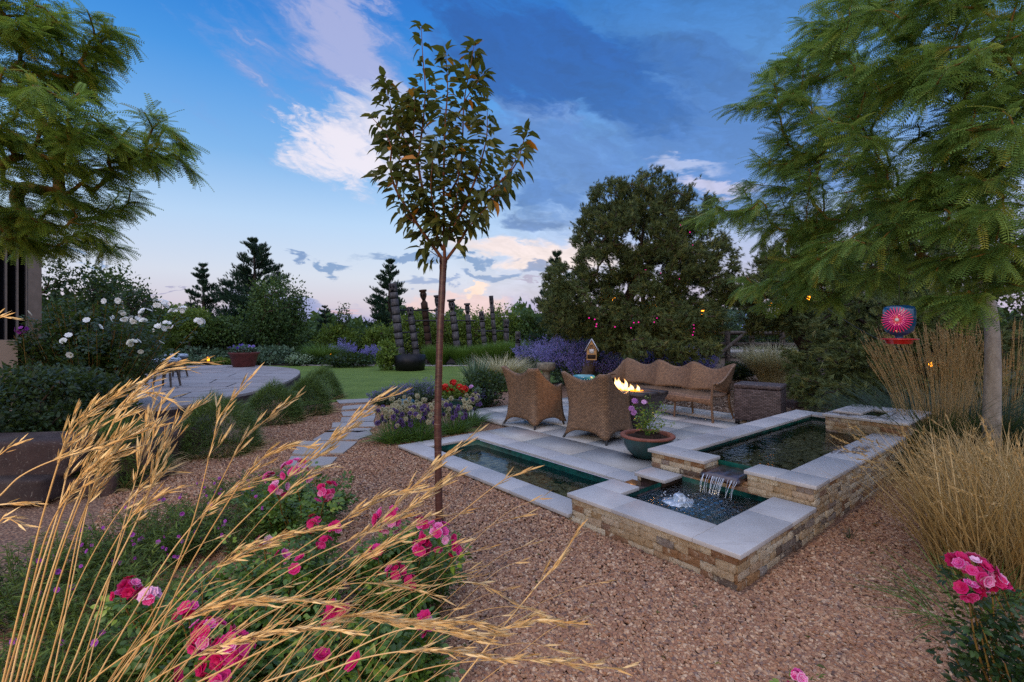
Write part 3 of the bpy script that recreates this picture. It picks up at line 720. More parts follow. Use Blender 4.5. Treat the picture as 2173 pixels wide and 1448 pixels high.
# --- upper pool
hp = thing('fountain_pool', 'tallest long pool with still dark water, charred stain on its rim', 'fountain pool', AB(6, -2.1, 0), group='stepped pools of the fountain')
ZT = .345
coping(hp, 4.18, 4.48, -2.92, -2.31, ZT, 0, 'b', [-2.92, -2.62, -2.31])
coping(hp, 4.18, 4.48, -1.95, -1.39, ZT, 0, 'b', [-1.95, -1.69, -1.39])
coping(hp, 4.482, 7.95, -2.92, -2.62, ZT, 4, 'a')
coping(hp, 4.482, 6.86, -1.69, -1.39, ZT, 0, 'a', [4.482, 5.25, 6.05, 6.86])
coping(hp, 7.68, 7.95, -2.618, -2.24, ZT, 1, 'a')
wallobj(hp, [((4.215, -2.885), (4.215, -2.33), -.03, ZT - .033, nA), ((4.215, -1.93), (4.215, -1.42), GZ, ZT - .033, nA), ((4.215, -2.33), (4.215, -1.93), -.1, .235, nA),
             ((4.215, -1.42), (8.02, -1.42), GZ - .06, ZT - .033, nB), ((4.215, -2.885), (7.93, -2.885), -.03, ZT - .033, -B2), ((4.22, -2.335), (4.46, -2.335), .25, ZT - .033, B2), ((4.22, -1.925), (4.46, -1.925), .25, ZT - .033, -B2)])
core(hp, [(4.23, 4.46, -2.87, -2.36, -.2, ZT - .034), (4.23, 4.46, -1.9, -1.44, -.2, ZT - .034), (4.46, 7.92, -2.87, -2.64, -.2, ZT - .034), (4.46, 8.0, -1.67, -1.44, -.2, ZT - .034), (7.7, 7.92, -2.64, -1.67, -.2, ZT - .034), (4.24, 4.46, -2.36, -1.9, -.2, .238)])
liner(hp, 4.464, 7.70, -2.636, -1.674, .0, ZT - .034)
watersheet(hp, 4.465, 7.69, -2.635, -1.675, .285)
mb = MB(); V = []
for k, (a_, z_) in enumerate(((4.50, .268), (4.30, .272), (4.18, .270), (4.125, .258), (4.105, .235))):
    for j_ in range(9): V.append(AB(a_, -2.31 + .36 * j_ / 8, z_ + .004 * math.sin(j_ * 2 + k)))
n_ = len(V); V += [(x, y, z - .022) for x, y, z in V]
Fq = [(k * 9 + j_, k * 9 + j_ + 1, k * 9 + j_ + 10, k * 9 + j_ + 9) for k in range(4) for j_ in range(8)]
Fq += [(a_ + n_, d_ + n_, c_ + n_, b_ + n_) for a_, b_, c_, d_ in Fq] + [(36 + j_, 37 + j_, 37 + j_ + n_, 36 + j_ + n_) for j_ in range(8)]
Fq += [(k * 9, k * 9 + 9, k * 9 + 9 + n_, k * 9 + n_) for k in range(4)] + [(k * 9 + 8, k * 9 + 17, k * 9 + 17 + n_, k * 9 + 8 + n_) for k in range(4)]
mb.add(V, Fq); mb.build('spillway', MT['spill_slate'], hp, smooth=False)
mb = MB(); rb = np.random.default_rng(8)
for k in range(26):
    b_ = rb.uniform(-2.30, -1.96); w_ = rb.uniform(.001, .0035) * (1.8 if k % 5 == 0 else 1); dr = rb.uniform(.02, .05)
    P = [AB(4.11, b_, .25), AB(4.095, b_, .235), AB(4.075 - dr * .5, b_ + rb.uniform(-.008, .008), .19), AB(4.06 - dr, b_ + rb.uniform(-.014, .014), .112)]
    tube(mb, catmull(P, 4), np.linspace(w_, w_ * .45, 13), 5)
mb.build('falling_water', MT['falling_water'], hp, smooth=True)
settle(hp)
stones('river_stones', 4.5, 7.6, -2.6, -1.7, .10, 1150, .055, rw)
# --- source box at the top
bx = thing('fountain_source_box', 'topmost square stone box where the water rises, behind the long pool', 'fountain pool', AB(7.45, -1.8, 0), group='stepped pools of the fountain')
ZB = .50
coping(bx, 6.86, 7.17, -2.22, -1.37, ZB, 0, 'b', [-2.22, -1.72, -1.37])
coping(bx, 7.172, 8.1, -1.71, -1.37, ZB, 0, 'a', [7.172, 7.62, 8.1])
coping(bx, 7.74, 8.1, -2.22, -1.712, ZB, 1, 'b')
coping(bx, 7.172, 7.738, -2.22, -2.06, ZB, 1, 'a')
wallobj(bx, [((6.895, -2.19), (6.895, -1.40), .2, ZB - .033, nA), ((6.895, -1.40), (8.07, -1.40), ZT - .03, ZB - .033, nB), ((6.895, -2.19), (8.07, -2.19), ZT - .1, ZB - .033, -B2)])
core(bx, [(6.91, 7.15, -2.17, -1.42, .1, ZB - .034), (7.15, 8.06, -1.70, -1.42, .1, ZB - .034), (7.76, 8.06, -2.17, -1.7, .1, ZB - .034), (7.15, 7.76, -2.17, -2.08, .1, ZB - .034)])
watersheet(bx, 7.15, 7.76, -2.08, -1.70, ZB - .06)
mb = MB(); abox(mb, 7.05, 7.62, -2.16, -1.86, ZB + .003, ZB + .03); bev(mb.build('capping_slab', MT['coping'], bx), .006, 2)
mb = MB()
rb = np.random.default_rng(21)
def stain(mb, ca, cb, la, lb, z, n=9):
    for k in range(n):
        a_ = ca + rb.normal() * la * .45; b_ = cb + rb.normal() * lb * .45; ra, rb_ = la * rb.uniform(.15, .45), lb * rb.uniform(.05, .2)
        th = np.linspace(0, 2 * math.pi, 12, endpoint=False); rr_ = 1 + rb.uniform(-.35, .35, 12)
        mb.add([AB(a_ + math.cos(q) * ra * w_, b_ + math.sin(q) * rb_ * w_, z + k * .0002) for q, w_ in zip(th, rr_)][::-1], [list(range(12))], .5)
m, t = mat('char_stain'); n = t.noise(geop(t), 40, 5, .7)
b_ = princ(t, t.mix(n, srgb(52, 38, 30), srgb(110, 88, 72)), .9); tr = t.new('ShaderNodeBsdfTransparent'); mx = t.new('ShaderNodeMixShader')
t.put(mx.inputs[0], t.maprange(n, .42, .58, 0, .9)); t.l.new(tr.outputs[0], mx.inputs[1]); t.l.new(b_, mx.inputs[2]); out(m, t, mx.outputs[0])
stain(mb, 7.0, -1.95, .12, .5, ZB + .0016, 7); stain(mb, 7.5, -1.55, .3, .12, ZB + .0016, 6); mb.build('scorch_mark', m, bx); settle(bx)
mb = MB(); stain(mb, 5.72, -1.55, .35, .2, ZT + .0016, 12); ch = mb.build('scorch_mark', m, hp); settle(hp)

# ================================================================== STEPPING STONES
sp = [[(713, 849), (798, 845), (806, 852), (720, 856)], [(728, 862), (790, 857), (800, 863), (724, 870)], [(724, 874), (796, 870), (796, 881), (728, 883)],
      [(725, 886), (797, 882), (792, 895), (722, 897)], [(706, 897), (792, 894), (796, 905), (704, 907)], [(688, 916), (716, 908), (790, 909), (782, 914), (760, 918), (690, 914)],
      [(664, 933), (690, 918), (784, 914), (790, 922), (760, 932), (668, 935)], [(620, 962), (640, 936), (758, 937), (748, 946), (728, 961), (640, 964)],
      [(606, 986), (618, 968), (716, 970), (700, 987), (640, 990)]]
names = ['furthest', 'second', 'third', 'fourth', 'fifth', 'sixth', 'seventh', 'second nearest', 'nearest']
for k, q in enumerate(sp):
    mb = MB(); pp = [W(u, v, -.03) for u, v in q]; c_ = np.mean(pp, 0)
    poly(mb, [(x - c_[0], y - c_[1]) for x, y in pp], -.03, .006, (.1 + .8 * ((k * 37) % 10) / 10))
    o = mb.build('stepping_stone', MT['stepping']); o.location = (c_[0], c_[1], -.035); bev(o, .008, 2)
    lab = ('%s grey flagstone of the stepping path counting from the lawn' % names[k]) if k < 7 else ('%s grey flagstone of the stepping path, beside the pink roses' % names[k])
    tag(o, lab, 'stepping stone', 'flagstones of the stepping path')

# ================================================================== LOOSE CHIPS (instances on a cloud of points)
def chips(name, P, m, scl, kind='stuff'):
    me = bpy.data.meshes.new(name); me.vertices.add(len(P)); me.vertices.foreach_set('co', np.asarray(P, np.float32).ravel()); me.update()
    o = bpy.data.objects.new(name, me); COL.objects.link(o); o['kind'] = kind; me.materials.append(m)
    g = bpy.data.node_groups.new(name, 'GeometryNodeTree'); g.interface.new_socket('Geometry', in_out='INPUT', socket_type='NodeSocketGeometry'); g.interface.new_socket('Geometry', in_out='OUTPUT', socket_type='NodeSocketGeometry')
    N = g.nodes; L = g.links
    gi = N.new('NodeGroupInput'); go = N.new('NodeGroupOutput')
    ic = N.new('GeometryNodeMeshIcoSphere'); ic.inputs['Radius'].default_value = 1; ic.inputs['Subdivisions'].default_value = 1
    sm = N.new('GeometryNodeSetMaterial'); sm.inputs['Material'].default_value = m
    sp_ = N.new('GeometryNodeSetPosition'); rv = N.new('FunctionNodeRandomValue'); rv.data_type = 'FLOAT_VECTOR'
    rv.inputs[0].default_value = (-.35,) * 3; rv.inputs[1].default_value = (.35,) * 3
    L.new(ic.outputs[0], sp_.inputs[0]); L.new(rv.outputs[0], sp_.inputs['Offset']); L.new(sp_.outputs[0], sm.inputs[0])
    ip = N.new('GeometryNodeInstanceOnPoints'); L.new(gi.outputs[0], ip.inputs['Points']); L.new(sm.outputs[0], ip.inputs['Instance'])
    rr_ = N.new('FunctionNodeRandomValue'); rr_.data_type = 'FLOAT_VECTOR'; rr_.inputs[0].default_value = (-.6, -.6, 0); rr_.inputs[1].default_value = (.6, .6, 6.28)
    rs = N.new('FunctionNodeRandomValue'); rs.data_type = 'FLOAT_VECTOR'; rs.inputs[0].default_value = tuple(scl[0]); rs.inputs[1].default_value = tuple(scl[1])
    rs.inputs['Seed'].default_value = 7
    L.new(rr_.outputs[0], ip.inputs['Rotation']); L.new(rs.outputs[0], ip.inputs['Scale']); L.new(ip.outputs[0], go.inputs[0])
    md = o.modifiers.new('chips', 'NODES'); md.node_group = g; return o
rg = np.random.default_rng(99)
N_ = 460000
yy = 1.35 + (11.5 - 1.35) * rg.uniform(0, 1, N_) ** 1.55; xx = rg.uniform(-1.08, 1.08, N_) * (yy + .3)
aa = xx * A2[0] + yy * A2[1]; bb = xx * B2[0] + yy * B2[1]
keep = ~((aa > 2.94) & (aa < 8.1) & (bb > -6.0) & (bb < -1.37)) & ~((aa > 4.3) & (aa < 8.86) & (bb > -7.8) & (bb < -2.1)) & ~((aa > 8) & (bb > -5.6)) & (xx > -.66 * yy - .8) & ~((xx < -3.9) & (yy > 6.2) & (xx < -.52 * yy))
keep &= ~((yy > 9.2) & (xx > -.8)) & ~((xx > .95 * yy) & (yy > 4.5))
chips('gravel', np.c_[xx, yy, GZ + rg.uniform(.0, .006, N_) + .007 * (1 + np.sin(xx * 5.3 + 2 * np.sin(yy * 3.1)) * np.sin(yy * 6.1 + 1.5 * np.sin(xx * 4)))][keep], MT['gravel_chip'], ((.006, .005, .003), (.018, .014, .010)))
N_ = 34000; yy = rg.uniform(8.0, 16.5, N_); xx = rg.uniform(.2, .9, N_) * yy; aa = xx * A2[0] + yy * A2[1]
keep = (aa > 8.9) & ((xx < .66 * yy) | (yy < 10)) & (xx > .2 * yy + (yy - 8) * .02)
chips('bark_mulch', np.c_[xx, yy, -.015 + rg.uniform(0, .012, N_)][keep], MT['mulch_chip'], ((.018, .008, .005), (.045, .02, .012)))

# ================================================================== WICKER CHAIRS
def wicker_shell(half, legh=.17, back=.95, arm=.66):
    """woven shell of an armchair: open to +y (front), back at -y; half = half width"""
    path = []     # plan path from front right arm round the back to front left arm
    r_ = .07
    n_side, n_c, n_b = 12, 7, 16
    for k in range(n_side): path.append((half, half - (2 * half - r_) * k / n_side, 'a', k / n_side))
    for k in range(n_c): a_ = math.pi / 2 * k / n_c; path.append((half - r_ + r_ * math.cos(a_), -half + r_ - r_ * math.sin(a_), 'c', a_))
    for k in range(n_b + 1): path.append((half - r_ - (2 * half - 2 * r_) * k / n_b, -half, 'b', k / n_b))
    for k in range(1, n_c): a_ = math.pi / 2 * k / n_c; path.append((-half + r_ - r_ * math.sin(a_), -half + r_ - r_ * math.cos(a_), 'c', math.pi / 2 - a_))
    for k in range(n_side + 1): path.append((-half, -half + r_ + (2 * half - r_) * k / n_side, 'a', 1 - k / n_side))
    nz = 18; V, UV = [], []; Ls = 0; prev = None
    for (x, y, w, t_) in path:
        if prev is not None: Ls += math.hypot(x - prev[0], y - prev[1])
        prev = (x, y)
        cx_ = abs(x) / half; cy_ = -y / half     # 1 at back
        corner = max(0, cx_ * .5 + cy_ * .5 - .55) / .45 if y < 0 else 0
        corner = corner ** 2
        fcorner = max(0, 1 - (half - y) / .12) if x * x > .8 * half * half else 0
        if w == 'b': ztop = back - .105 * math.sin(math.pi * t_) ** .8
        elif w == 'c': ztop = back + .005
        else:
            q = t_  # 0 front .. 1 back
            ztop = arm + .015 * math.exp(-(q / .1) ** 2) + (back - arm) * max(0, (q - .15) / .85) ** 2.3 - .02 * math.sin(math.pi * min(1, q / .5))
        dleg = min(math.hypot(abs(x) - half, y + half), math.hypot(abs(x) - half, y - half))
        zb = .045 + legh * (1 - math.exp(-(max(0, dleg - .02) / .085) ** 1.3)) * .56
        zb = max(.045, zb)
        for k in range(nz):
            s = k / (nz - 1); z = zb + (ztop - zb) * s
            h_ = z / back
            flare = .055 * math.exp(-(z / .12)) * (corner + fcorner) + .03 * math.exp(-z / .25)
            top = .10 * max(0, h_ - .45) ** 1.6 / .55 ** 1.6
            sx = x + math.copysign(1, x) * (flare * 1.0 + top * (.25 + .65 * corner) * (abs(x) / half)) if abs(x) > 1e-6 else x
            sy = y - (flare + top * (.55 + .9 * corner)) * (cy_ if cy_ > 0 else 0) + (flare * fcorner)
            V.append((sx, sy, z)); UV.append((Ls, z))
    m_ = len(path)
    Fq = [(i_ * nz + k, i_ * nz + k + 1, (i_ + 1) * nz + k + 1, (i_ + 1) * nz + k) for i_ in range(m_ - 1) for k in range(nz - 1)]
    return V, Fq, UV
def armchair(label, loc, rz):
    root = thing('wicker_armchair', label, 'armchair', loc, rz, 'wicker armchairs at the fire table')
    half = .30
    V, Fq, UV = wicker_shell(half)
    mb = MB(); mb.add(V, Fq, .5, 0, UV); o = mb.build('woven_shell', MT['wicker'], root, smooth=True)
    md = o.modifiers.new('thick', 'SOLIDIFY'); md.thickness = .028; md.offset = 1; md.use_rim = True
    mb = MB(); g = 12; V = []; UV = []
    for i_ in range(g):
        for j_ in range(g):
            x = -half + .005 + (2 * half - .01) * i_ / (g - 1); y = -half + .01 + (2 * half + .01) * j_ / (g - 1)
            V.append((x, y, .41 - .035 * math.sin(math.pi * i_ / (g - 1)) * math.sin(math.pi * j_ / (g - 1)) - (.03 if j_ == g - 1 else 0))); UV.append((x, y))
    V2 = [(x, y, z - .05) for x, y, z in V]
    Fq = [(i_ * g + j_, (i_ + 1) * g + j_, (i_ + 1) * g + j_ + 1, i_ * g + j_ + 1) for i_ in range(g - 1) for j_ in range(g - 1)]
    mb.add(V, Fq, .5, 0, UV); mb.build('seat', MT['wicker'], root, smooth=True)
    # front apron
    V = []; UV = []
    for i_ in range(17):
        x = -half + 2 * half * i_ / 16; zb = .045 + .17 * (1 - math.exp(-((half - abs(x)) / .09) ** 1.3))
        for k in range(6): V.append((x, half + .012, zb + (.40 - zb) * k / 5)); UV.append((x, V[-1][2]))
    mb = MB(); mb.add(V, [(i_ * 6 + k, i_ * 6 + k + 1, i_ * 6 + k + 7, i_ * 6 + k + 6) for i_ in range(16) for k in range(5)], .5, 0, UV)
    o = mb.build('front_apron', MT['wicker'], root, smooth=True); md = o.modifiers.new('thick', 'SOLIDIFY'); md.thickness = .02
    for sx in (-1, 1):
        for sy in (-1, 1):
            mb = MB(); e = .062 if sy < 0 else .05
            tube(mb, [((half + e) * sx, (half + e * (1 if sy < 0 else .6)) * sy, 0), ((half + e * .75) * sx, (half + e * .5) * sy, .045), ((half + e * .4) * sx, (half + .01) * sy, .09)], [.016, .019, .021], 10)
            mb.build('foot', MT['foot_metal'], root)
    return root
rzc = math.atan2(-.72, .69) + math.pi / 2 - math.pi / 2
def face(dx, dy): return math.atan2(dy, dx) - math.pi / 2      # +y of the thing turned to (dx, dy)
armchair('left wicker armchair seen from behind, beside the round shrub', (.157 + .215, 7.78 + .20, 0), face(.74, .67))
armchair('right wicker armchair seen from behind, just behind the potted rose', (1.04 + .21, 6.775 + .215, 0), face(.69, .72))

# ================================================================== SOFA
fd = np.array([-.777, -.63]); sdv = np.array([.63, -.777])
so_r = thing('wicker_sofa', 'three seat wicker sofa with scalloped back behind the fire table', 'sofa', ((3.36 + 1.98) / 2 + .2, (8.07 + 9.78) / 2 + .16, 0), face(*fd))
Wd = 2.2; hw = Wd / 2
V, UV = [], []; nz = 12
pth = []
for k in range(10): pth.append((hw, .26 - .46 * k / 10, k / 10 * 0, 'e', k / 10))
for k in range(61): pth.append((hw - Wd * k / 60, -.24 - .085 * abs(math.sin(k / 60 * 3 * math.pi)) ** .8, 0, 'b', k / 60))
for k in range(1, 11): pth.append((-hw, -.2 + .46 * k / 10, 0, 'e', 1 - k / 10))
Ls = 0; prev = None
for (x, y, _, w, t_) in pth:
    if prev: Ls += math.hypot(x - prev[0], y - prev[1])
    prev = (x, y)
    if w == 'b':
        pk = (.5 + .5 * math.cos(t_ * 6 * math.pi)); ztop = .84 + .115 * pk ** 1.4; zb = .47 - .03 * pk; lean = .12
        e_ = min(t_, 1 - t_) * 3
    else:
        ztop = .655 + .31 * t_ ** 1.8; zb = .60 - .13 * t_ ** .8; lean = .09 * (1 - t_) * 0 + .10 * t_
        pk = 0
    for k in range(nz):
        s = k / (nz - 1); z = zb + (ztop - zb) * s
        oy = -lean * s ** 1.2 if w == 'b' else -lean * s
        ox = math.copysign(1, x) * (.06 * s ** 1.5 if w == 'e' else .06 * s ** 1.5 * max(0, 1 - min(t_, 1 - t_) * 12))
        V.append((x + ox, y + oy, z)); UV.append((Ls, z))
mb = MB(); n_ = len(pth); mb.add(V, [(i_ * nz + k, i_ * nz + k + 1, (i_ + 1) * nz + k + 1, (i_ + 1) * nz + k) for i_ in range(n_ - 1) for k in range(nz - 1)], .5, 0, UV)
o = mb.build('backrest', MT['wicker'], so_r, smooth=True); md = o.modifiers.new('thick', 'SOLIDIFY'); md.thickness = .03; md.offset = 0
V, UV = [], []; ny = 9
for i_ in range(61):
    t_ = i_ / 60; x = hw - .01 - (Wd - .02) * t_; sc_ = abs(math.sin(t_ * 3 * math.pi))
    prof = [(-.27, .44), (-.12, .405), (.02, .40), (.16, .415), (.25, .43), (.29, .415), (.31, .37), (.305, .32), (.30, .27 + .05 * sc_)]
    for (y, z) in prof: V.append((x, y, z + .03 * (1 - sc_) * (1 if y < .28 else .3) - .01)); UV.append((x + 2, y + z))
mb = MB(); mb.add(V, [(i_ * ny + k, i_ * ny + k + 1, (i_ + 1) * ny + k + 1, (i_ + 1) * ny + k) for i_ in range(60) for k in range(ny - 1)], .5, 0, UV)
o = mb.build('seat', MT['wicker'], so_r, smooth=True); md = o.modifiers.new('thick', 'SOLIDIFY'); md.thickness = .022
for sx in (-1, 1):
    mb = MB(); tube(mb, catmull([(sx * (hw + .0), .29, 0), (sx * (hw - .02), .29, .3), (sx * (hw - .01), .285, .6), (sx * (hw + .01), .25, .645), (sx * (hw + .03), .05, .64)], 5), .021, 8); mb.build('arm_post', MT['wicker'], so_r, smooth=True)
    mb = MB(); tube(mb, catmull([(sx * (hw + .02), -.38, 0), (sx * (hw - .02), -.30, .25), (sx * (hw - .01), -.27, .5)], 5), [.017] * 4 + [.024] * 7, 8); mb.build('leg', MT['wicker'], so_r, smooth=True)
for kx in (-1, 1):
    for sy, yy_ in ((1, .27), (-1, -.34)):
        mb = MB(); tube(mb, catmull([(kx * Wd / 6, yy_, 0), (kx * Wd / 6, yy_ * .93, .2), (kx * Wd / 6, yy_ * .85, .41)], 4), .019, 8); mb.build('leg', MT['wicker'], so_r, smooth=True)
# wicker ottoman
ot = thing('wicker_ottoman', 'dark brown woven storage cube at the right end of the sofa', 'ottoman', (0, 0, 0), 0)
c_ = np.array([3.66, 8.02]); wd_ = np.array([.80, -.60]); dd_ = np.array([.60, .80])
ctr = c_ + wd_ * .36 + dd_ * .27; ot.location = (ctr[0], ctr[1], 0); ot.rotation_euler = (0, 0, math.atan2(wd_[1], wd_[0]))
def rbox_uv(w, d, z0, z1, name, parent, m, b=.02):
    mb = MB()
    P = [(-w, -d), (w, -d), (w, d), (-w, d)]; L_ = 0
    for k in range(4):
        (x0, y0), (x1, y1) = P[k], P[(k + 1) % 4]; l_ = math.hypot(x1 - x0, y1 - y0)
        mb.add([(x0, y0, z0), (x1, y1, z0), (x1, y1, z1), (x0, y0, z1)], [(0, 1, 2, 3)], .5, 0, [(L_, z0), (L_ + l_, z0), (L_ + l_, z1), (L_, z1)]); L_ += l_
    mb.add([(-w, -d, z1), (w, -d, z1), (w, d, z1), (-w, d, z1)], [(0, 1, 2, 3)], .5, 0, [(0, 0), (2 * w, 0), (2 * w, 2 * d), (0, 2 * d)])
    mb.add([(-w, -d, z0), (w, -d, z0), (w, d, z0), (-w, d, z0)], [(3, 2, 1, 0)], .5, 0, [(0, 0), (2 * w, 0), (2 * w, 2 * d), (0, 2 * d)])
    o = mb.build(name, m, parent)
    bm = bmesh.new(); bm.from_mesh(o.data); bmesh.ops.remove_doubles(bm, verts=bm.verts, dist=1e-5); bm.to_mesh(o.data); bm.free()
    bev(o, b, 3); return smooth(o) if False else o
rbox_uv(.345, .27, .07, .585, 'woven_body', ot, MT['wicker_dark'], .02); rbox_uv(.355, .28, .592, .66, 'lid', ot, MT['wicker_dark'], .022)
for sx in (-1, 1):
    for sy in (-1, 1):
        mb = MB(); box(mb, (sx * .30 - .03, sy * .23 - .03, 0), (sx * .30 + .03, sy * .23 + .03, .072)); mb.build('foot', MT['dark_metal'], ot)

# ================================================================== FIRE TABLE
ft = thing('fire_table', 'dark tapered metal fire table with burning gas flames between the seats', 'fire pit', (1.64, 7.73, 0), math.atan2(sdv[1], sdv[0]))
mb = MB(); hx, hy = .735, .366; bx_, by_ = .42, .20
zt = .62
V = [(-bx_, -by_, 0), (bx_, -by_, 0), (bx_, by_, 0), (-bx_, by_, 0), (-hx, -hy, zt - .05), (hx, -hy, zt - .05), (hx, hy, zt - .05), (-hx, hy, zt - .05)]
mb.add(V, [(0, 3, 2, 1), (0, 1, 5, 4), (1, 2, 6, 5), (2, 3, 7, 6), (3, 0, 4, 7), (4, 5, 6, 7)]); bev(mb.build('tapered_base', MT['slate_brown'], ft), .01, 2)
mb = MB()
for lo, hi in (((-hx, -hy, zt - .05), (hx, -.13, zt)), ((-hx, .13, zt - .05), (hx, hy, zt)), ((-hx, -.13, zt - .05), (-.5, .13, zt)), ((.5, -.13, zt - .05), (hx, .13, zt))):
    box(mb, lo, hi)
mb.build('table_top', MT['slate_brown'], ft)
mb = MB(); rb = np.random.default_rng(4); n_ = 500
P = np.c_[rb.uniform(-.49, .49, n_), rb.uniform(-.12, .12, n_), zt - .03 + rb.uniform(0, .025, n_)]
scatter(mb, ICO1, ICO1F, P, frames(rb.normal(size=(n_, 3))), rb.uniform(.008, .016, (n_, 3))); mb.build('glass_ember_bed', MT['ember'], ft)
def tongue(c, h, w, rng):
    n = 9; s = 8; t_ = np.linspace(0, 1, n); r = w * np.sin(np.pi * (t_ * .86 + .14) ** .75) ** 1.1; r[-1] = .001
    ph = rng.uniform(0, 6.28, 2); P = np.c_[c[0] + .25 * h * t_ ** 1.5 * np.sin(ph[0] + 3 * t_), c[1] + .15 * h * t_ * np.sin(ph[1] + 3 * t_), c[2] + h * t_]
    return P, r, t_
for k in range(22):
    mb = MB(); x_ = rb.uniform(-.32, .42); h_ = rb.uniform(.09, .25) * math.exp(-((x_ - .1) / .4) ** 2)
    P, r_, t_ = tongue((x_, rb.uniform(-.07, .07), zt - .015), h_, rb.uniform(.018, .034), rb); tube(mb, P, r_, 8, t_, cap=False); mb.build('flame', MT['flame'], ft, smooth=True)
fl = bpy.data.lights.new('fire_light', 'POINT'); fl.energy = 22; fl.color = (1, .45, .12); fl.shadow_soft_size = .12
fo_ = bpy.data.objects.new('fire_light', fl); COL.objects.link(fo_); fo_.location = (1.7, 7.65, .93)

# ================================================================== SMALL THINGS ON THE PATIO AND BED
gx, gy = W(1374, 975, 0); gy += .12; gx = (1374 - CX) / F * gy
pot = thing('glazed_pot', 'round teal glazed pot with terracotta rim standing by the stone pool', 'plant pot', (gx, gy, 0))
mb = MB(); lathe(mb, [(0, 0), (.15, 0), (.17, .012), (.25, .09), (.295, .17), (.31, .245)], seg=48); mb.build('bowl', MT['glaze_green'], pot, smooth=True)
mb = MB(); lathe(mb, [(.31, .245), (.325, .25), (.328, .268), (.315, .277), (.275, .277), (.265, .262), (.262, .22)], seg=48); mb.build('rim', MT['terracotta'], pot, smooth=True)
mb = MB(); lathe(mb, [(.0, .235), (.27, .235)], seg=32); lathe(mb, [(.155, .20), (.155, .285), (.143, .285), (.143, .262), (0, .262)], seg=32); mb.build('soil', MT['soil'], pot)
gpx, gpy = gx, gy
tx, ty = W(1239, 805, 0); 
tb = thing('glazed_dish', 'turquoise glazed dish on a pot stand behind the right armchair', 'glazed dish', (S(1239, 800, 7.9)[0], 7.9, 0))
zt_ = S(1239, 797, 7.9)[2]
mb = MB(); lathe(mb, [(.0, 0), (.12, 0), (.13, .05), (.09, .2), (.10, zt_ - .12), (.15, zt_ - .07), (.178, zt_ - .045), (.182, zt_ - .01), (.176, zt_), (.165, zt_), (.16, zt_ - .03), (0, zt_ - .035)], seg=48, wob=.0)
mb.build('dish', MT['glaze_blue'], tb, smooth=True)
mb = MB(); k_ = 26; th = np.arange(k_) * 2 * math.pi / k_; P = np.c_[.18 * np.cos(th), .18 * np.sin(th), np.full(k_, zt_ - .05)]; scatter(mb, ICO1, ICO1F, P, np.broadcast_to(np.eye(3), (k_, 3, 3)), np.full(k_, .013)); mb.build('beaded_band', MT['glaze_blue'], tb, smooth=True)
# bird bath
bbx, bby = S(1159, 806, 12.8)[:2]
bb_ = thing('bird_bath', 'pale cast stone bird bath standing on gravel beyond the left armchair', 'bird bath', (bbx, bby, -.03))
mb = MB(); lathe(mb, [(0, 0), (.16, 0), (.155, .05), (.125, .09), (.12, .32), (.15, .36)], seg=24, wob=.03); mb.build('pedestal', MT['cast_stone'], bb_, smooth=True)
mb = MB(); lathe(mb, [(.1, .35), (.24, .36), (.29, .40), (.295, .47), (.275, .50), (.245, .495), (.2, .46), (0, .45)], seg=32, wob=.02); mb.build('basin', MT['cast_stone'], bb_, smooth=True)
mb = MB(); lathe(mb, [(0, .478), (.235, .478)], seg=32); mb.build('water', MT['bath_water'], bb_)
bb_.scale = (.86, .86, 1.42)
# geranium planter
px_, py_ = W(962, 872, 0); pl_ = thing('planter_box', 'green glazed rectangular planter filled with red geraniums behind the alliums', 'planter', (px_, py_, -.04), math.radians(-6))
mb = MB(); V = [(-.24, -.13, 0), (.24, -.13, 0), (.24, .13, 0), (-.24, .13, 0), (-.29, -.16, .26), (.29, -.16, .26), (.29, .16, .26), (-.29, .16, .26)]
mb.add(V, [(0, 3, 2, 1), (0, 1, 5, 4), (1, 2, 6, 5), (2, 3, 7, 6), (3, 0, 4, 7), (4, 5, 6, 7)]); bev(mb.build('box', MT['glaze_green'], pl_), .01, 2)
mb = MB(); box(mb, (-.305, -.175, .255), (.305, .175, .285)); bev(mb.build('rim', MT['glaze_green'], pl_), .008, 2); plx, ply = px_, py_
# small upturned dome pot left of it
dx_, dy_ = W(863, 862, 0); mb = MB(); lathe(mb, [(.20, 0), (.21, .05), (.19, .13), (.13, .19), (0, .21)], seg=32); o = mb.build('glazed_dome', MT['glaze_green'], smooth=True); o.location = (dx_, dy_, -.05)
tag(o, 'low rounded green glazed dome among the alliums', 'garden ornament')

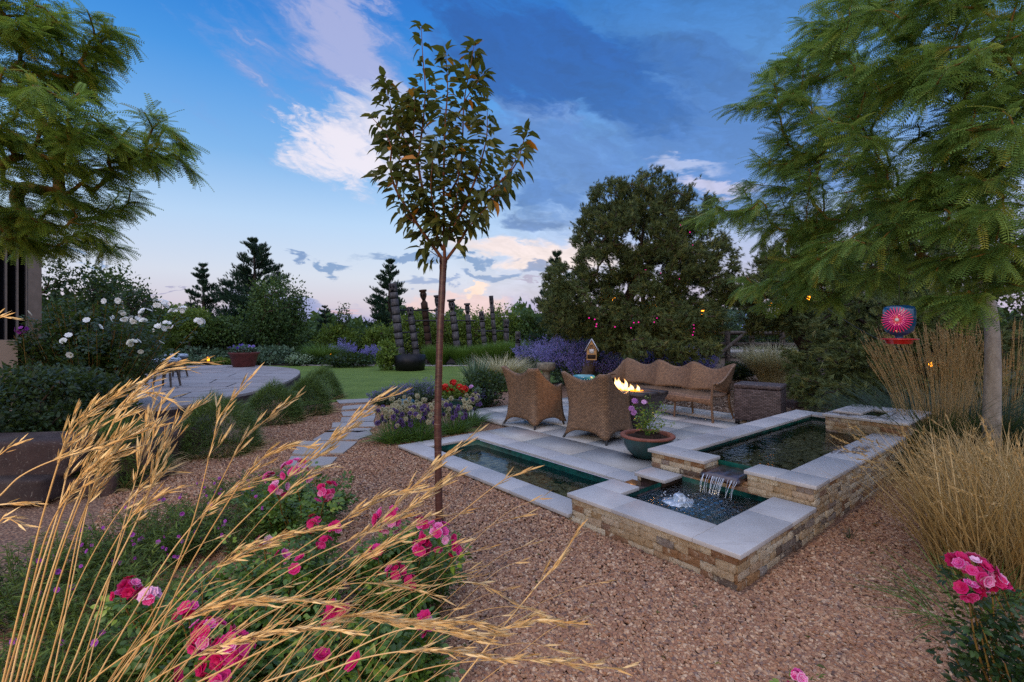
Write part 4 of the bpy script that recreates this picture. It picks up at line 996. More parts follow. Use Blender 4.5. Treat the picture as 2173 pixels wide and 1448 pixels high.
# insect house on the pinyon trunk
hx_, hy_, hz_ = S(1256, 764, 11.6)
ih = thing('insect_house', 'small wooden insect house with steep white roof on the pinyon trunk', 'insect house', (hx_, hy_, hz_), math.radians(-14))
ih.scale = (.76, .76, .72)
w_ = .15; d_ = .11; h_ = .34
mb = MB(); V = [(-w_, -d_, 0), (w_, -d_, 0), (w_, -d_, h_), (0, -d_, h_ + .30), (-w_, -d_, h_)]; V2 = [(x, d_, z) for x, y, z in V]
mb.add(V + V2, [(0, 1, 2, 3, 4)]); mb.add(V + V2, [(9, 8, 7, 6, 5)]); mb.add(V + V2, [(0, 5, 6, 1), (1, 6, 7, 2), (2, 7, 8, 3), (3, 8, 9, 4), (4, 9, 5, 0)]); mb.build('body', MT['new_wood'], ih)
mb = MB()
for s_ in (-1, 1):
    a_ = np.array([0, h_ + .34]); b_ = np.array([s_ * (w_ + .06), h_ - .05]); nrm_ = np.array([s_ * .82, .57]) * .02
    V = [(a_[0], -d_ - .04, a_[1]), (b_[0], -d_ - .04, b_[1]), (b_[0] + nrm_[0], -d_ - .04, b_[1] + nrm_[1]), (a_[0], -d_ - .04, a_[1] + .03)]
    V2 = [(x, d_ + .04, z) for x, y, z in V]; mb.add(V + V2, [(0, 1, 2, 3), (7, 6, 5, 4), (0, 4, 5, 1), (1, 5, 6, 2), (2, 6, 7, 3), (3, 7, 4, 0)])
mb.build('roof', MT['roof_white'], ih)
mb = MB(); box(mb, (-.07, -d_ - .012, .22), (.07, -d_ + .01, .36)); mb.build('nesting_panel', MT['white_frame'], ih)
mb = MB(); box(mb, (-.13, -d_ - .006, .04), (.13, -d_ + .01, .18)); mb.build('mesh_opening', MT['soil'], ih)
mb = MB()
for k in range(16): x_, z_ = (-.10 + .067 * (k % 4)), h_ + .05 * (k // 4); lathe(mb, [(.0, 0), (.02, 0)], seg=8) if False else tube(mb, [(x_ * (1 - (k // 4) * .2), -d_ - .01, z_), (x_ * (1 - (k // 4) * .2), -d_ + .02, z_)], .02, 7, .5)
mb.build('reed_tubes', MT['brown_bark'], ih)

# ================================================================== TOTEM POLES
tot = [ # top u,v, base u, base v, half width px, kind
    (833, 602, 851, 755, 9.5, 'block', 'tallest dark leaning totem pole at the left, rising from the tub'), (869, 652, 884, 752, 7.5, 'block', 'short leaning grey totem pole right of the tallest one'),
    (897, 615, 912, 752, 8, 'figure_brown', 'brown totem pole with flat cap and narrow neck, left of the cherry trunk'), (926, 626, 936, 752, 5.5, 'head', 'totem pole half hidden behind the cherry trunk'),
    (957, 635, 972, 750, 8, 'head', 'grey totem pole with carved face just right of the cherry trunk'), (991, 643, 998, 750, 6, 'head', 'slimmer grey totem pole with face, second right of the cherry trunk'),
    (1021, 661, 1030, 748, 6, 'block', 'plain shorter totem pole left of the tall slender one'), (1042, 628, 1052, 748, 5, 'block', 'tall slender leaning totem pole at the right of the row'),
    (1074, 678, 1075, 750, 6.5, 'block', 'short thick pale totem pole near the right end of the row'), (1099, 704, 1099, 765, 6, 'stump', 'shortest pale totem stump at the right end beside the blue sage')]
rt = np.random.default_rng(31)
for k, (tu, tv, bu, bv, hp_, kind_, lab) in enumerate(tot):
    d = 22.6 + (k % 3) * .3 - (2.0 if kind_ == 'stump' else 0)
    top = S(tu, tv, d); base = S(bu, bv, d); L_ = (top - base); L_ = L_ / max(1e-6, (top[2] - base[2])); base = base - L_ * (base[2] + .1)
    root = thing('totem_pole', lab, 'totem pole', base, group='carved totem poles beyond the lawn'); tv_ = top - base; Ht = np.linalg.norm(tv_); ax = tv_ / Ht
    r0 = hp_ / F * d * .88
    Rm = frames(ax[None], up=(0, 1, 0))[0]   # columns: side, axis, normal
    M = np.stack([Rm[:, 0], Rm[:, 2], Rm[:, 1]], -1)
    prof, tt = [], []
    mname = 'totem_brown' if kind_ == 'figure_brown' else 'totem_wood'
    head = .62 if kind_ in ('head', 'figure_brown') else .42
    zz = 0; body = Ht - head
    while zz < body:
        hb = rt.uniform(.30, .44); z1 = min(zz + hb, body)
        w0 = r0 * rt.uniform(.97, 1.03)
        prof += [(w0 * .955, zz, 0.), (w0 * .95, zz + .05, 0.), (w0 * 1.0, zz + .054, 1.), (w0 * 1.0, (zz + z1) / 2, 1.), (w0 * 1.0, z1 - .006, 1.), (w0 * .955, z1 - .001, 0.)]
        zz = z1
    mb = MB(); prof = np.array(prof); lathe(mb, prof[:, :2], seg=14, tint=np.repeat(prof[:, 2], 14), wob=.05)
    mb.V[-1] = mb.V[-1] @ M.T; mb.build('shaft', MT[mname], root, smooth=False)
    mb = MB()
    if kind_ in ('head', 'figure_brown'):
        q = [(.62, 0, 1), (.45, .04, 1), (.78, .12, 1), (.98, .26, 1), (1.0, .40, 1), (.82, .48, 0), (.85, .50, 0), (1.25, .52, 1), (1.28, .60, 1), (0.01, .61, 1)]
        if kind_ == 'figure_brown': q = [(.9, 0, 1), (.55, .08, 1), (.5, .12, 1), (.95, .28, 1), (1.05, .40, 1), (.8, .5, 1), (1.15, .53, 1), (1.15, .61, 1), (.01, .62, 1)]
    else: q = [(.85, 0, 0), (.85, .04, 0), (1.05, .06, 1), (1.08, .2, 1), (1.0, .34, 1), (1.08, .36, 1), (1.06, .42, 1), (.01, .425, 1)]
    q = np.array(q); lathe(mb, np.c_[q[:, 0] * r0, q[:, 1] + body], seg=14, tint=np.repeat(q[:, 2], 14))
    # carved brow, eyes and mouth stand a little proud
    hc = body + (.30 if head > .5 else .20)
    for (ex, ez, ew, eh, tn) in ((-.38, .06, .20, .05, 0), (.38, .06, .20, .05, 0), (0, .0, .10, .14, 1), (0, -.13, .36, .045, 0)):
        box(mb, (r0 * (ex - ew), -r0 * 1.14, hc + ez - eh), (r0 * (ex + ew), -r0 * .7, hc + ez + eh), tn)
    mb.V = [v @ M.T for v in mb.V]; mb.build('carved_head', MT[mname], root)
for (u0, u1, v_, lab) in ((848, 943, 659, 'highest thin black rail behind the left totem poles'), (861, 1010, 681, 'long thin black rail crossing behind the middle totem poles'),
                          (835, 890, 706, 'lowest thin black rail behind the two left totem poles'), (1014, 1068, 703, 'short thin black rail behind the right totem poles')):
    mb = MB(); p0, p1 = S(u0, v_, 23.0), S(u1, v_, 23.0); c_ = (p0 + p1) / 2; tube(mb, [p0 - c_, p1 - c_], .034, 8); mb2 = mb.build('rail', MT['dark_metal']); mb2.location = c_
    tag(mb2, lab, 'rail', 'black rails behind the totem poles')
cx_, cy_ = W(862, 789, -.03); cy_ += .5
tubp = thing('planter_tub', 'low round dark metal tub at the foot of the tallest totem pole', 'planter', (cx_, cy_ + .2, -.05))
mb = MB(); lathe(mb, [(0, 0), (.56, 0), (.58, .35), (.60, .62), (.56, .62), (.54, .5), (0, .5)], seg=32); mb.build('tub', MT['dark_metal'], tubp, smooth=False)

# ================================================================== TERRACE ON THE LEFT
TZ = .26
tp = smooth_poly([W(322, 868, TZ), W(380, 862, TZ), W(470, 845, TZ), W(560, 826, TZ), W(618, 806, TZ), W(638, 790, TZ), W(622, 782, TZ), W(560, 776.5, TZ), W(480, 775, TZ), W(380, 777, TZ), (-13.5, 15.5), (-9.8, 11.2), (-6.9, 8.7)], 5)
tr_ = thing('stone_terrace', 'raised curved flagstone terrace behind the grass mounds on the left', 'terrace', (-8.5, 12, 0))
mb = MB(); poly(mb, [(x + 8.5, y - 12) for x, y in tp], -.1, TZ - .05, .2); mb.build('stone_edge', MT['sandstone'], tr_)
# irregular flags: jittered grid clipped to the outline
def inside(p, P):
    x, y = p; c = False; j = len(P) - 1
    for i_ in range(len(P)):
        if (P[i_][1] > y) != (P[j][1] > y) and x < (P[j][0] - P[i_][0]) * (y - P[i_][1]) / (P[j][1] - P[i_][1]) + P[i_][0]: c = not c
        j = i_
    return c
bm = bmesh.new(); vs = [bm.verts.new((x, y, 0)) for x, y in tp]; f = bm.faces.new(vs); f.normal_update()
if f.normal.z < 0: f.normal_flip()
rf_ = np.random.default_rng(12)
for k in range(13):
    y_ = 7.5 + k * .85; nv = Vector((rf_.uniform(-.12, .12), 1, 0)).normalized(); g_ = bm.faces[:] + bm.edges[:] + bm.verts[:]
    bmesh.ops.bisect_plane(bm, geom=g_, plane_co=(-7, y_, 0), plane_no=nv)
faces0 = list(bm.faces)
bmesh.ops.split_edges(bm, edges=bm.edges[:])
for f0 in list(bm.faces):
    xs = [v.co.x for v in f0.verts]; x0, x1 = min(xs), max(xs); cur = f0; x_ = x0 + rf_.uniform(.5, 1.3)
    while x_ < x1 - .3:
        g_ = [cur] + list(cur.edges) + list(cur.verts); r__ = bmesh.ops.bisect_plane(bm, geom=g_, plane_co=(x_, cur.calc_center_median().y, 0), plane_no=Vector((1, rf_.uniform(-.5, .5), 0)).normalized())
        nf = [q for q in r__['geom'] if isinstance(q, bmesh.types.BMFace)]
        if len(nf) < 2: break
        cur = max(nf, key=lambda q: q.calc_center_median().x); x_ += rf_.uniform(.8, 1.7)
bmesh.ops.split_edges(bm, edges=bm.edges[:])
for f0 in bm.faces:
    c = f0.calc_center_median()
    for v in f0.verts:
        d_ = (v.co - c); 
        if d_.length > .05: v.co = c + d_ * (1 - .028 / d_.length)
mb = MB()
for f0 in bm.faces:
    pts2 = [(v.co.x + 8.5, v.co.y - 12) for v in f0.verts]
    if len(pts2) >= 3: poly(mb, pts2, TZ - .05, TZ - rf_.uniform(0, .004), rf_.uniform(0, 1))
bm.free(); mb.build('flagstones', MT['flagstone'], tr_)
# terracotta planter with petunias
ppx, ppy = W(518, 778, TZ); pp_ = thing('terracotta_planter', 'wide reddish planter with petunias standing at the back of the terrace', 'planter', (ppx, ppy, TZ))
mb = MB(); lathe(mb, [(0, 0), (.34, 0), (.36, .03), (.44, .40), (.49, .45), (.50, .50), (.45, .50), (.43, .44), (0, .44)], seg=36); mb.build('pot', MT['rust_pot'], pp_, smooth=True)
# stools with patterned cushions
for (u_, v_, dd, lab) in ((374, 757, 13.2, 'rear stool with blue and white patterned cushion on the terrace'), (354, 766, 11.0, 'front stool with blue and white patterned cushion beside the white roses')):
    p_ = S(u_, v_, dd); st = thing('stool', lab, 'stool', (p_[0], p_[1], TZ), .3, 'stools on the terrace'); hh_ = p_[2] - TZ
    mb = MB(); lathe(mb, [(0, hh_ - .03), (.24, hh_ - .03), (.275, hh_), (.275, hh_ + .04), (.24, hh_ + .07), (0, hh_ + .08)], seg=28); mb.build('cushion', MT['cushion'], st, smooth=True)
    mb = MB(); lathe(mb, [(0, hh_ - .10), (.25, hh_ - .10), (.26, hh_ - .06), (.25, hh_ - .035), (0, hh_ - .035)], seg=28); mb.build('seat', MT['fence_wood'], st, smooth=True)
    for k in range(4):
        a_ = k * math.pi / 2 + .6; mb = MB(); tube(mb, [(.27 * math.cos(a_), .27 * math.sin(a_), 0), (.18 * math.cos(a_), .18 * math.sin(a_), hh_ - .1)], [.022, .028], 8); mb.build('leg', MT['fence_wood'], st, smooth=True)
# path lights
for (u_, v_, dd, lab) in ((367, 764, 17.5, 'lit path light with black cap behind the stools'), (442, 762, 18.5, 'lit path light glowing orange left of the terracotta planter'), (700, 752, 22.6, 'lit path light glowing orange before the blue sage')):
    p_ = S(u_, v_, dd); q = thing('path_light', lab, 'garden light', (p_[0], p_[1], 0), group='lit path lights along the beds')
    mb = MB(); tube(mb, [(0, 0, 0), (0, 0, p_[2] - .08)], .015, 8); mb.build('post', MT['dark_metal'], q)
    mb = MB(); tube(mb, [(0, 0, p_[2] - .08), (0, 0, p_[2] + .08)], .045, 10); mb.build('lens', MT['path_glow'], q)
    mb = MB(); lathe(mb, [(.0, p_[2] + .14), (.05, p_[2] + .12), (.13, p_[2] + .08), (0, p_[2] + .082)], seg=16); mb.build('cap', MT['dark_metal'], q)

# sandstone retaining blocks, left
rsb = np.random.default_rng(7)
def boulder(name, c, dim, rz, lab, seed, group):
    bm = bmesh.new(); bmesh.ops.create_cube(bm, size=1); bmesh.ops.subdivide_edges(bm, edges=bm.edges[:], cuts=9, use_grid_fill=True)
    r_ = np.random.default_rng(seed)
    for v in bm.verts:
        p_ = np.array(v.co) * 2; k_ = (np.abs(p_) ** 14).sum() ** (1 / 14); p_ = p_ / max(1, k_) * .5; p_ = p_ * (1 + r_.uniform(-.018, .014)); v.co = Vector(p_ * np.array(dim))
    me = bpy.data.meshes.new(name); bm.to_mesh(me); bm.free(); at = me.attributes.new('tint', 'FLOAT', 'POINT'); at.data.foreach_set('value', np.full(len(me.vertices), r_.uniform(), np.float32))
    me.materials.append(MT['sandstone']); o = bpy.data.objects.new(name, me); COL.objects.link(o); o.location = c; o.rotation_euler = (0, 0, rz); smooth(o)
    sb = o.modifiers.new('s', 'SUBSURF'); sb.levels = 1; sb.render_levels = 1
    return tag(o, lab, 'stone block', group)
G_ = 'red sandstone blocks edging the left beds'
for k, (u_, v_, d_, dim_, rz_, lab_) in enumerate([
    (40, 965, 4.7, (1.25, .5, .36), .10, 'long upper sandstone block at the far left edge'), (225, 968, 5.1, (.95, .5, .31), .26, 'upper sandstone block beside the nearest grass mound'),
    (20, 1030, 4.55, (1.0, .5, .24), .05, 'lower dark sandstone block at the far left on the gravel'), (165, 1030, 4.8, (.8, .5, .25), .30, 'middle lower sandstone block below the dark shrub'), (290, 1022, 5.15, (.6, .42, .2), .12, 'small lower sandstone block touching the nearest grass mound')]):
    p_ = S(u_, v_, d_); boulder('sandstone_block', (p_[0], p_[1], p_[2]), dim_, rz_, lab_, 20 + k, G_)
p_ = S(330, 930, 6.1); boulder('sandstone_block', (p_[0], p_[1], .02), (.8, .7, .55), -.4, 'upright sandstone block between two grass mounds left of the terrace', 3, G_)
p_ = S(372, 905, 7.0); boulder('sandstone_block', (p_[0], p_[1], .05), (.9, .6, .42), .5, 'sandstone block at the near tip of the terrace', 4, G_)
p_ = S(1180, 1000, 1); c4 = W(1700, 873, 0); boulder('sandstone_block', (c4[0] + .25, c4[1] + .5, .03), (.5, .3, .22), .3, 'small red sandstone block on the mulch right of the ottoman', 5, G_)

# ================================================================== HOUSE CORNER, LEFT
hs = thing('house', 'corner of a stucco house with a tall dark window at the left edge', 'house', (-8.6, 7.9, 0))
X1 = S(47, 0, 8)[0]; Xp = S(76, 0, 8)[0]; zs = S(0, 722, 8)[2]; O_ = (-8.6, 7.9)
def prism(mb, x0, x1, y0, y1, z0, z1):
    """block whose right side runs back and away to the left"""
    k = (y1 - y0) * 1.25; poly(mb, [(x0 - O_[0], y0 - O_[1]), (x1 - O_[0], y0 - O_[1]), (x1 - k - O_[0], y1 - O_[1]), (x0 - k - O_[0], y1 - O_[1])], z0, z1)
mb = MB(); prism(mb, -14, X1 - .02, 7.95, 11, -.1, zs); prism(mb, -14, Xp + .03, 7.92, 11, 3.3, 3.55); bev(mb.build('wall', MT['stucco'], hs), .03, 3)
mb = MB(); prism(mb, X1, Xp, 8.1, 11, -.1, 3.3); mb.build('corner_post', MT['window_frame_grey'], hs)
mb = MB(); prism(mb, -13.9, X1, 8.3, 8.4, zs, 3.3); wn = mb.build('window', MT['window_glass'], hs)
mb = MB(); prism(mb, -13.9, X1 - 1.3, 8.9, 10.9, zs, 3.3); mb.build('curtain_wall', MT['black_plastic'], hs)
mb = MB()
for u_ in (16, 40, 60):
    x_ = S(u_, 0, 8.2)[0]; prism(mb, x_ - .02, x_ + .015, 8.18, 8.29, zs, 3.3)
for k in range(16): x_ = -13.6 + k * .32; prism(mb, x_, x_ + .035, 8.2, 8.29, zs, 3.3)
mb.build('frame', MT['window_frame_grey'], wn)

# ================================================================== FENCE AT THE RIGHT
fz = thing('rail_fence', 'weathered post and rail fence with wire mesh beyond the mulch bed', 'fence', (8, 17, 0))
mb = MB(); dF = 17.0
for v_ in (706, 730, 756): p0, p1 = S(1470, v_, dF), S(1720, v_ + 2, dF + .6); tube(mb, [p0 - [8, 17, 0], p1 - [8, 17, 0]], .07, 8)
mb.build('rail', MT['fence_wood'], fz)
for u_ in (1497, 1544, 1595, 1660):
    mb = MB(); p0 = S(u_, 760, dF + .1); p0[2] = -.1; p1 = p0.copy(); p1[2] = S(0, 702, dF)[2]; tube(mb, [p0 - [8, 17, 0], p1 - [8, 17, 0]], .10, 8); mb.build('post', MT['fence_wood'], fz)
mb = MB(); p0, p1 = S(1505, 770, dF - .1), S(1590, 700, dF - .1); tube(mb, [p0 - [8, 17, 0], p1 - [8, 17, 0]], .06, 8); mb.build('brace', MT['fence_wood'], fz)
mb = MB()
for k in range(60): p0 = S(1470 + k * 4.2, 758, dF + .02); p1 = p0.copy(); p0[2] = .55; p1[2] = S(0, 706, dF)[2]; tube(mb, [p0 - [8, 17, 0], p1 - [8, 17, 0]], .005, 3, cap=False)
for k in range(12): z_ = .6 + k * .085; tube(mb, [S(1470, 0, dF)[:2].tolist() + [z_], S(1720, 0, dF + .6)[:2].tolist() + [z_]] - np.array([8, 17, 0]), .005, 3, cap=False)
mb.build('wire_mesh', MT['dark_metal'], fz)

# ================================================================== HUMMINGBIRD FEEDER
fx, fy, fzz = S(1908, 687, 3.35)
fe = thing('hummingbird_feeder', 'blue and magenta glass hummingbird feeder hanging from the right tree', 'bird feeder', (fx, fy, fzz), -.67)
mb = MB(); lathe(mb, [(.0, .125), (.055, .125), (.085, .115), (.092, .09), (.092, .0), (.08, -.05), (.05, -.075), (.022, -.085), (.022, -.105)], seg=32); mb.V[-1][:, 1] *= .55; mb.build('bottle', MT['blue_glass'], fe, smooth=True)
mb = MB()
n_ = 28
for k in range(n_):
    a_ = k * 2 * math.pi / n_; ca, sa = math.cos(a_), math.sin(a_)
    P = [(-.012 + r_ * ca, -.056 - .014 * math.sin(math.pi * min(1, r_ / .075)), .025 + r_ * sa * 1.0) for r_ in (.02, .042, .066, .086)]
    tube(mb, P, [.0022, .0036, .0050, .003], 5, [0, .2, .5, 1.0])
for k in range(20):
    a_ = k * 2 * math.pi / 20; P = [(-.012 + r_ * math.cos(a_), -.068, .025 + r_ * math.sin(a_)) for r_ in (.012, .03, .042)]; tube(mb, P, .0028, 5, [1, 1, .8])
mb.build('flower_ornament', MT['magenta_glass'], fe, smooth=True)
mb = MB(); V = ICO2 * [.0125, .006, .0125] + [-.012, -.073, .025]; mb.add(V, ICO2F); mb.build('centre_button', MT['white_frame'], fe, smooth=True)
mb = MB(); lathe(mb, [(0, -.10), (.04, -.10), (.108, -.104), (.110, -.109), (.08, -.113), (.074, -.138), (.06, -.142), (0, -.142)], seg=36); mb.build('feeding_dish', MT['red_plastic'], fe, smooth=True)
mb = MB(); tube(mb, [(0, 0, .12), (0, 0, .155), (.006, 0, .168), (0, 0, .18), (0, 0, .34)], .0022, 6); mb.build('hook', MT['dark_metal'], fe)

# black spot light by the right wall
q = AB(7.15, -1.12); sl_ = thing('spot_light', 'black garden spotlight standing behind the far stone wall corner', 'garden light', (q[0], q[1], GZ), .6)
mb = MB(); tube(mb, [(0, 0, 0), (0, 0, .2)], .018, 8); mb.build('stake', MT['black_plastic'], sl_)
mb = MB(); tube(mb, [(0, 0, .2), (0, .02, .30), (0, .04, .38)], [.03, .05, .055], 12); mb.build('lamp_head', MT['black_plastic'], sl_)
mb = MB(); box(mb, (-.04, -.03, .12), (.04, .03, .17)); mb.build('junction_box', MT['fence_wood'], sl_)
# ================================================================== VEGETATION
# leaf templates: length along +Y, width X, normal Z
def leafT(w=.5, L=1.0, fold=.12, curl=.25):
    """pointed oval folded along the midrib, tip curling down (8 verts, 6 faces as quads/degenerate-free)"""
    ys = [0, .3, .68, 1.0]; ws = [.04, .95, .72, .02]
    V = []
    for y, q in zip(ys, ws):
        z = -curl * y * y; V += [(-w * .5 * q, y * L, z + fold * q * w), (0, y * L, z), (w * .5 * q, y * L, z + fold * q * w)]
    Fq = []
    for k in range(3): Fq += [(3 * k, 3 * k + 1, 3 * k + 4, 3 * k + 3), (3 * k + 1, 3 * k + 2, 3 * k + 5, 3 * k + 4)]
    return np.array(V), np.array(Fq)
LEAF = leafT()
QUAD = (np.array([(0, 0, 0), (.30, .5, .04), (0, 1, -.05), (-.30, .5, .04)]), np.array([(0, 1, 2, 3)]))
def frondT(n=12, L=1.0, lw=.17):
    """pinnate honey-locust leaf: thin rachis with paired leaflets"""
    V, Fq = [], []
    for k in range(6):
        y0, y1 = k / 6, (k + 1) / 6; z0, z1 = -.22 * y0 ** 2, -.22 * y1 ** 2; o = len(V)
        V += [(-.006, y0, z0), (.006, y0, z0), (.006, y1, z1), (-.006, y1, z1)]; Fq.append((o, o + 1, o + 2, o + 3))
    for k in range(n):
        y = .10 + .88 * k / (n - 1); z = -.22 * y * y; ll = lw * (1 - .45 * abs(y - .45) ** 1.5 * 1.6)
        for s in (-1, 1):
            o = len(V); dx, dy = s * ll * .93, ll * .42; wx, wy = -s * .008, .021
            V += [(0, y, z), (dx * .5 + wx, y + dy * .5 + wy, z - .008), (dx, y + dy, z - .03), (dx * .5 - wx, y + dy * .5 - wy, z - .008)]; Fq.append((o, o + 1, o + 2, o + 3))
    return np.array(V), np.array(Fq)
FROND = frondT()
def tuftT(n=11, w=.035, spread=.55, seed=0):
    r = np.random.default_rng(seed); V, Fq = [], []
    for k in range(n):
        a = r.uniform(0, 6.28); s = r.uniform(.2, 1) * spread; d = norm(np.array([math.cos(a) * s, 1, math.sin(a) * s])); L = r.uniform(.7, 1); y0 = r.uniform(-.5, .25)
        sd = norm(np.cross(d, r.normal(size=3))) * w; o = len(V)
        b = np.array([0, y0, 0]); V += [b - sd, b + sd, b + d * L * .8 + sd * .6, b + d * L - sd * .1]; Fq.append((o, o + 1, o + 2, o + 3))
    return np.array(V), np.array(Fq)
TUFT = tuftT(); TUFT2 = tuftT(16, .05, .9, 3)
def bladeT(seg=3, w=.03, curve=.35):
    V, Fq = [], []
    for k in range(seg + 1):
        t = k / seg; ww = w * (1 - t) ** .7 + .0015; V += [(-ww / 2, t, -curve * t * t), (ww / 2, t, -curve * t * t)]
    Fq = [(2 * k, 2 * k + 1, 2 * k + 3, 2 * k + 2) for k in range(seg)]
    return np.array(V), np.array(Fq)

def sph(rng, n, surf=.0):
    d = norm(rng.normal(size=(n, 3))); r = rng.uniform(0, 1, n) ** (1 / 3) if surf == 0 else rng.uniform(surf, 1, n) ** (1 / 2)
    return d * r[:, None]
def grow(trunk, targets, start=0.35, k=4, jit=.04, sag=.0, rng=None):
    """join crown points to a trunk polyline by branching paths; returns node positions, parents, tip count and paths"""
    pos = [np.array(q, float) for q in trunk]; parn = [-1] + list(range(len(trunk) - 1)); s0 = int(len(trunk) * start)
    paths = [list(range(len(trunk)))]
    T = sorted(targets, key=lambda q: np.linalg.norm(np.asarray(q) - pos[-1] * .5 - pos[s0] * .5))
    for q in T:
        q = np.asarray(q, float); A = np.array(pos[s0:]); d = np.linalg.norm(A - q, axis=1) + .35 * np.maximum(0, A[:, 2] - q[2]); j = int(np.argmin(d)) + s0
        b = pos[j]; L = np.linalg.norm(q - b)
        if L < .03: continue
        kk = max(2, min(k, int(L / .08) + 1)); prev = j; path = [j]
        for m_ in range(1, kk + 1):
            t_ = m_ / kk; pnt = b + (q - b) * t_ + rng.normal(size=3) * jit * L * math.sin(math.pi * t_) + np.array([0, 0, sag * L * math.sin(math.pi * t_)])
            pos.append(pnt); parn.append(prev); prev = len(pos) - 1; path.append(prev)
        paths.append(path)
    cnt = np.zeros(len(pos)); 
    for p_ in paths[1:]: cnt[p_[-1]] += 1
    for i_ in range(len(pos) - 1, 0, -1):
        if parn[i_] >= 0: cnt[parn[i_]] += cnt[i_]
    return pos, parn, np.maximum(cnt, 1), paths
def limbs(mb, pos, cnt, paths, r0, rtip, e=.5, sides=6, minr=0, sides0=10):
    tot_ = cnt.max()
    for i_, p_ in enumerate(paths):
        P = np.array([pos[q] for q in p_]); R = rtip + (r0 - rtip) * (cnt[p_] / tot_) ** e
        if i_ > 0: R[0] = min(R[0], R[1] * 1.25)
        if R.max() < minr: continue
        tube(mb, P, R, sides0 if i_ == 0 else sides, .5, 0)

def path_samples(pos, paths, rng, n, tmin=.2, skip=1):
    ps = [p_ for p_ in paths[skip:] if len(p_) > 1]; L = np.array([np.linalg.norm(pos[p_[-1]] - pos[p_[0]]) for p_ in ps]); pr = L / L.sum()
    idx = rng.choice(len(ps), n, p=pr); out_p, out_d = [], []
    for i_ in idx:
        p_ = ps[i_]; t_ = (tmin + (1 - tmin) * rng.uniform()) * (len(p_) - 1); k = min(int(t_), len(p_) - 2); a, b = pos[p_[k]], pos[p_[k + 1]]
        out_p.append(a + (b - a) * (t_ - k)); out_d.append(norm(b - a))
    return np.array(out_p), np.array(out_d)

# ---------------------------------------------------------------- honey locusts (left and right)
def locust(name, label, trunk, lobes, n_fr, mats, barkn, wind, rng, r0, fl=(.16, .26), ntw=150, group=None, extra=None):
    base = np.array(trunk[0], float); root = thing(name, label, 'tree', base, group=group)
    T = []
    for (c, r_, n) in lobes:
        T += list(np.asarray(c) + sph(rng, n, .2) * np.asarray(r_))
    tr = catmull(trunk, 5); pos, parn, cnt, paths = grow(tr, T, .45, 5, .06, .06, rng)
    mb = MB(); tube(mb, tr, np.linspace(r0, r0 * .45, len(tr)) + .018 * np.exp(-np.linspace(0, 1, len(tr)) * 14), 16); o = mb.build('trunk', MT[barkn[0]], root, smooth=True, loc=None)
    mb2 = MB(); limbs(mb2, pos, cnt, [[0, 0]] + paths[1:], r0 * .62, .0035, .5, 6) if False else [tube(mb2, np.array([pos[q] for q in p_]), np.minimum(.003 + (r0 * .6) * (cnt[p_] / cnt.max()) ** .5, r0 * .55), 6) for p_ in paths[1:]]
    mb2.build('branch', MT[barkn[1]], root, smooth=True)
    ntg = ntw * 6
    P, D = path_samples(pos, paths, rng, n_fr, .05)
    sgn = rng.choice([-1, 1], n_fr)[:, None]; sd_ = norm(np.cross(D, [0, 0, 1.]))
    out_ = norm(D * .55 + sgn * sd_ * .65 + np.asarray(wind) * rng.uniform(.1, .9, (n_fr, 1)) + rng.normal(size=(n_fr, 3)) * .22 + np.array([0, 0, -.22]))
    mb3 = MB(); tl = rng.uniform(.0, .13, n_fr)
    P = P + rng.normal(size=(n_fr, 3)) * .012
    tint = np.clip(rng.normal(.46, .26, n_fr), 0, 1)
    scatter(mb3, *FROND, P, frames(out_, rng.normal(0, .35, n_fr)), rng.uniform(fl[0], fl[1], n_fr), tint)
    mb3.build('crown', MT[mats], root)
    for ch in [x for x in bpy.data.objects if x.parent == root]: ch.matrix_parent_inverse = Matrix.Translation(root.location).inverted()
    return root, pos, cnt, paths
rng = np.random.default_rng(1001)
def lobes_px(L, near=None):
    out_l = []
    for (u, v, d, ru, rv, n) in L:
        if near and u >= near: d = d * .76
        out_l.append((S(u, v, d), (ru / F * d, .22 * d * max(.6, ru / 150), rv / F * d), n))
    return out_l
bR = W(2104, 1008, GZ); bR = (5.15, 5.2)
trR = [(bR[0], bR[1], GZ), (bR[0] + .0, bR[1], .6), (bR[0] + .01, bR[1], 1.25), (bR[0] + .03, bR[1] + .05, 1.75), (bR[0] - .12, bR[1] + .05, 2.4), (bR[0] - .35, bR[1], 3.1), (bR[0] - .5, bR[1] - .1, 3.9)]
LR = [(2080, 60, 4.6, 200, 130, 60), (1900, 70, 4.9, 150, 110, 46), (1800, 160, 5.2, 130, 90, 40), (1700, 150, 5.3, 100, 45, 22), (1640, 170, 5.2, 55, 25, 8), (1960, 260, 4.6, 200, 150, 70), (1720, 290, 5.2, 140, 70, 40),
      (1600, 235, 5.1, 60, 35, 10), (1640, 370, 5.3, 80, 60, 22), (1780, 430, 5.2, 170, 90, 50), (2100, 330, 3.9, 140, 150, 46), (1660, 470, 5.4, 110, 45, 24), (1570, 455, 5.2, 70, 18, 9), (1510, 445, 5.0, 35, 14, 4), (1930, 520, 4.9, 190, 90, 60),
      (1700, 570, 5.4, 110, 45, 28), (1640, 620, 5.6, 75, 30, 12), (2110, 560, 4.4, 90, 80, 30), (1850, 10, 4.6, 90, 45, 20), (2000, 640, 4.6, 60, 30, 10), (1790, 600, 5.0, 100, 45, 20), (1760, 40, 4.8, 40, 50, 10)]
locust('honey_locust', 'honey locust with pale grey trunk and feathery crown at the right', trR, lobes_px(LR + [(2140, 180, 4.4, 110, 110, 40), (2020, 420, 4.8, 120, 90, 30), (2140, 420, 4.5, 90, 120, 26)], 1860), 16500, 'locust', ('grey_bark', 'locust_twig'), (-.75, -.1, -.15), rng, .082, (.13, .24))
bL = (-5.3, 4.2)
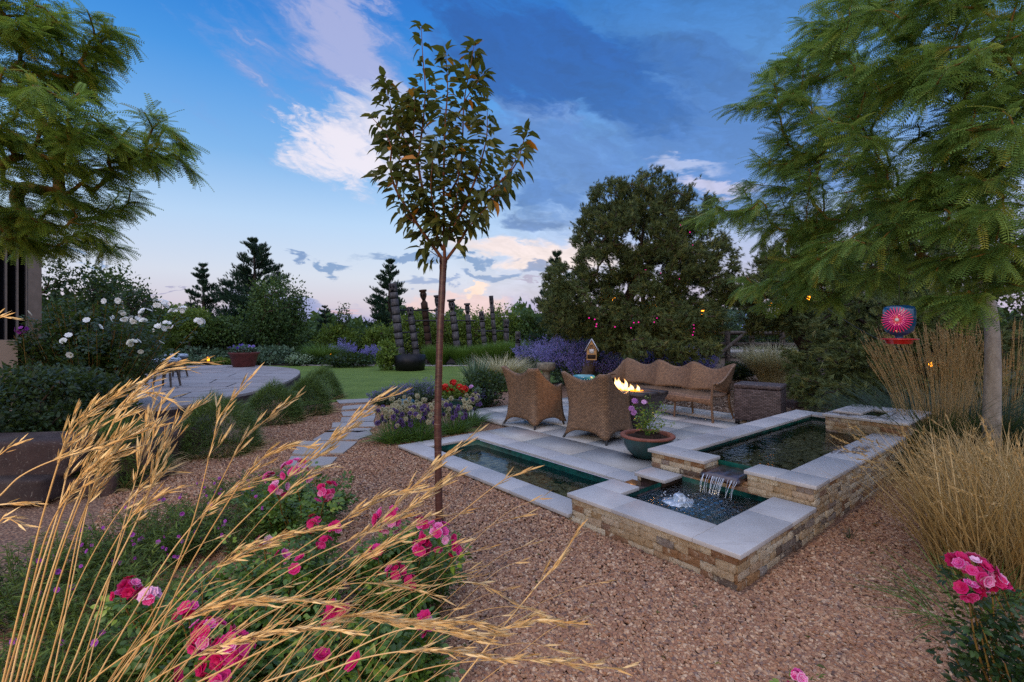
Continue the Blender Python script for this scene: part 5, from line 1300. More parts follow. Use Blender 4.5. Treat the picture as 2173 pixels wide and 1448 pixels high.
trL = [(bL[0], bL[1], -.1), (bL[0], bL[1], .8), (bL[0] + .05, bL[1], 1.6), (bL[0] + .3, bL[1] - .1, 2.4), (bL[0] + .6, bL[1] - .2, 3.2)]
LL = [(40, 90, 4.0, 130, 100, 44), (110, 130, 4.2, 90, 60, 24), (190, 75, 4.2, 55, 25, 12), (225, 55, 4.2, 25, 14, 5), (60, 250, 3.6, 150, 90, 46), (170, 310, 4.2, 120, 60, 34), (270, 300, 4.3, 80, 40, 20), (335, 270, 4.3, 30, 20, 7), (340, 335, 4.3, 35, 18, 7),
      (60, 420, 4.0, 140, 80, 40), (190, 410, 4.5, 75, 45, 20), (100, 500, 4.5, 100, 45, 20), (160, 515, 4.6, 40, 24, 8), (20, 20, 4.0, 90, 40, 14), (105, 20, 4.1, 22, 25, 4)]
locust('honey_locust', 'honey locust leaning in from the left edge over the house corner', trL, lobes_px(LL), 8500, 'locust_warm', ('brown_bark', 'locust_twig'), (.8, -.1, -.3), rng, .10, (.12, .22))

# ---------------------------------------------------------------- young cherry tree in the centre
rng = np.random.default_rng(77)
cb = W(932, 1112, GZ); dC = cb[1]
ct = thing('cherry_tree', 'young cherry tree with shiny banded bark standing in the gravel', 'tree', (cb[0], cb[1], GZ))
z1 = lambda a, b: (720 + a * .4142, b * .4142)
def loc3(P): return np.asarray(P) - np.array([cb[0], cb[1], GZ])
tk = [S(u, v, dC) for u, v in ((933, 1116), (931, 1050), (929, 900), (931, 800), (934, 700), (938, 620), (940, 575), (941, 548))]
mb = MB(); P = catmull(tk, 6); rr_ = np.linspace(.031, .028, len(P)) + rng.normal(size=len(P)) * .0009; rr_[:3] = [.045, .036, .032]; rr_[-8:] *= np.linspace(1, 1.25, 8)
tube(mb, loc3(P), rr_, 16); mb.build('trunk', MT['cherry_bark'], ct, smooth=True)
brs = [ # zoom coordinates, depth drift at the tip, start radius
    ([(530, 1330), (400, 1150), (290, 970), (262, 850), (266, 760), (232, 680), (165, 600)], -.25, .014), ([(400, 850), (370, 780), (300, 640), (255, 520), (237, 405)], .15, .008),
    ([(532, 1280), (500, 1210), (440, 1020), (405, 850), (412, 760), (432, 600), (440, 450), (427, 280), (420, 140)], .3, .015), ([(540, 1330), (535, 1100), (537, 800), (545, 600), (555, 450), (545, 262)], -.1, .014),
    ([(560, 1000), (612, 900), (630, 750), (640, 520), (672, 340), (690, 235)], .35, .010), ([(545, 1240), (600, 1140), (690, 940), (728, 820), (755, 700), (758, 570)], -.3, .013),
    ([(550, 1330), (640, 1200), (720, 1020), (830, 930), (905, 840), (940, 740), (955, 672)], .2, .013), ([(290, 970), (310, 800), (325, 640), (323, 515)], .2, .007), ([(720, 1020), (790, 960), (870, 880), (925, 770)], -.25, .007),
    ([(380, 700), (384, 600), (386, 480)], .1, .006), ([(545, 1240), (500, 1120), (470, 980), (480, 820), (500, 700)], -.35, .008), ([(560, 1180), (600, 1020), (610, 880), (590, 740)], -.3, .007), ([(640, 1200), (700, 1120), (760, 1060), (800, 1000)], -.3, .007),
    ([(400, 1150), (340, 1100), (330, 1000), (350, 900)], -.2, .006), ([(640, 520), (700, 430), (740, 380)], .2, .005), ([(530, 1330), (470, 1290), (430, 1260)], -.1, .004)]
LP, LD = [], []
for k, (pts, dd, r0) in enumerate(brs):
    n_ = len(pts); base_dd = 0 if k not in (1, 7, 8, 9, 13, 14) else (dd * .4)
    P = catmull([S(*z1(*q), dC + base_dd + dd * (i_ / (n_ - 1))) for i_, q in enumerate(pts)], 5)
    mb = MB(); tube(mb, loc3(P), np.linspace(r0, .0022, len(P)), 8); mb.build('branch', MT['twig_bark'], ct, smooth=True)
    seg = np.r_[0, np.cumsum(np.linalg.norm(np.diff(P, axis=0), axis=1))]; Lt = seg[-1]; s_ = .10 if k in (0, 2, 3, 5, 6) else .03
    Dn = norm(np.gradient(P, axis=0))
    while s_ < Lt + .001:
        i_ = min(len(P) - 2, np.searchsorted(seg, s_)); q = P[i_]; d_ = Dn[i_]
        fat = 5.2 if s_ < Lt * .72 else 3.0
        for _ in range(rng.poisson(fat)):
            a_ = rng.uniform(0, 6.28); o_ = norm(np.cross(d_, [math.cos(a_), math.sin(a_), .3])); ln = rng.uniform(.01, .13 if s_ < Lt * .75 else .03)
            LP.append(q + o_ * ln + np.array([0, 0, .3 * ln])); LD.append(norm(o_ * 1.0 + d_ * .35 + np.array([0, 0, rng.uniform(-.75, .15)])))
        s_ += .042
    for _ in range(4): LP.append(P[-1] + rng.normal(size=3) * .01); LD.append(norm(np.array([rng.normal(), rng.normal() * .5, .4])))
LP, LD = np.array(LP), np.array(LD); n_ = len(LP); mb = MB()
szl = rng.uniform(.075, .135, n_); tn = np.clip(rng.normal(.42, .2, n_), 0, .86); tn[rng.uniform(size=n_) < .03] = .97
LF = leafT(.46, 1.0, .22, .38)
scatter(mb, *LF, loc3(LP), frames(LD, rng.normal(0, .5, n_)), szl, tn); mb.build('foliage', MT['cherry_leaf'], ct)

# ---------------------------------------------------------------- pinyons and junipers
def tuft_tree(name, label, trunk, lobes, n_t, size, mats, barkn, r0, rng, tuft=TUFT, ntw=None, group=None, width=1.0, upw=.25, cat='tree'):
    base = np.array(trunk[0], float); root = thing(name, label, cat, base, group=group); T = []
    for (c, r_, n) in lobes: T += list(np.asarray(c) + sph(rng, int(n * 1.9), .55) * np.asarray(r_))
    tr = catmull(trunk, 5); pos, parn, cnt, paths = grow(tr, T, .3, 4, .09, .03, rng)
    mb = MB(); limbs(mb, pos, cnt, paths, r0, .008, .55, 5); mb.build('trunk', MT[barkn], root, smooth=True)
    P, D = path_samples(pos, paths, rng, n_t, .74)
    ctr = np.mean([q for q in T], 0)
    D2 = norm(D * .8 + norm(P - ctr) * .5 + rng.normal(size=P.shape) * .55 + [0, 0, upw]); P = P + rng.normal(size=P.shape) * size * .75
    mb = MB(); scatter(mb, tuft[0], tuft[1], P, frames(D2, rng.uniform(0, 6, n_t)), rng.uniform(.7, 1.25, n_t) * size, np.clip(rng.normal(.45, .2, n_t), 0, 1)); mb.build('foliage', MT[mats], root)
    for ch in [x for x in bpy.data.objects if x.parent == root]: ch.matrix_parent_inverse = Matrix.Translation(root.location).inverted()
    return root
rng = np.random.default_rng(5)
d = 13.6; b0 = S(1235, 812, 12.6); b0[2] = -.05
trP = [b0, S(1252, 775, 12.8), S(1262, 745, 13.0), S(1290, 690, 13.4), S(1340, 620, d), S(1360, 520, d), S(1370, 430, d)]
LP_ = [(1365, 425, d, 70, 45, 34), (1290, 445, d, 60, 45, 30), (1440, 455, d, 60, 45, 32), (1262, 500, d, 45, 50, 24), (1340, 500, d - .9, 100, 60, 56), (1465, 520, d, 62, 60, 42), (1500, 560, d, 38, 45, 20), (1420, 570, d - .9, 90, 60, 50),
       (1290, 560, d - .4, 70, 45, 34), (1200, 600, d, 48, 42, 26), (1178, 640, d, 32, 28, 16), (1240, 640, d - .6, 75, 45, 40), (1480, 620, d - .5, 55, 50, 34), (1440, 680, d - 1.6, 90, 40, 50), (1350, 680, d - 1.2, 90, 40, 44), (1260, 680, d - .8, 70, 35, 34), (1210, 680, d, 60, 35, 24),
       (1330, 732, d - 1.8, 60, 22, 24), (1440, 735, d - 2, 70, 26, 30), (1350, 620, d - .9, 80, 50, 40), (1380, 480, d + .8, 100, 80, 40)]
tuft_tree('pinyon_pine', 'large rounded pinyon pine hung with magenta lights behind the sofa', trP, lobes_px(LP_), 36000, .105, 'pinyon', 'brown_bark', .17, rng, TUFT2)
# dark masses at the right
d = 11.5; b0 = S(1730, 775, d); b0[2] = -.05
trJ = [b0, S(1712, 745, d), S(1690, 700, d), S(1695, 640, d), S(1730, 590, d), S(1760, 520, d)]
LJ = [(1620, 620, d, 80, 36, 26), (1570, 610, d + .5, 40, 26, 12), (1700, 560, d, 90, 50, 30), (1800, 600, d, 110, 70, 46), (1880, 560, d, 80, 80, 30), (1680, 670, d, 90, 26, 26), (1800, 500, d + 1, 110, 60, 30), (1640, 690, d, 50, 16, 8)]
tuft_tree('pinyon_pine', 'dark spreading pinyon with curved trunk right of the straw grass clump', trJ, lobes_px(LJ), 11000, .12, 'pinyon', 'dark_bark', .16, rng, TUFT2)
d = 9.0; b0 = S(1900, 850, d); b0[2] = -.05
trK = [b0, S(1890, 790, d), S(1870, 720, d), S(1880, 640, d)]
LK = [(1830, 700, d, 90, 70, 44), (1900, 640, d + 1, 110, 70, 36), (1800, 790, d - .6, 90, 60, 44), (1760, 840, d - 1, 60, 30, 20), (1870, 830, d - .8, 80, 40, 30), (1960, 720, d, 90, 110, 40), (2100, 620, d, 130, 150, 50), (2060, 780, d, 120, 90, 34), (1740, 780, d + .2, 40, 40, 12)]
tuft_tree('pinyon_pine', 'low sprawling pinyon filling the space behind the stone source box', trK, lobes_px(LK), 14000, .10, 'pinyon', 'dark_bark', .12, rng, TUFT2)
# ---------------------------------------------------------------- pines beyond the lawn
def pine(label, u, vtop, vbase, d, halfw, seed, n_whorl=15, dens=1.0, lean=0, group='pines on the skyline', name='pine_tree'):
    r = np.random.default_rng(seed); top = S(u + lean, vtop, d); base = S(u, vbase, d); base[2] = -.1; Ht = top[2] - base[2]; w = halfw / F * d
    root = thing(name, label, 'tree', base, group=group); mb = MB(); P = np.linspace([0, 0, 0], top - base, 8) + r.normal(size=(8, 3)) * .03; tube(mb, P, np.linspace(.03 * Ht, .02, 8), 8); TP, TD = [], []
    for k in range(n_whorl):
        t_ = .08 + .90 * (k / (n_whorl - 1)); c = (top - base) * t_
        for j in range(r.integers(4, 7)):
            a = r.uniform(0, 6.28); L = w * (1 - t_) ** .75 * r.uniform(.65, 1.12) + .12; L *= 1.0 if t_ > .16 else .8
            e = c + np.array([math.cos(a) * L, math.sin(a) * L, L * (.18 + .5 * t_)]); mid = (c + e) / 2 + [0, 0, -.05 * L]; Q = catmull([c, mid, e], 6); tube(mb, Q, np.linspace(.03, .01, len(Q)), 4)
            nb = int((10 + 26 * L) * dens)
            for _ in range(nb):
                s_ = r.uniform(.22, 1) ** .8; q = Q[min(len(Q) - 1, int(s_ * (len(Q) - 1)))]; sdw = r.normal(size=3) * [.16, .16, .09] * L * .6; TP.append(q + sdw); TD.append(norm(norm(e - c) * .5 + norm(sdw + 1e-6) * .5 + [0, 0, .8] + r.normal(size=3) * .2))
    mb.build('trunk', MT['dark_bark'], root, smooth=True); TP, TD = np.array(TP), np.array(TD); mb = MB(); n_ = len(TP); sz = .03 * Ht ** .5 * 2.6
    scatter(mb, *tuftT(12, .06, .55, 5), TP, frames(TD, r.uniform(0, 6, n_)), r.uniform(.7, 1.3, n_) * sz, np.clip(r.normal(.42, .22, n_), 0, 1)); mb.build('foliage', MT['pine'], root)
pine('largest pine on the skyline left of centre, with several tops', 540, 512, 770, 30, 118, 1, 17, 1.3)
pine('narrow pointed pine at the left of the largest one', 436, 563, 765, 31, 62, 2, 14, 1.1, -6)
pine('pine standing behind the left totem poles', 824, 556, 765, 29, 66, 3, 14, 1.2, 4)
pine('small pine left of the totem poles, low on the skyline', 690, 652, 765, 34, 34, 4, 9, .8, 0)
pine('pine half hidden behind the left flank of the pinyon', 1180, 540, 780, 20, 60, 8, 13, 1.0)
tuft_lo = [(505, 560, 30, 28, 40, 1), (590, 590, 30, 40, 50, 1)]

# ---------------------------------------------------------------- leafy trees and hedges in the back
def leafy(name, label, c, r_, n, size, m, seed, cat='shrub', trunk_h=None, group=None, nclump=34, bark_='brown_bark', tmpl=QUAD, parent_build=True, flat=0.0, loose=.30, upd=.3, ground=True):
    """crown of leaf clumps round a centre; c is the crown centre, r_ its radii"""
    r = np.random.default_rng(seed); c = np.array(c, float); r_ = np.array(r_, float); zb = -.1 if ground else c[2] - r_[2]
    root = thing(name, label, cat, (c[0], c[1], zb), group=group); off = np.array([c[0], c[1], zb])
    C = sph(r, nclump, .5) * r_ * .86
    rel = C + (c - off)
    trunk = [np.zeros(3), np.array([r.normal() * .03, r.normal() * .03, max(.05, (c[2] - zb) * .5)]), (c - off)]
    pos, parn, cnt, paths = grow(catmull(trunk, 3), list(rel), .2, 3, .08, .0, r)
    mb = MB(); limbs(mb, pos, cnt, paths, max(.012, .05 * r_[2]), .004 + .002 * r_[2], .5, 5); mb.build('stem' if cat != 'tree' else 'trunk', MT[bark_], root, smooth=True)
    idx = r.integers(0, nclump, n); cl = r.uniform(.22, .42, nclump)[idx][:, None] * r_
    loc_ = norm(r.normal(size=(n, 3))) * (r.uniform(0, 1, (n, 1)) ** .45)
    P = rel[idx] + loc_ * cl * (1 + loose); P[:, 2] = np.maximum(P[:, 2], .02 + size * .3 * r.uniform(0, 1, n))
    D = norm(loc_ * .8 + r.normal(size=(n, 3)) * .7 + [0, 0, upd]); ct_ = r.normal(0, .12, nclump)[idx]
    mb = MB(); scatter(mb, tmpl[0], tmpl[1], P, frames(D, r.normal(0, .9, n)), r.uniform(.65, 1.3, n) * size, np.clip(r.normal(.42, .17, n) + ct_, 0, 1)); mb.build('foliage', MT[m], root)
    return root
G_H = 'bushes of the hedge beyond the lawn'
def px_bush(label, u, v0, v1, d, halfw, n, size, m, seed, cat='shrub', name='hedge_shrub', group=G_H, **kw):
    zt, zb_ = S(u, v0, d)[2], max(0, S(u, v1, d)[2]); c = S(u, 0, d); c[2] = (zt + zb_) / 2
    return leafy(name, label, c, (halfw / F * d, halfw / F * d * .7, (zt - zb_) / 2), n, size, m, seed, cat, group=group, **kw)
hedge = [ # u, top v, bottom v, depth, half width, material, text
    (150, 560, 790, 20, 90, 'dark_leaf', 'dense dark leafy tree behind the house corner and white roses'), (240, 575, 780, 22, 70, 'hedge_leaf', 'tall bush rising behind the white rose bush, left part'),
    (330, 640, 790, 26, 60, 'hedge_leaf', 'round bush behind the white blooms at left'), (395, 655, 790, 25, 55, 'willow_leaf', 'lighter green bush left of the pointed pine'),
    (470, 690, 790, 26, 60, 'dark_leaf', 'dark bush below the narrow pointed pine'), (545, 700, 790, 27, 60, 'dark_leaf', 'dark bush under the largest pine'), (640, 702, 790, 27, 55, 'hedge_leaf', 'bush between the largest pine and the small pine'),
    (715, 690, 780, 26, 45, 'willow_leaf', 'yellowish young bush beside the upright sapling'), (770, 700, 785, 27, 55, 'hedge_leaf', 'low bush left of the pine behind the totems'), (815, 690, 780, 26, 44, 'willow_leaf', 'yellow green bush at the tallest totem pole'),
    (880, 668, 785, 26.8, 54, 'willow_leaf', 'yellow green bush behind the left totem poles'), (945, 662, 785, 27, 54, 'willow_leaf', 'yellow green bush behind the cherry trunk'), (1010, 662, 785, 27.4, 52, 'willow_leaf', 'yellow green bush behind the middle totem poles'),
    (1062, 655, 785, 27, 46, 'willow_leaf', 'tallest yellow green bush behind the slender totem pole'), (1112, 668, 785, 27, 45, 'hedge_leaf', 'green bush behind the right end totem stump'), (1165, 670, 790, 27, 50, 'dark_leaf', 'dark bush between totems and pinyon'),
    (1230, 700, 790, 24, 60, 'dark_leaf', 'dark bush behind the pinyon trunk'), (1320, 690, 780, 25, 60, 'dark_leaf', 'dark bush seen under the pinyon crown'), (1420, 690, 780, 26, 60, 'hedge_leaf', 'green bush behind the right half of the pinyon'),
    (1510, 650, 740, 27, 60, 'hedge_leaf', 'pale green bush behind the left end of the fence'), (1580, 640, 740, 28, 60, 'silver_leaf', 'silvery green bush behind the middle of the fence'), (1660, 640, 745, 26, 60, 'hedge_leaf', 'green bush behind the right part of the fence'),
    (1760, 620, 770, 20, 80, 'dark_leaf', 'dark bush behind the curved pinyon trunk'), (1880, 600, 780, 18, 110, 'dark_leaf', 'dark bush behind the hummingbird feeder'), (2060, 560, 800, 16, 150, 'dark_leaf', 'dark tall bush behind the feather grass at the right')]
for k, (u, v0, v1, d, hw_, m_, lab) in enumerate(hedge):
    px_bush(lab, u, v0, v1, d, hw_, int(2600 + 900 * hw_ / 50), .16 if m_ != 'willow_leaf' else .15, m_, 300 + k, nclump=46, upd=.5)
px_bush('dark bush low at the far left beyond the terrace', 60, 650, 800, 17, 90, 2600, .16, 'dark_leaf', 380, nclump=40)
# far band of woodland
mb = MB(); r = np.random.default_rng(9); n = 26000
az = r.uniform(-.85, .85, n); dd = r.uniform(42, 60, n); hmax = 2.9 + .8 * np.sin(az * 23) + .6 * np.sin(az * 51 + 1) + .5 * np.sin(az * 97)
zz = hmax * r.uniform(0, 1, n) ** .7; P = np.c_[dd * np.sin(az), dd * np.cos(az), zz]
scatter(mb, *QUAD, P, frames(norm(r.normal(size=(n, 3)) + [0, 0, .4]), r.uniform(0, 6, n)), r.uniform(.35, .75, n), np.clip(r.normal(.4, .2, n), 0, 1)); tag(mb.build('distant_woodland', MT['hedge_leaf']), kind='stuff')
# small trees with visible stems before the hedge
def small_tree(label, u, vt, vb, d, halfw, vlow, m, seed, n=3000, size=.12, nm='young_tree', bk='grey_bark'):
    c = S(u, (vt + vlow) / 2, d); zt = S(u, vt, d)[2]; zl = S(u, vlow, d)[2]
    root = leafy(nm, label, (c[0], c[1], (zt + zl) / 2), (halfw / F * d, halfw / F * d * .8, (zt - zl) / 2), n, size, m, seed, 'tree', group='slim young trees before the hedge', nclump=46, bark_='brown_bark', upd=.1)
    return root
small_tree('honey locust sapling with pale trunk in front of the largest pine', 590, 585, 775, 24, 62, 735, 'hedge_leaf', 41, 9000, .13)
small_tree('young tree left of the terracotta planter', 400, 650, 775, 23, 42, 720, 'willow_leaf', 42, 4200, .13)
small_tree('young tree right behind the terracotta planter', 480, 672, 775, 23.5, 50, 735, 'hedge_leaf', 43, 4400, .13)
small_tree('thin upright sapling between the small pine and the totems', 727, 648, 770, 26, 18, 715, 'hedge_leaf', 44, 700, .12)
small_tree('loose pale bush tree at the right of the fence brace', 1545, 640, 780, 18, 34, 700, 'silver_leaf', 45, 1200, .09, bk='twig_bark')
small_tree('tall leafy shoots rising over the white roses', 290, 600, 780, 14, 40, 700, 'white_rose_leaf', 46, 1600, .09, bk='twig_bark')

# ---------------------------------------------------------------- grasses
def fountain_grass(name, label, c, R, Hh, n, m, seed, w=.02, curve=.5, spread=.6, base=.35, cat='grass clump', group=None, wind=(0, 0), heads=None, up=1.0, tl=.42, part='blades', mess=.45):
    r = np.random.default_rng(seed); root = thing(name, label, cat, c, group=group)
    a = r.uniform(0, 6.28, n); rb_ = R * base * np.sqrt(r.uniform(0, 1, n)); P = np.c_[rb_ * np.cos(a), rb_ * np.sin(a), np.zeros(n)]
    a2 = a + r.normal(0, .5, n); tl_ = spread * (rb_ / (R * base)) ** .7 * r.uniform(.3, 1.1, n) + r.uniform(0, .12, n)
    D = np.c_[np.cos(a2) * tl_ + wind[0] + r.normal(0, .28, n) * (mess > .5) * .6, np.sin(a2) * tl_ + wind[1] + r.normal(0, .28, n) * (mess > .5) * .6, np.full(n, up)]
    # template bows along -Z of its frame: choose the frame normal pointing back to the axis
    Dn = norm(D); outw = norm(np.c_[np.cos(a2) + wind[0] * 2, np.sin(a2) + wind[1] * 2, np.zeros(n)]); N = norm(-outw - Dn * (-(outw) * Dn).sum(-1, keepdims=True)); N = norm(N + np.c_[r.normal(size=(n, 2)) * mess, np.zeros(n)]); Sd = norm(np.cross(Dn, N)); N = np.cross(Sd, Dn)
    Rm = np.stack([Sd, Dn, N], -1); L = Hh * r.uniform(.55, 1.12, n); T = bladeT(4, w, curve)
    mb = MB(); sc3 = np.c_[np.full(n, Hh), L, L]; scatter(mb, T[0], T[1], P, Rm, sc3, np.clip(r.normal(tl, .2, n), 0, 1)); mb.build(part, MT[m], root)
    return root
# clipped grass mounds along the terrace
GM = 'rounded grass mounds along the terrace edge'
mounds = [(683, 852, 45, 778, 'furthest grass mound at the terrace tip by the lawn'), (654, 885, 48, 795, 'second furthest grass mound beside the top of the path'), (580, 905, 60, 812, 'middle grass mound before the terrace edge'), (462, 975, 88, 838, 'large grass mound in front of the terrace, nearest the path'), (235, 1050, 112, 885, 'nearest grass mound between the sandstone blocks')]
for k, (u, vb, hw_, vt, lab) in enumerate(mounds):
    x, y = W(u, vb, GZ); R_ = hw_ / F * y; y += R_ * .8; x = (u - CX) / F * y; Hh = S(u, vt, y)[2] - GZ; R_ = hw_ / F * y
    r = np.random.default_rng(500 + k); root = thing('grass_mound', lab, 'grass mound', (x, y, GZ), group=GM); n = 15000
    dd_ = norm(np.c_[r.normal(size=(n, 2)), np.abs(r.normal(size=n)) * .9 - .12]); P = dd_ * [R_ * .9, R_ * .9, Hh * .98] * r.uniform(.8, .97, (n, 1)) * (1 + .06 * np.sin(dd_[:, :1] * 7 + k) + .05 * np.sin(dd_[:, 1:2] * 9)); P[:, 2] = np.maximum(P[:, 2], 0)
    D = norm(dd_ * [1, 1, .4] + [.18, 0, .65] + r.normal(size=(n, 3)) * .38); T = bladeT(3, .05, .55); N = norm(np.cross(np.cross(D, [0, 0, 1.]), D) + r.normal(size=(n, 3)) * .3); Sd = norm(np.cross(D, N)); N = np.cross(Sd, D)
    mb = MB(); scatter(mb, T[0], T[1], P, np.stack([Sd, D, N], -1), r.uniform(.4, 1.2, n) * .11, np.clip(r.normal(.42, .2, n), 0, 1)); mb.build('blades', MT['mound_blade'], root)
    n = 500; a = r.uniform(0, 6.28, n); P = np.c_[np.cos(a) * R_ * .8, np.sin(a) * R_ * .8, np.full(n, .0)]; D = norm(np.c_[np.cos(a) * .7, np.sin(a) * .7, r.uniform(.1, .9, n)] + r.normal(size=(n, 3)) * .3)
    mb = MB(); scatter(mb, T[0], T[1], P, frames(D, r.normal(0, .5, n)), r.uniform(.12, .3, n), r.uniform(.2, .9, n)); mb.build('dry_skirt', MT['brown_straw'], root)
# row of feather mounds in front of the totems
for k, (u, hw_, vt, m_) in enumerate([(930, 36, 730, 'green_blade'), (982, 30, 733, 'green_blade'), (1028, 32, 730, 'green_blade'), (1058, 34, 726, 'green_blade'), (1090, 34, 722, 'green_blade')]):
    x, y = W(u, 772, -.03); y -= .7; x = (u - CX) / F * y; Hh = S(u, vt, y)[2] + .1
    fountain_grass('grass_clump', ['leftmost', 'second', 'third', 'fourth', 'rightmost'][k] + ' rounded grass clump in the row below the totem poles', (x, y, -.08), hw_ / F * y * 1.0, Hh, 2400, m_, 600 + k, .022, .22, .62, .35, tl=.6, group='grass clumps below the totem poles')
x, y = W(676, 774, -.03); fountain_grass('grass_clump', 'light green arching grass clump left of the blue sage beyond the lawn', (x, y + .5, -.08), 1.0, 1.15, 2000, 'green_blade', 640, .02, .45, .9)
x, y = W(1062, 800, -.03); fountain_grass('feather_grass', 'pale blond feather grass clump beside the blue yucca behind the left armchair', ((1062 - CX) / F * 13.6, 13.6, -.05), .5, 1.0, 2600, 'pale_straw', 641, .018, .6, .95)
x, y = W(1640, 792, -.0); fountain_grass('straw_grass', 'tall blond straw grass clump on the mulch by the fence', ((1640 - CX) / F * 14.2, 14.2, -.02), .62, 1.20, 2600, 'pale_straw', 642, .012, .42, .42, .55, wind=(-.05, 0))
x, y = W(1730, 790, 0); fountain_grass('grass_clump', 'bright green grass clump at the foot of the curved pinyon trunk', ((1735 - CX) / F * 11.2, 11.0, -.02), .6, .62, 1300, 'green_blade', 643, .02, .5, .8)
fountain_grass('grass_clump', 'green grass tuft at the left beyond the stools', (*S(335, 760, 15)[:2], -.05), .6, 1.0, 1200, 'green_blade', 644, .02, .5, .7)
# small tuft at the wall foot
q = AB(4.35, -1.22); fountain_grass('grass_tuft', 'tiny green grass tuft at the foot of the right stone wall', (q[0], q[1], GZ), .05, .12, 26, 'dark_blade', 645, .03, .4, .6)
# tall feather reed grass behind the right trunk
def reed(label, c, n, Hh, seed, wind, m='brown_straw', spread=.18, headL=.32, group=None, R_=.22, blades=1700, bladem='dark_blade', bH=1.1):
    r = np.random.default_rng(seed); root = thing('feather_reed_grass', label, 'grass clump', c, group=group); mb = MB(); mh = MB(); SP, SDr, SS = [], [], []
    for k in range(n):
        a = r.uniform(0, 6.28); rr0 = R_ * math.sqrt(r.uniform()); b = np.array([rr0 * math.cos(a), rr0 * math.sin(a), 0]); L = Hh * r.uniform(.72, 1.05); d0 = np.array([math.cos(a) * spread * r.uniform(.2, 1.3) + r.normal() * .07 + wind[0] * .4, math.sin(a) * spread + wind[1] * .4, 1.])
        tip = b + norm(d0) * L; mid = b + np.array([0, 0, L * .5]) + (tip - b) * [.35, .35, 0]; tip = tip + np.array([wind[0], wind[1], -.1]) * L * .35
        P = catmull([b, mid, tip], 6); tube(mb, P, np.linspace(.0022, .001, len(P)), 3, r.uniform(.3, .8), cap=False)
        m_ = int(46); t_ = r.uniform(1 - headL / L * 1.0, 1, m_); i_ = t_ * (len(P) - 1); i0 = np.minimum(i_.astype(int), len(P) - 2); q = P[i0] + (P[i0 + 1] - P[i0]) * (i_ - i0)[:, None]; dn = norm(P[i0 + 1] - P[i0])
        SP.append(q); SDr.append(norm(dn + r.normal(size=(m_, 3)) * .22)); SS.append(np.full(m_, .034) * np.sin(np.clip((t_ - (1 - headL / L)) / (headL / L), .05, .95) * math.pi) ** .4)
    mb.build('stems', MT['straw'], root); SP, SDr, SS = map(np.concatenate, (SP, SDr, SS)); SDL = (np.array([(0, 0, 0), (.11, .4, 0), (0, 1, 0), (-.11, .4, 0)]), np.array([(0, 1, 2, 3)]))
    scatter(mh, *SDL, SP, frames(SDr, r.uniform(0, 6, len(SP))), SS, np.clip(r.normal(.5, .22, len(SP)), 0, 1)); mh.build('seed_heads', MT[m], root)
    n = blades; a = r.uniform(0, 6.28, n); P = np.c_[np.cos(a), np.sin(a), a * 0] * (R_ * np.sqrt(r.uniform(0, 1, (n, 1)))); D = norm(np.c_[np.cos(a) * .6 + wind[0], np.sin(a) * .6 + wind[1], np.ones(n)] + r.normal(size=(n, 3)) * .18); outw = np.c_[np.cos(a), np.sin(a), a * 0]
    N = norm(-outw + D * (outw * D).sum(-1, keepdims=True)); Sd = norm(np.cross(D, N)); N = np.cross(Sd, D); L = bH * r.uniform(.5, 1.1, n); T = bladeT(5, .011, .55); mb = MB(); scatter(mb, *T, P, np.stack([Sd, D, N], -1), np.c_[np.full(n, bH), L, L], np.clip(r.normal(.4, .2, n), 0, 1)); mb.build('blades', MT[bladem], root)
    return root
GR = 'feather reed grasses behind the pale trunk'
reed('feather reed grass leaning left, left of the pale trunk', (5.10, 5.9, GZ), 170, 1.70, 701, (-.15, 0), group=GR, R_=.30)
reed('feather reed grass directly behind the pale trunk', (5.35, 6.0, GZ), 120, 1.78, 702, (-.12, 0), group=GR, R_=.25)
reed('feather reed grass right of the pale trunk', (5.95, 6.0, GZ), 110, 1.75, 703, (-.12, 0), group=GR, R_=.25)
reed('single near plume of reed grass at the right edge before the trunk', (3.05, 2.75, GZ), 5, 1.22, 704, (-.06, 0), 'straw', .12, .3, None, .08, 60, 'dark_blade', .4)
# dry straw clump bottom right
r = np.random.default_rng(71)
dgc = (3.22, 3.1, GZ)
fountain_grass('dry_grass_clump', 'big dry straw coloured grass clump in front of the pale trunk', dgc, .75, .84, 1700, 'straw', 72, .009, .42, .20, .55, wind=(-.04, -.03), tl=.42, mess=1.1)
fountain_grass('dry_grass_clump', 'second dry straw coloured grass clump further back beside the stone wall', (4.15, 4.0, GZ), .7, .74, 1100, 'straw', 73, .009, .42, .22, .5, wind=(-.04, 0), tl=.42, mess=1.1)
fountain_grass('green_grass_clump', 'dark green arching grass under the dry straw clump', (2.62, 2.68, GZ), .4, .34, 190, 'green_blade', 74, .022, .8, 1.1, .8, wind=(-.15, -.1))
fountain_grass('green_grass_clump', 'dark green arching grass behind the stone wall corner', (4.55, 5.3, GZ), .5, .75, 600, 'dark_blade', 75, .016, .8, .9, .5)
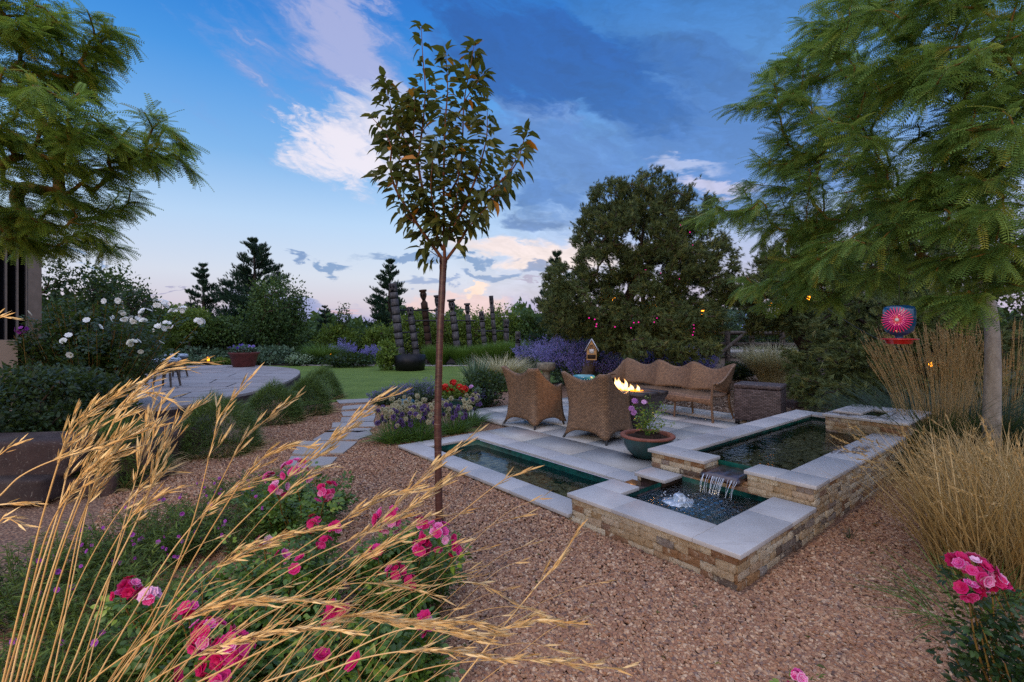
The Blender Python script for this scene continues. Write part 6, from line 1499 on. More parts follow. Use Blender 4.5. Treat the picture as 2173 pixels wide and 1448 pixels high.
# seed heads over the dry clump
mb = MB(); mh = MB(); SP, SDr = [], []
for k in range(190):
    b = np.array([r.uniform(-.35, .5), r.uniform(-.3, .9), .15]); w_k = r.uniform(); tip = b + [(-.12 - r.uniform(0, .42)) if w_k < .35 else r.normal() * .22, r.normal() * .2, r.uniform(.3, .72)]; P = catmull([b, (b + tip) / 2 + [.03, 0, .16], tip], 8); tube(mb, P, np.linspace(.0016, .0008, len(P)), 3, .6, cap=False)
    m_ = 34; t_ = r.uniform(.74, 1, m_) * (len(P) - 1); i0 = np.minimum(t_.astype(int), len(P) - 2); SP.append(P[i0] + (P[i0 + 1] - P[i0]) * (t_ - i0)[:, None]); SDr.append(norm(norm(P[i0 + 1] - P[i0]) + r.normal(size=(m_, 3)) * .25))
root = thing('seeding_grass', 'arching pale seed heads reaching left over the dry grass clump', 'grass clump', dgc); mb.build('stems', MT['straw'], root); SP, SDr = map(np.concatenate, (SP, SDr))
SDL = (np.array([(0, 0, 0), (.13, .4, 0), (0, 1, 0), (-.13, .4, 0)]), np.array([(0, 1, 2, 3)])); scatter(mh, *SDL, SP, frames(SDr, r.uniform(0, 6, len(SP))), r.uniform(.015, .03, len(SP)), r.uniform(.2, 1, len(SP))); mh.build('seed_heads', MT['straw'], root)

# ---------------------------------------------------------------- sage, lavender, low shrubs
def spikes(name, label, c, R, Hh, n, seed, fm, lm='silver_leaf', spread=.75, fl=.45, wind=0, size=.02, cat='shrub', group=None, leafn=None, per=34, lsz=.05):
    r = np.random.default_rng(seed); root = thing(name, label, cat, c, group=group); ms, FP, FD = MB(), [], []
    for k in range(n):
        a = r.uniform(0, 6.28); rr_ = math.sqrt(r.uniform()); b = np.array([math.cos(a) * rr_ * R * .35, math.sin(a) * rr_ * R * .35, 0]); d_ = norm(np.array([math.cos(a) * rr_ * spread + wind, math.sin(a) * rr_ * spread, 1.])); L = Hh * r.uniform(.7, 1.05) * (1.1 - .18 * rr_)
        P = catmull([b, b + d_ * L * .5, b + d_ * L + [0, 0, -.08 * rr_ * L]], 4); tube(ms, P, np.linspace(.004, .0015, len(P)), 3, .5, cap=False)
        t_ = r.uniform(1 - fl, 1, per) * (len(P) - 1); i0 = np.minimum(t_.astype(int), len(P) - 2); sdw = r.normal(size=(per, 3)) * size * 1.1; FP.append(P[i0] + (P[i0 + 1] - P[i0]) * (t_ - i0)[:, None] + sdw * (1.2 - t_ / (len(P) - 1))[:, None] * 2.2); FD.append(norm(sdw + norm(P[i0 + 1] - P[i0]) * size))
    ms.build('stems', MT[lm], root); FP, FD = map(np.concatenate, (FP, FD)); mb = MB(); scatter(mb, *QUAD, FP, frames(FD, r.uniform(0, 6, len(FP))), r.uniform(.7, 1.4, len(FP)) * size * 1.4, np.clip(r.normal(.5, .25, len(FP)), 0, 1)); mb.build('flower_spikes', MT[fm], root)
    m_ = leafn or n * 12; dd_ = sph(r, m_, .2); P = dd_ * [R * .8, R * .8, Hh * .36] + [0, 0, Hh * .34]; D = norm(dd_ + [0, 0, .7] + r.normal(size=(m_, 3)) * .5); mb = MB(); scatter(mb, *QUAD, P, frames(D, r.uniform(0, 6, m_)), r.uniform(.7, 1.3, m_) * lsz, np.clip(r.normal(.4, .2, m_), 0, 1)); mb.build('foliage', MT[lm], root)
    return root
GS = 'violet blue Russian sage bushes'
def sage(label, u, vt, vb, d, hw_, seed, n=170): 
    p_ = S(u, 0, d); spikes('russian_sage', label, (p_[0], p_[1], -.05), hw_ / F * d, S(u, vt, d)[2] + .05, n, seed, 'sage_flower', group=GS, size=.028, per=44, lsz=.08)
sage('large violet sage bush left of the pinyon trunk', 1215, 703, 800, 14.2, 72, 801, 260)
sage('violet sage bush spilling low behind the bird bath', 1260, 730, 800, 13.4, 60, 802, 170)
sage('blue sage bush furthest left, near the light green grass', 728, 722, 775, 23.6, 26, 803, 120)
sage('blue sage bush just left of the yellow shrub', 792, 732, 775, 23.4, 30, 804, 120)
sage('violet sage bush behind the middle of the sofa back', 1408, 716, 780, 14, 46, 805, 200)
sage('bluish sage bush behind the right half of the sofa', 1468, 730, 790, 14.5, 40, 806, 120)
sage('faint sage bush behind the stumpy totem pole', 1128, 718, 775, 20, 30, 807, 120)
sage('blue sage bush among the hedge right of the stump', 1165, 715, 780, 18.5, 30, 808, 100)
GLv = 'lavender bushes round the gravel bed'
def lav(label, u, vt, vb, hw_, seed, n=150, dz=.0):
    x, y = W(u, vb, GZ); R_ = hw_ / F * y; y += R_ * .6; x = (u - CX) / F * y; spikes('lavender', label, (x, y, GZ), hw_ / F * y, S(u, vt, y)[2] - GZ, n, seed, 'lavender_flower', 'silver_leaf', .95, .3, 0, .014, group=GLv, per=16, lsz=.045, leafn=2600)
lav('lavender bush left of the stepping path top by the lawn edge', 840, 812, 862, 46, 811)
lav('lavender bush behind the red geraniums, left side', 895, 800, 858, 40, 812)
lav('small lavender bush between geraniums and round shrub', 1015, 818, 868, 38, 813)
lav('low lavender at the far left of the gravel bed', 805, 826, 862, 20, 814, 60)
def bush(label, u, vt, vb, hw_, m_, seed, n=3000, size=.05, name='shrub', cat='shrub', z0=GZ, tmpl=QUAD, **kw):
    x, y = W(u, vb, z0); R_ = hw_ / F * y; y += R_ * .7; x = (u - CX) / F * y; R_ = hw_ / F * y; Ht = S(u, vt, y)[2] - z0
    return leafy(name, label, (x, y, z0 + Ht / 2), (R_, R_, Ht / 2), n, size, m_, seed, cat, ground=False, nclump=50, tmpl=tmpl, **kw)
bush('rounded dark green mugo like shrub left of the left armchair', 1030, 790, 868, 54, 'dark_leaf', 820, 6500, .06)
bush('yellow green low shrub by the dark tub', 822, 727, 788, 22, 'willow_leaf', 821, 1400, .12)
bush('silvery low shrub right of the totem stump', 1130, 735, 778, 38, 'silver_leaf', 822, 3000, .12)
bush('green shrub between the sofa end and the fence', 1565, 768, 812, 30, 'dark_leaf', 823, 1800, .08)
bush('dark low hedge shrub left of the tub', 740, 752, 782, 56, 'dark_leaf', 824, 2600, .12)
bush('dark low shrub at the foot of the pinyon beside the sage', 1310, 760, 800, 60, 'dark_leaf', 825, 3000, .09)
bush('silvery shrubs behind the terracotta planter, left side', 420, 738, 776, 56, 'silver_leaf', 826, 2600, .12)
bush('silvery shrubs behind the terracotta planter, right side', 570, 735, 776, 50, 'silver_leaf', 827, 2600, .12)
bush('dark shrub edging the lawn right of the pale trunk sapling', 650, 752, 778, 40, 'dark_leaf', 828, 1800, .12)
bush('lime green plant at the back edge of the terrace', 470, 762, 778, 18, 'willow_leaf', 829, 500, .12)
yr = bush('pale flat topped yarrow beyond the lawn', 640, 752, 778, 30, 'yarrow', 830, 1300, .08)
bush('dark red leaved low plant right of the silvery shrub', 1152, 742, 778, 12, 'rose_leaf', 831, 400, .1)
# blue yucca-like spikes
fountain_grass('blue_spruce_shoot', 'small blue grey spiky plant above the rounded dark shrub', (*S(1012, 790, 12.6)[:2], .0), .2, .90, 170, 'silver_leaf', 646, .05, .1, .7, cat='plant')
# dark leafy shrubs, far left
bush('dark leathery shrub above the sandstone blocks at the far left', 80, 785, 960, 150, 'dark_leaf', 832, 13000, .055, tmpl=LEAF, z0=.28)
bush('dark low shrub left of the nearest grass mound', 190, 850, 945, 80, 'dark_leaf', 833, 4000, .045, tmpl=LEAF, z0=.1)
# lawn edging: tan stones
mb = MB(); r = np.random.default_rng(6); P = [W(u, 777.5 - (abs(u - 950) / 300) ** 2, -.03) for u in np.arange(640, 1200, 9.)]
for (x, y) in P: box(mb, (-.14, -.05, -.02), (.14, .05, .035 + r.uniform(0, .02)), r.uniform(), 0, Euler((0, 0, r.normal() * .1)).to_matrix(), (x, y, -.03))
tag(mb.build('stone_edging', MT['stepping']), 'thin line of pale edging stones along the far side of the lawn', 'edging')

# ---------------------------------------------------------------- flowers
def bloomT(rings=((5, .35, 1.15), (6, .65, .8), (7, 1.0, .35)), seed=0, cup=.5):
    """rosette of overlapping petals; returns V, F, tint (0 inside, 1 at rim)"""
    r = np.random.default_rng(seed); V, Fq, T = [], [], []
    for n, R_, el in rings:
        for k in range(n):
            a = 2 * math.pi * k / n + r.uniform(-.15, .15) + n; w = R_ * .62; o = len(V)
            for i_ in range(3):
                for j_ in range(3):
                    rad = R_ * (.15 + .85 * i_ / 2); s = (j_ - 1) * w * math.sin(.5 + 1.1 * i_ / 2) * .9; e_ = el * (1 - .35 * i_ / 2)
                    x = rad * math.cos(e_); z = rad * math.sin(e_) + (abs(j_ - 1) * .10 * R_) + r.uniform(-.04, .04)
                    V.append((x * math.cos(a) - s * math.sin(a), x * math.sin(a) + s * math.cos(a), z)); T.append([0, .1, .36][i_] + (.12 if j_ != 1 and i_ == 2 else 0))
            Fq += [(o + 3 * i_ + j_, o + 3 * i_ + j_ + 1, o + 3 * i_ + j_ + 4, o + 3 * i_ + j_ + 3) for i_ in range(2) for j_ in range(2)]
    V = np.array(V)[:, [0, 2, 1]] * [1, 1, 1]      # open side faces +Y
    return V, np.array(Fq), np.array(T)
BL = [bloomT(seed=k) for k in range(3)]; BL_IN = bloomT(((5, .7, .9), (5, 1.0, .5)), 7)
BK = 1.12
def cluster(parent, c, off, n, R_, size, m, rng, tint0=0.0, dirv=(0, -.6, .7), name='bloom', tv=.26):
    """head of several blooms as one part"""
    mb = MB()
    for k in range(n):
        a = norm(rng.normal(size=3) + np.asarray(dirv) * .8); p_ = np.asarray(c) + a * R_ * rng.uniform(.5, 1) * [1, .8, .75]; V, Fq, T = BL[k % 3]; size_ = size * BK
        scatter(mb, V, Fq, (p_ - off)[None], frames(a[None], rng.uniform(0, 6, 1)), np.array([size_ * rng.uniform(.75, 1.15)]), max(0, tint0 + rng.normal() * tv), 0, T)
    return mb.build(name, MT[m], parent)
def compound(mbP, P, D, rng, size, tint, L=LEAF, n=5):
    """rose leaf: five leaflets"""
    N = len(P); Rm = frames(D, rng.normal(0, .6, N)); offs = [(0, .55, 0, 0), (-.32, .3, 0, .9), (.32, .3, 0, -.9), (-.26, .02, 0, 1.2), (.26, .02, 0, -1.2)]
    for (ox, oy, oz, an) in offs[:n]:
        P2 = P + np.einsum('nij,j->ni', Rm, [ox, oy, oz]) * size[:, None]; c_, s_ = math.cos(an), math.sin(an); R2 = Rm @ np.array([[c_, -s_, 0], [s_, c_, 0], [0, 0, 1.]])
        scatter(mbP, L[0], L[1], P2, R2, size * .55, np.clip(tint + rng.normal(0, .05, N), 0, 1))
LEAFW = leafT(.68, 1.0, .12, .2)
def rose(label, c, R_, Hh, blooms, seed, n=900, m='rose_leaf', fm='pink_petal', size=.055, stems=30, bs=.026, name='rose_bush', canes=(), bn=(5, 9), btint=.0, bR=.05, clm=.38):
    """c ground point; blooms: list of (u, v, depth, radius px, count, tint)"""
    r = np.random.default_rng(seed); c = np.array(c, float); root = thing(name, label, 'rose bush', c, group='rose bushes with pink blooms' if fm == 'pink_petal' else None); ms = MB(); T = []
    rr_ = np.asarray(R_, float) if np.ndim(R_) else np.array([R_, R_])
    for k in range(stems):
        a = r.uniform(0, 6.28); q = math.sqrt(r.uniform()); T.append(np.array([math.cos(a) * q * rr_[0], math.sin(a) * q * rr_[1], Hh * r.uniform(.55, 1.0) * (1 - .35 * q * q)]))
    B = []
    for (u, v, d, rp, cnt_, t_) in blooms: B.append((S(u, v, d) - c, rp / F * d, cnt_, t_))
    for b in B: T.append(b[0] - [0, .0, b[1] * .5])
    pths = []
    for q in T:
        b = np.array([q[0] * .25, q[1] * .25, 0]); P = catmull([b, b * .4 + q * .6 + [0, 0, -.02] + r.normal(size=3) * .02, q], 5); tube(ms, P, np.linspace(.006, .0028, len(P)), 5, .5); pths.append(P)
    ms.build('stem', MT['locust_twig'], root, smooth=True)
    LPs, LDs = [], []
    for _ in range(n):
        P = pths[r.integers(len(pths))]; t_ = r.uniform(.3, .97) * (len(P) - 1); i0 = int(t_); q = P[i0] + (P[min(i0 + 1, len(P) - 1)] - P[i0]) * (t_ - i0); a = r.uniform(0, 6.28); o_ = np.array([math.cos(a), math.sin(a), r.uniform(-.2, .7)]); LPs.append(q + o_ * r.uniform(.01, .09)); LDs.append(norm(o_ + r.normal(size=3) * .3))
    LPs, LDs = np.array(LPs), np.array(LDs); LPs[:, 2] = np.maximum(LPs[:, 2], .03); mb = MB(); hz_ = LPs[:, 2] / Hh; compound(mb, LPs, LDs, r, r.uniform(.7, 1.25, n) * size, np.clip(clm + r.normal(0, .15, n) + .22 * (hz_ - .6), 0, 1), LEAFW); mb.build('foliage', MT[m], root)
    for (p_, rp, cnt_, t_) in B: cluster(root, p_, np.zeros(3), cnt_ if cnt_ == 1 else int(cnt_ * 1.7), rp, bs if cnt_ > 1 else bs * 1.15, fm, r, t_)
    return root
# foreground pink roses
dA = 3.1
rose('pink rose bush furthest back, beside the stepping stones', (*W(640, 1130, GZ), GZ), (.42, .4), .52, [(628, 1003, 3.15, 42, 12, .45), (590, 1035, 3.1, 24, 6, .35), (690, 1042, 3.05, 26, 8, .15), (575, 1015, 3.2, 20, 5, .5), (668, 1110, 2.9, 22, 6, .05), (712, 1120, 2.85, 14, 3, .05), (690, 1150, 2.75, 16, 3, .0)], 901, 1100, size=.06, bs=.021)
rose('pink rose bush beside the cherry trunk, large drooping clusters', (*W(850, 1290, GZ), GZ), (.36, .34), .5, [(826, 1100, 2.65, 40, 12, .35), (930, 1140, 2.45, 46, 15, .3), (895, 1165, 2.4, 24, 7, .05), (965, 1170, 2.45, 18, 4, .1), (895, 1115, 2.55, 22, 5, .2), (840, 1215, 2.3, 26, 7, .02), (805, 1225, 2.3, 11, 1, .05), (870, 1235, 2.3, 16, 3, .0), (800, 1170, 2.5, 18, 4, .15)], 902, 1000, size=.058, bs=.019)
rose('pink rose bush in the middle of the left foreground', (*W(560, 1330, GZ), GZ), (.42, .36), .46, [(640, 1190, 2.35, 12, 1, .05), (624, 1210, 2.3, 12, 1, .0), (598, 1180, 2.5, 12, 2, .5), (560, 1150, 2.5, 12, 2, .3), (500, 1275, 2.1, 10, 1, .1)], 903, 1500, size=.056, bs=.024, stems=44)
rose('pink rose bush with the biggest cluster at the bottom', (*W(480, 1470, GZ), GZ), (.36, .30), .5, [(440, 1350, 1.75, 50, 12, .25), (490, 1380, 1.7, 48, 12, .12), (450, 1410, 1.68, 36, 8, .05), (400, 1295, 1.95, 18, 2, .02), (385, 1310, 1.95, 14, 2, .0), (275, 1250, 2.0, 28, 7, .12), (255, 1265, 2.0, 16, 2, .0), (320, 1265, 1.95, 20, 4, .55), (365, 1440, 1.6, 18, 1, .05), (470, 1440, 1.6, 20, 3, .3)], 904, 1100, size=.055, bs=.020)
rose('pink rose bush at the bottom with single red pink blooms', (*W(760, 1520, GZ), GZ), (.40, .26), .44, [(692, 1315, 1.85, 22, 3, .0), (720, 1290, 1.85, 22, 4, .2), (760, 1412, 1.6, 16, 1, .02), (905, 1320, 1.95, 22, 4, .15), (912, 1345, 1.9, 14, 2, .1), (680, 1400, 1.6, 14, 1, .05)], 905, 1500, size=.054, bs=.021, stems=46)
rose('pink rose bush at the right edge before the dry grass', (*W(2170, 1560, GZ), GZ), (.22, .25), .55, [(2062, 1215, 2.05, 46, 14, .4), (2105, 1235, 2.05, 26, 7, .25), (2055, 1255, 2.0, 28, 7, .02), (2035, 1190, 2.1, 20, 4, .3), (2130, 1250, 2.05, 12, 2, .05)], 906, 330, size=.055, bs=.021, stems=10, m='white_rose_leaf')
rose('low pink rose tip at the bottom edge on the gravel', (*S(1690, 1500, 1.75)[:2], GZ), (.10, .08), .20, [(1690, 1440, 1.72, 22, 6, .5)], 907, 60, size=.04, bs=.016, stems=4)
# white rose bush
wr = rose('tall white rose bush on the left before the terrace', (-7.2, 8.3, .1), (1.15, .8), 2.1, [(262, 672, 7.6, 22, 5, .8), (285, 680, 7.5, 12, 3, .8), (310, 668, 7.7, 20, 5, .85), (345, 650, 7.9, 22, 6, .85), (372, 665, 7.9, 12, 3, .8), (388, 660, 7.9, 12, 3, .8), (340, 700, 7.5, 16, 4, .9), (355, 690, 7.5, 12, 3, .9), (422, 683, 7.6, 14, 4, .85), (226, 640, 7.8, 8, 1, .8), (205, 697, 7.2, 8, 1, .8), (146, 716, 7.1, 9, 1, .8), (185, 682, 7.3, 8, 1, .7), (55, 667, 7.4, 8, 1, .7), (284, 730, 7.3, 14, 4, .3), (298, 744, 7.2, 7, 1, .2), (130, 720, 7.1, 7, 1, .2), (253, 638, 7.9, 5, 1, .5), (150, 752, 7.1, 5, 1, .4), (340, 730, 7.4, 5, 1, .8), (305, 682, 7.5, 5, 2, .2)], 910, 5200, 'white_rose_leaf', 'white_petal', .10, 150, .034, clm=.36)
wr['label'] = 'tall white rose bush on the left before the terrace'; wr['category'] = 'rose bush'
sh = rose('dark magenta flowered twig beside the house window', (-7.7, 7.9, .1), (.25, .2), 1.6, [(48, 700, 7.6, 12, 4, .1)], 911, 60, 'white_rose_leaf', 'violet_petal', .08, 8, .03)
# long arching canes to the right of the white rose
# fine leaved flowering plants (left foreground)
LN = leafT(.16, 1.0, .05, .3)
def fineplant(label, c, R_, Hh, n, seed, nfl, px=None, m='fine_leaf'):
    r = np.random.default_rng(seed); root = thing('penstemon', label, 'flowering plant', c, group='violet flowered plants of the left foreground'); ms = MB(); LPs, LDs, tips = [], [], []
    ns = int(n / 26)
    for k in range(ns):
        a = r.uniform(0, 6.28); q = math.sqrt(r.uniform()); b = np.array([math.cos(a) * q * R_[0] * .8, math.sin(a) * q * R_[1] * .8, 0]); e = b + np.array([math.cos(a) * .14 + r.normal() * .06, math.sin(a) * .14 + r.normal() * .06, Hh * r.uniform(.55, 1.05) * (1 - .3 * q)])
        P = catmull([b, (b + e) / 2 + r.normal(size=3) * .015, e], 5); tube(ms, P, .0018, 3, .5, cap=False); tips.append(e); m_ = 26; t_ = r.uniform(.1, 1, m_) * (len(P) - 1); i0 = np.minimum(t_.astype(int), len(P) - 2); LPs.append(P[i0] + (P[i0 + 1] - P[i0]) * (t_ - i0)[:, None]); a2 = r.uniform(0, 6.28, m_); LDs.append(norm(np.c_[np.cos(a2), np.sin(a2), r.uniform(.2, 1.2, m_)]))
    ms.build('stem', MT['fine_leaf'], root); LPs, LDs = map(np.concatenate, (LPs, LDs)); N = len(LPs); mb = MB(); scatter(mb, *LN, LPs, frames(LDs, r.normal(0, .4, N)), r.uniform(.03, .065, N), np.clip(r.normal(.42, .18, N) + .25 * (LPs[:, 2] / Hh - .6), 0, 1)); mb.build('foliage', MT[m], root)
    fp = MB()
    for k in range(nfl):
        q = tips[r.integers(len(tips))] + r.normal(size=3) * .02; V, Fq, T = BL_IN; a = norm(np.array([r.normal() * .6, -1, .4 + r.normal() * .3])); scatter(fp, V, Fq, q[None], frames(a[None]), np.array([r.uniform(.009, .015)]), .35, 0, T)
    if nfl: fp.build('flowers', MT['violet_petal'], root)
    return root
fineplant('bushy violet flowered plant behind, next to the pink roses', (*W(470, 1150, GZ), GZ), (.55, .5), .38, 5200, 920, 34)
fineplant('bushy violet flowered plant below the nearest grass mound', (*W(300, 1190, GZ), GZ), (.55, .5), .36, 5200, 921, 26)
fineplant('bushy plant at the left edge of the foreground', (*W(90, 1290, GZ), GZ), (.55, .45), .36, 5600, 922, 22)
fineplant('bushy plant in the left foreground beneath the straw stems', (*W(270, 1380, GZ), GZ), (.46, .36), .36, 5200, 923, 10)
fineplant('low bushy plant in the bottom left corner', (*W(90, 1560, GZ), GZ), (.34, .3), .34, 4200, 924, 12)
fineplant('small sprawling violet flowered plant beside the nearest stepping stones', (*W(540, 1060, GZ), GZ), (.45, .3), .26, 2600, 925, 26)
# alliums
GA = 'allium clumps at the patio corner'
for k, (u, vb, hw_, n_, lab) in enumerate(((838, 945, 42, 34, 'left allium clump with purple and cream globes by the path'), (892, 940, 36, 26, 'middle allium clump left of the cherry trunk'), (962, 925, 44, 34, 'right allium clump of purple globes at the patio corner'), (1000, 905, 24, 12, 'small allium clump furthest right against the patio'), (868, 915, 40, 30, 'rear allium clump of mostly faded cream globes'))):
    x, y = W(u, vb, GZ); R_ = hw_ / F * y; y += R_ * .6; x = (u - CX) / F * y; r = np.random.default_rng(940 + k); root = thing('allium_clump', lab, 'flowering plant', (x, y, GZ), group=GA)
    n = 300; a = r.uniform(0, 6.28, n); P = np.c_[np.cos(a), np.sin(a), a * 0] * (R_ * .6 * np.sqrt(r.uniform(0, 1, (n, 1)))); D = norm(np.c_[np.cos(a) * .8, np.sin(a) * .8, np.ones(n)] + r.normal(size=(n, 3)) * .3); outw = np.c_[np.cos(a), np.sin(a), a * 0]; N = norm(-outw + D * (outw * D).sum(-1, keepdims=True)); Sd = norm(np.cross(D, N)); N = np.cross(Sd, D)
    T = bladeT(5, .04, .55); L = .34 * r.uniform(.6, 1.15, n); mb = MB(); scatter(mb, *T, P, np.stack([Sd, D, N], -1), np.c_[np.full(n, .34), L, L], np.clip(r.normal(.4, .2, n), 0, 1)); mb.build('leaves', MT['green_blade'], root)
    ms = MB(); PET = (np.array([(0, 0, 0), (.13, .8, 0), (0, 1, 0), (-.13, .8, 0)]), np.array([(0, 1, 2, 3)]))
    mb = MB()
    for j in range(int(n_ * 1.7)):
        a = r.uniform(0, 6.28); q = math.sqrt(r.uniform()); b = np.array([math.cos(a), math.sin(a), 0]) * q * R_ * .5; e = b * 2.0 + [0, 0, r.uniform(.24, .50)]; tube(ms, catmull([b, (b + e) / 2, e], 3), .0028, 4, .5, cap=False)
        faded = r.uniform() < (.9 if k == 4 else .7 if e[2] > .36 else .35); rr_ = r.uniform(.030, .042); m_ = 170; dd_ = norm(r.normal(size=(m_, 3))); scatter(mb, *PET, np.repeat((e + [0, 0, .01])[None], m_, 0), frames(dd_, r.uniform(0, 6, m_)), np.full(m_, rr_), (r.uniform(.55, 1, m_) if faded else r.uniform(0, .45, m_)))
    ms.build('flower_stalks', MT['green_blade'], root); mb.build('flower_globes', MT['allium_petal'], root)
# geraniums, petunias, potted rose
r = np.random.default_rng(960)
g = leafy('geranium', 'red flowering geraniums growing in the green rectangular planter', (plx, ply, .38), (.34, .2, .16), 700, .055, 'willow_leaf', 961, 'flowering plant', ground=False, nclump=24, tmpl=LEAFW)
for (u, v) in ((945, 822), (962, 812), (975, 822), (985, 826), (955, 830), (938, 824)): p_ = S(u, v, ply - .1); cluster(g, p_ - np.array(g.location), np.zeros(3), 9, .06, .042, 'red_petal', r, .3, name='bloom')
g2 = leafy('geranium', 'pale pink faded geranium at the right of the green planter', (plx + .42, ply, .34), (.12, .1, .12), 160, .05, 'silver_leaf', 962, 'flowering plant', ground=False, nclump=8); cluster(g2, S(1000, 822, ply) - np.array(g2.location), np.zeros(3), 6, .04, .028, 'lilac_petal', r, .7)
pt_ = leafy('petunia', 'violet petunias filling the reddish terrace planter', (ppx, ppy, TZ + .58), (.48, .4, .16), 900, .07, 'silver_leaf', 963, 'flowering plant', ground=False, nclump=24)
for k in range(16):
    a = r.uniform(0, 6.28); q = math.sqrt(r.uniform()); cluster(pt_, np.array([math.cos(a) * q * .5, math.sin(a) * q * .3 - .1, .16 + .18 * r.uniform(.2, 1)]), np.zeros(3), 3, .04, .04, 'petunia_petal', r, .3)
rp_ = thing('potted_rose', 'young rose with lilac pink flowers growing in the teal glazed pot', 'rose', (gpx, gpy, .26)); LPs, LDs = [], []; ms = MB()
for (u, v) in ((1345, 852), (1362, 862), (1380, 835), (1398, 855), (1430, 858), (1412, 880), (1355, 890), (1392, 882), (1425, 900), (1375, 868), (1345, 905), (1405, 915)):
    e = S(u, v, gpy + r.normal() * .08) - [gpx, gpy, .26]; b = np.array([r.normal() * .015, r.normal() * .015, 0]); P = catmull([b, (b + e) / 2 + [e[0] * -.15, 0, .03], e], 5); tube(ms, P, np.linspace(.004, .0018, len(P)), 5)
    for k in range(13): t_ = r.uniform(.25, 1) * (len(P) - 1); i0 = min(int(t_), len(P) - 2); a = r.uniform(0, 6.28); o_ = np.array([math.cos(a), math.sin(a), r.uniform(-.1, .6)]); LPs.append(P[i0] + (P[i0 + 1] - P[i0]) * (t_ - i0) + o_ * .02); LDs.append(norm(o_))
ms.build('stem', MT['green_blade'], rp_, smooth=True); LPs, LDs = np.array(LPs), np.array(LDs); mb = MB(); compound(mb, LPs, LDs, r, r.uniform(.04, .07, len(LPs)), r.uniform(.4, .95, len(LPs)), LEAFW, 3); mb.build('foliage', MT['rose_leaf'], rp_)
for (u, v, nn_) in ((1347, 852, 5), (1340, 868, 6), (1345, 876, 5), (1366, 855, 2)): cluster(rp_, S(u, v, gpy - .05) - np.array([gpx, gpy, .26]), np.zeros(3), nn_, .028, .024, 'lilac_petal', r, .2)

# ---------------------------------------------------------------- golden grass stems in the foreground
r = np.random.default_rng(2024)
gg = thing('golden_grass', 'golden dry grass with long arching stalks sweeping across the left foreground', 'grass clump', (-.95, .92, GZ))
SPK = (np.array([(0, 0, 0), (.10, .35, .02), (.05, .8, .0), (0, 1, -.04), (-.05, .8, 0), (-.10, .35, .02), (0, .35, -.06), (0, .8, -.06)]), np.array([(0, 1, 2, 7), (0, 7, 2, 3), (0, 6, 5, 5), (0, 5, 4, 7), (7, 4, 3, 3), (0, 1, 6, 6)]))
SPK = (np.array([(0, 0, 0), (.06, .3, 0), (.045, .72, 0), (0, 1.1, 0), (-.045, .72, 0), (-.06, .3, 0), (0, .5, .05)]), np.array([(0, 1, 6, 5), (1, 2, 3, 6), (5, 6, 3, 4)]))
def stalk(path, d0, d1, hstart, dens, seed, width=1.0, sizeh=.03, side=.26, stemr=.0021):
    """path: list of (u,v); d0..d1 depth along it; head occupies the path after fraction hstart"""
    rr = np.random.default_rng(seed); n = len(path); P = catmull([S(u, v, d0 + (d1 - d0) * i_ / (n - 1)) for i_, (u, v) in enumerate(path)], 8); off = np.array(gg.location)
    # extend down to the ground
    dn = norm(P[0] - P[2]); k_ = (P[0][2] - GZ) / max(.15, -dn[2]); q = P[0] + dn * min(k_, 1.6); q[2] = min(q[2], GZ + .0); q = np.array([q[0], q[1], GZ]); low = catmull([q, (q + P[0]) / 2, P[0]], 4)[:-1]
    A = np.vstack([low, P]); mb = MB(); dm = (d0 + d1) / 2; nA = len(A); rad = np.linspace(stemr, stemr * .42, nA) * dm * width * .70
    tube(mb, A - off, rad, 6, rr.uniform(.3, .8), cap=False); st = mb.build('stalk', MT['gold_straw'], gg, smooth=True)
    seg = np.r_[0, np.cumsum(np.linalg.norm(np.diff(P, axis=0), axis=1))]; L = seg[-1]; s = L * hstart; mh = MB(); Dn = norm(np.gradient(P, axis=0)); HL = L * (1 - hstart); SPs, SDs, SSs = [], [], []; ph = 0
    wd_ = norm(P[-1] - P[int(len(P) * hstart)])
    while s < L:
        i0 = min(len(P) - 2, int(np.searchsorted(seg, s)) - 1); t_ = (s - L * hstart) / HL; q = P[i0] + (P[i0 + 1] - P[i0]) * ((s - seg[i0]) / max(1e-6, seg[i0 + 1] - seg[i0])); ph += 2.4
        sdv_ = norm(np.cross(Dn[i0], [math.cos(ph), .6 * math.sin(ph), math.sin(ph)])); bl = side * HL * (1 - t_) ** .8 * math.sin(min(1, t_ * 5 + .25) * 1.57) * rr.uniform(.5, 1.15)
        e = q + norm(Dn[i0] * .8 + wd_ * .5 + sdv_ * .55) * bl; 
        if bl > .012: tube(mh, [q - off, (q + e) / 2 - off + sdv_ * bl * .05, e - off], [rad[-1] * .7, rad[-1] * .6, rad[-1] * .4], 3, .6, cap=False)
        nsp = max(1, int(bl / (sizeh * dm) * 3.0) + 1)
        for k in range(nsp): f_ = rr.uniform(.25, 1) if nsp > 1 else 1; SPs.append(q + (e - q) * f_ - off); SDs.append(norm(Dn[i0] * .7 + wd_ * .5 + sdv_ * .25 + rr.normal(size=3) * .16)); SSs.append(sizeh * dm * rr.uniform(.7, 1.2))
        s += sizeh * dm * .27 / dens
    if SPs: scatter(mh, SPK[0], SPK[1], np.array(SPs), frames(np.array(SDs), rr.uniform(0, 6, len(SPs))), np.array(SSs), rr.uniform(.2, 1, len(SPs))); h_ = mh.build('seed_head', MT['gold_straw'], st)
z6 = lambda a, b: (a * .413, 850 + b * .413); z7 = lambda a, b: (550 + a * .413, 850 + b * .413)
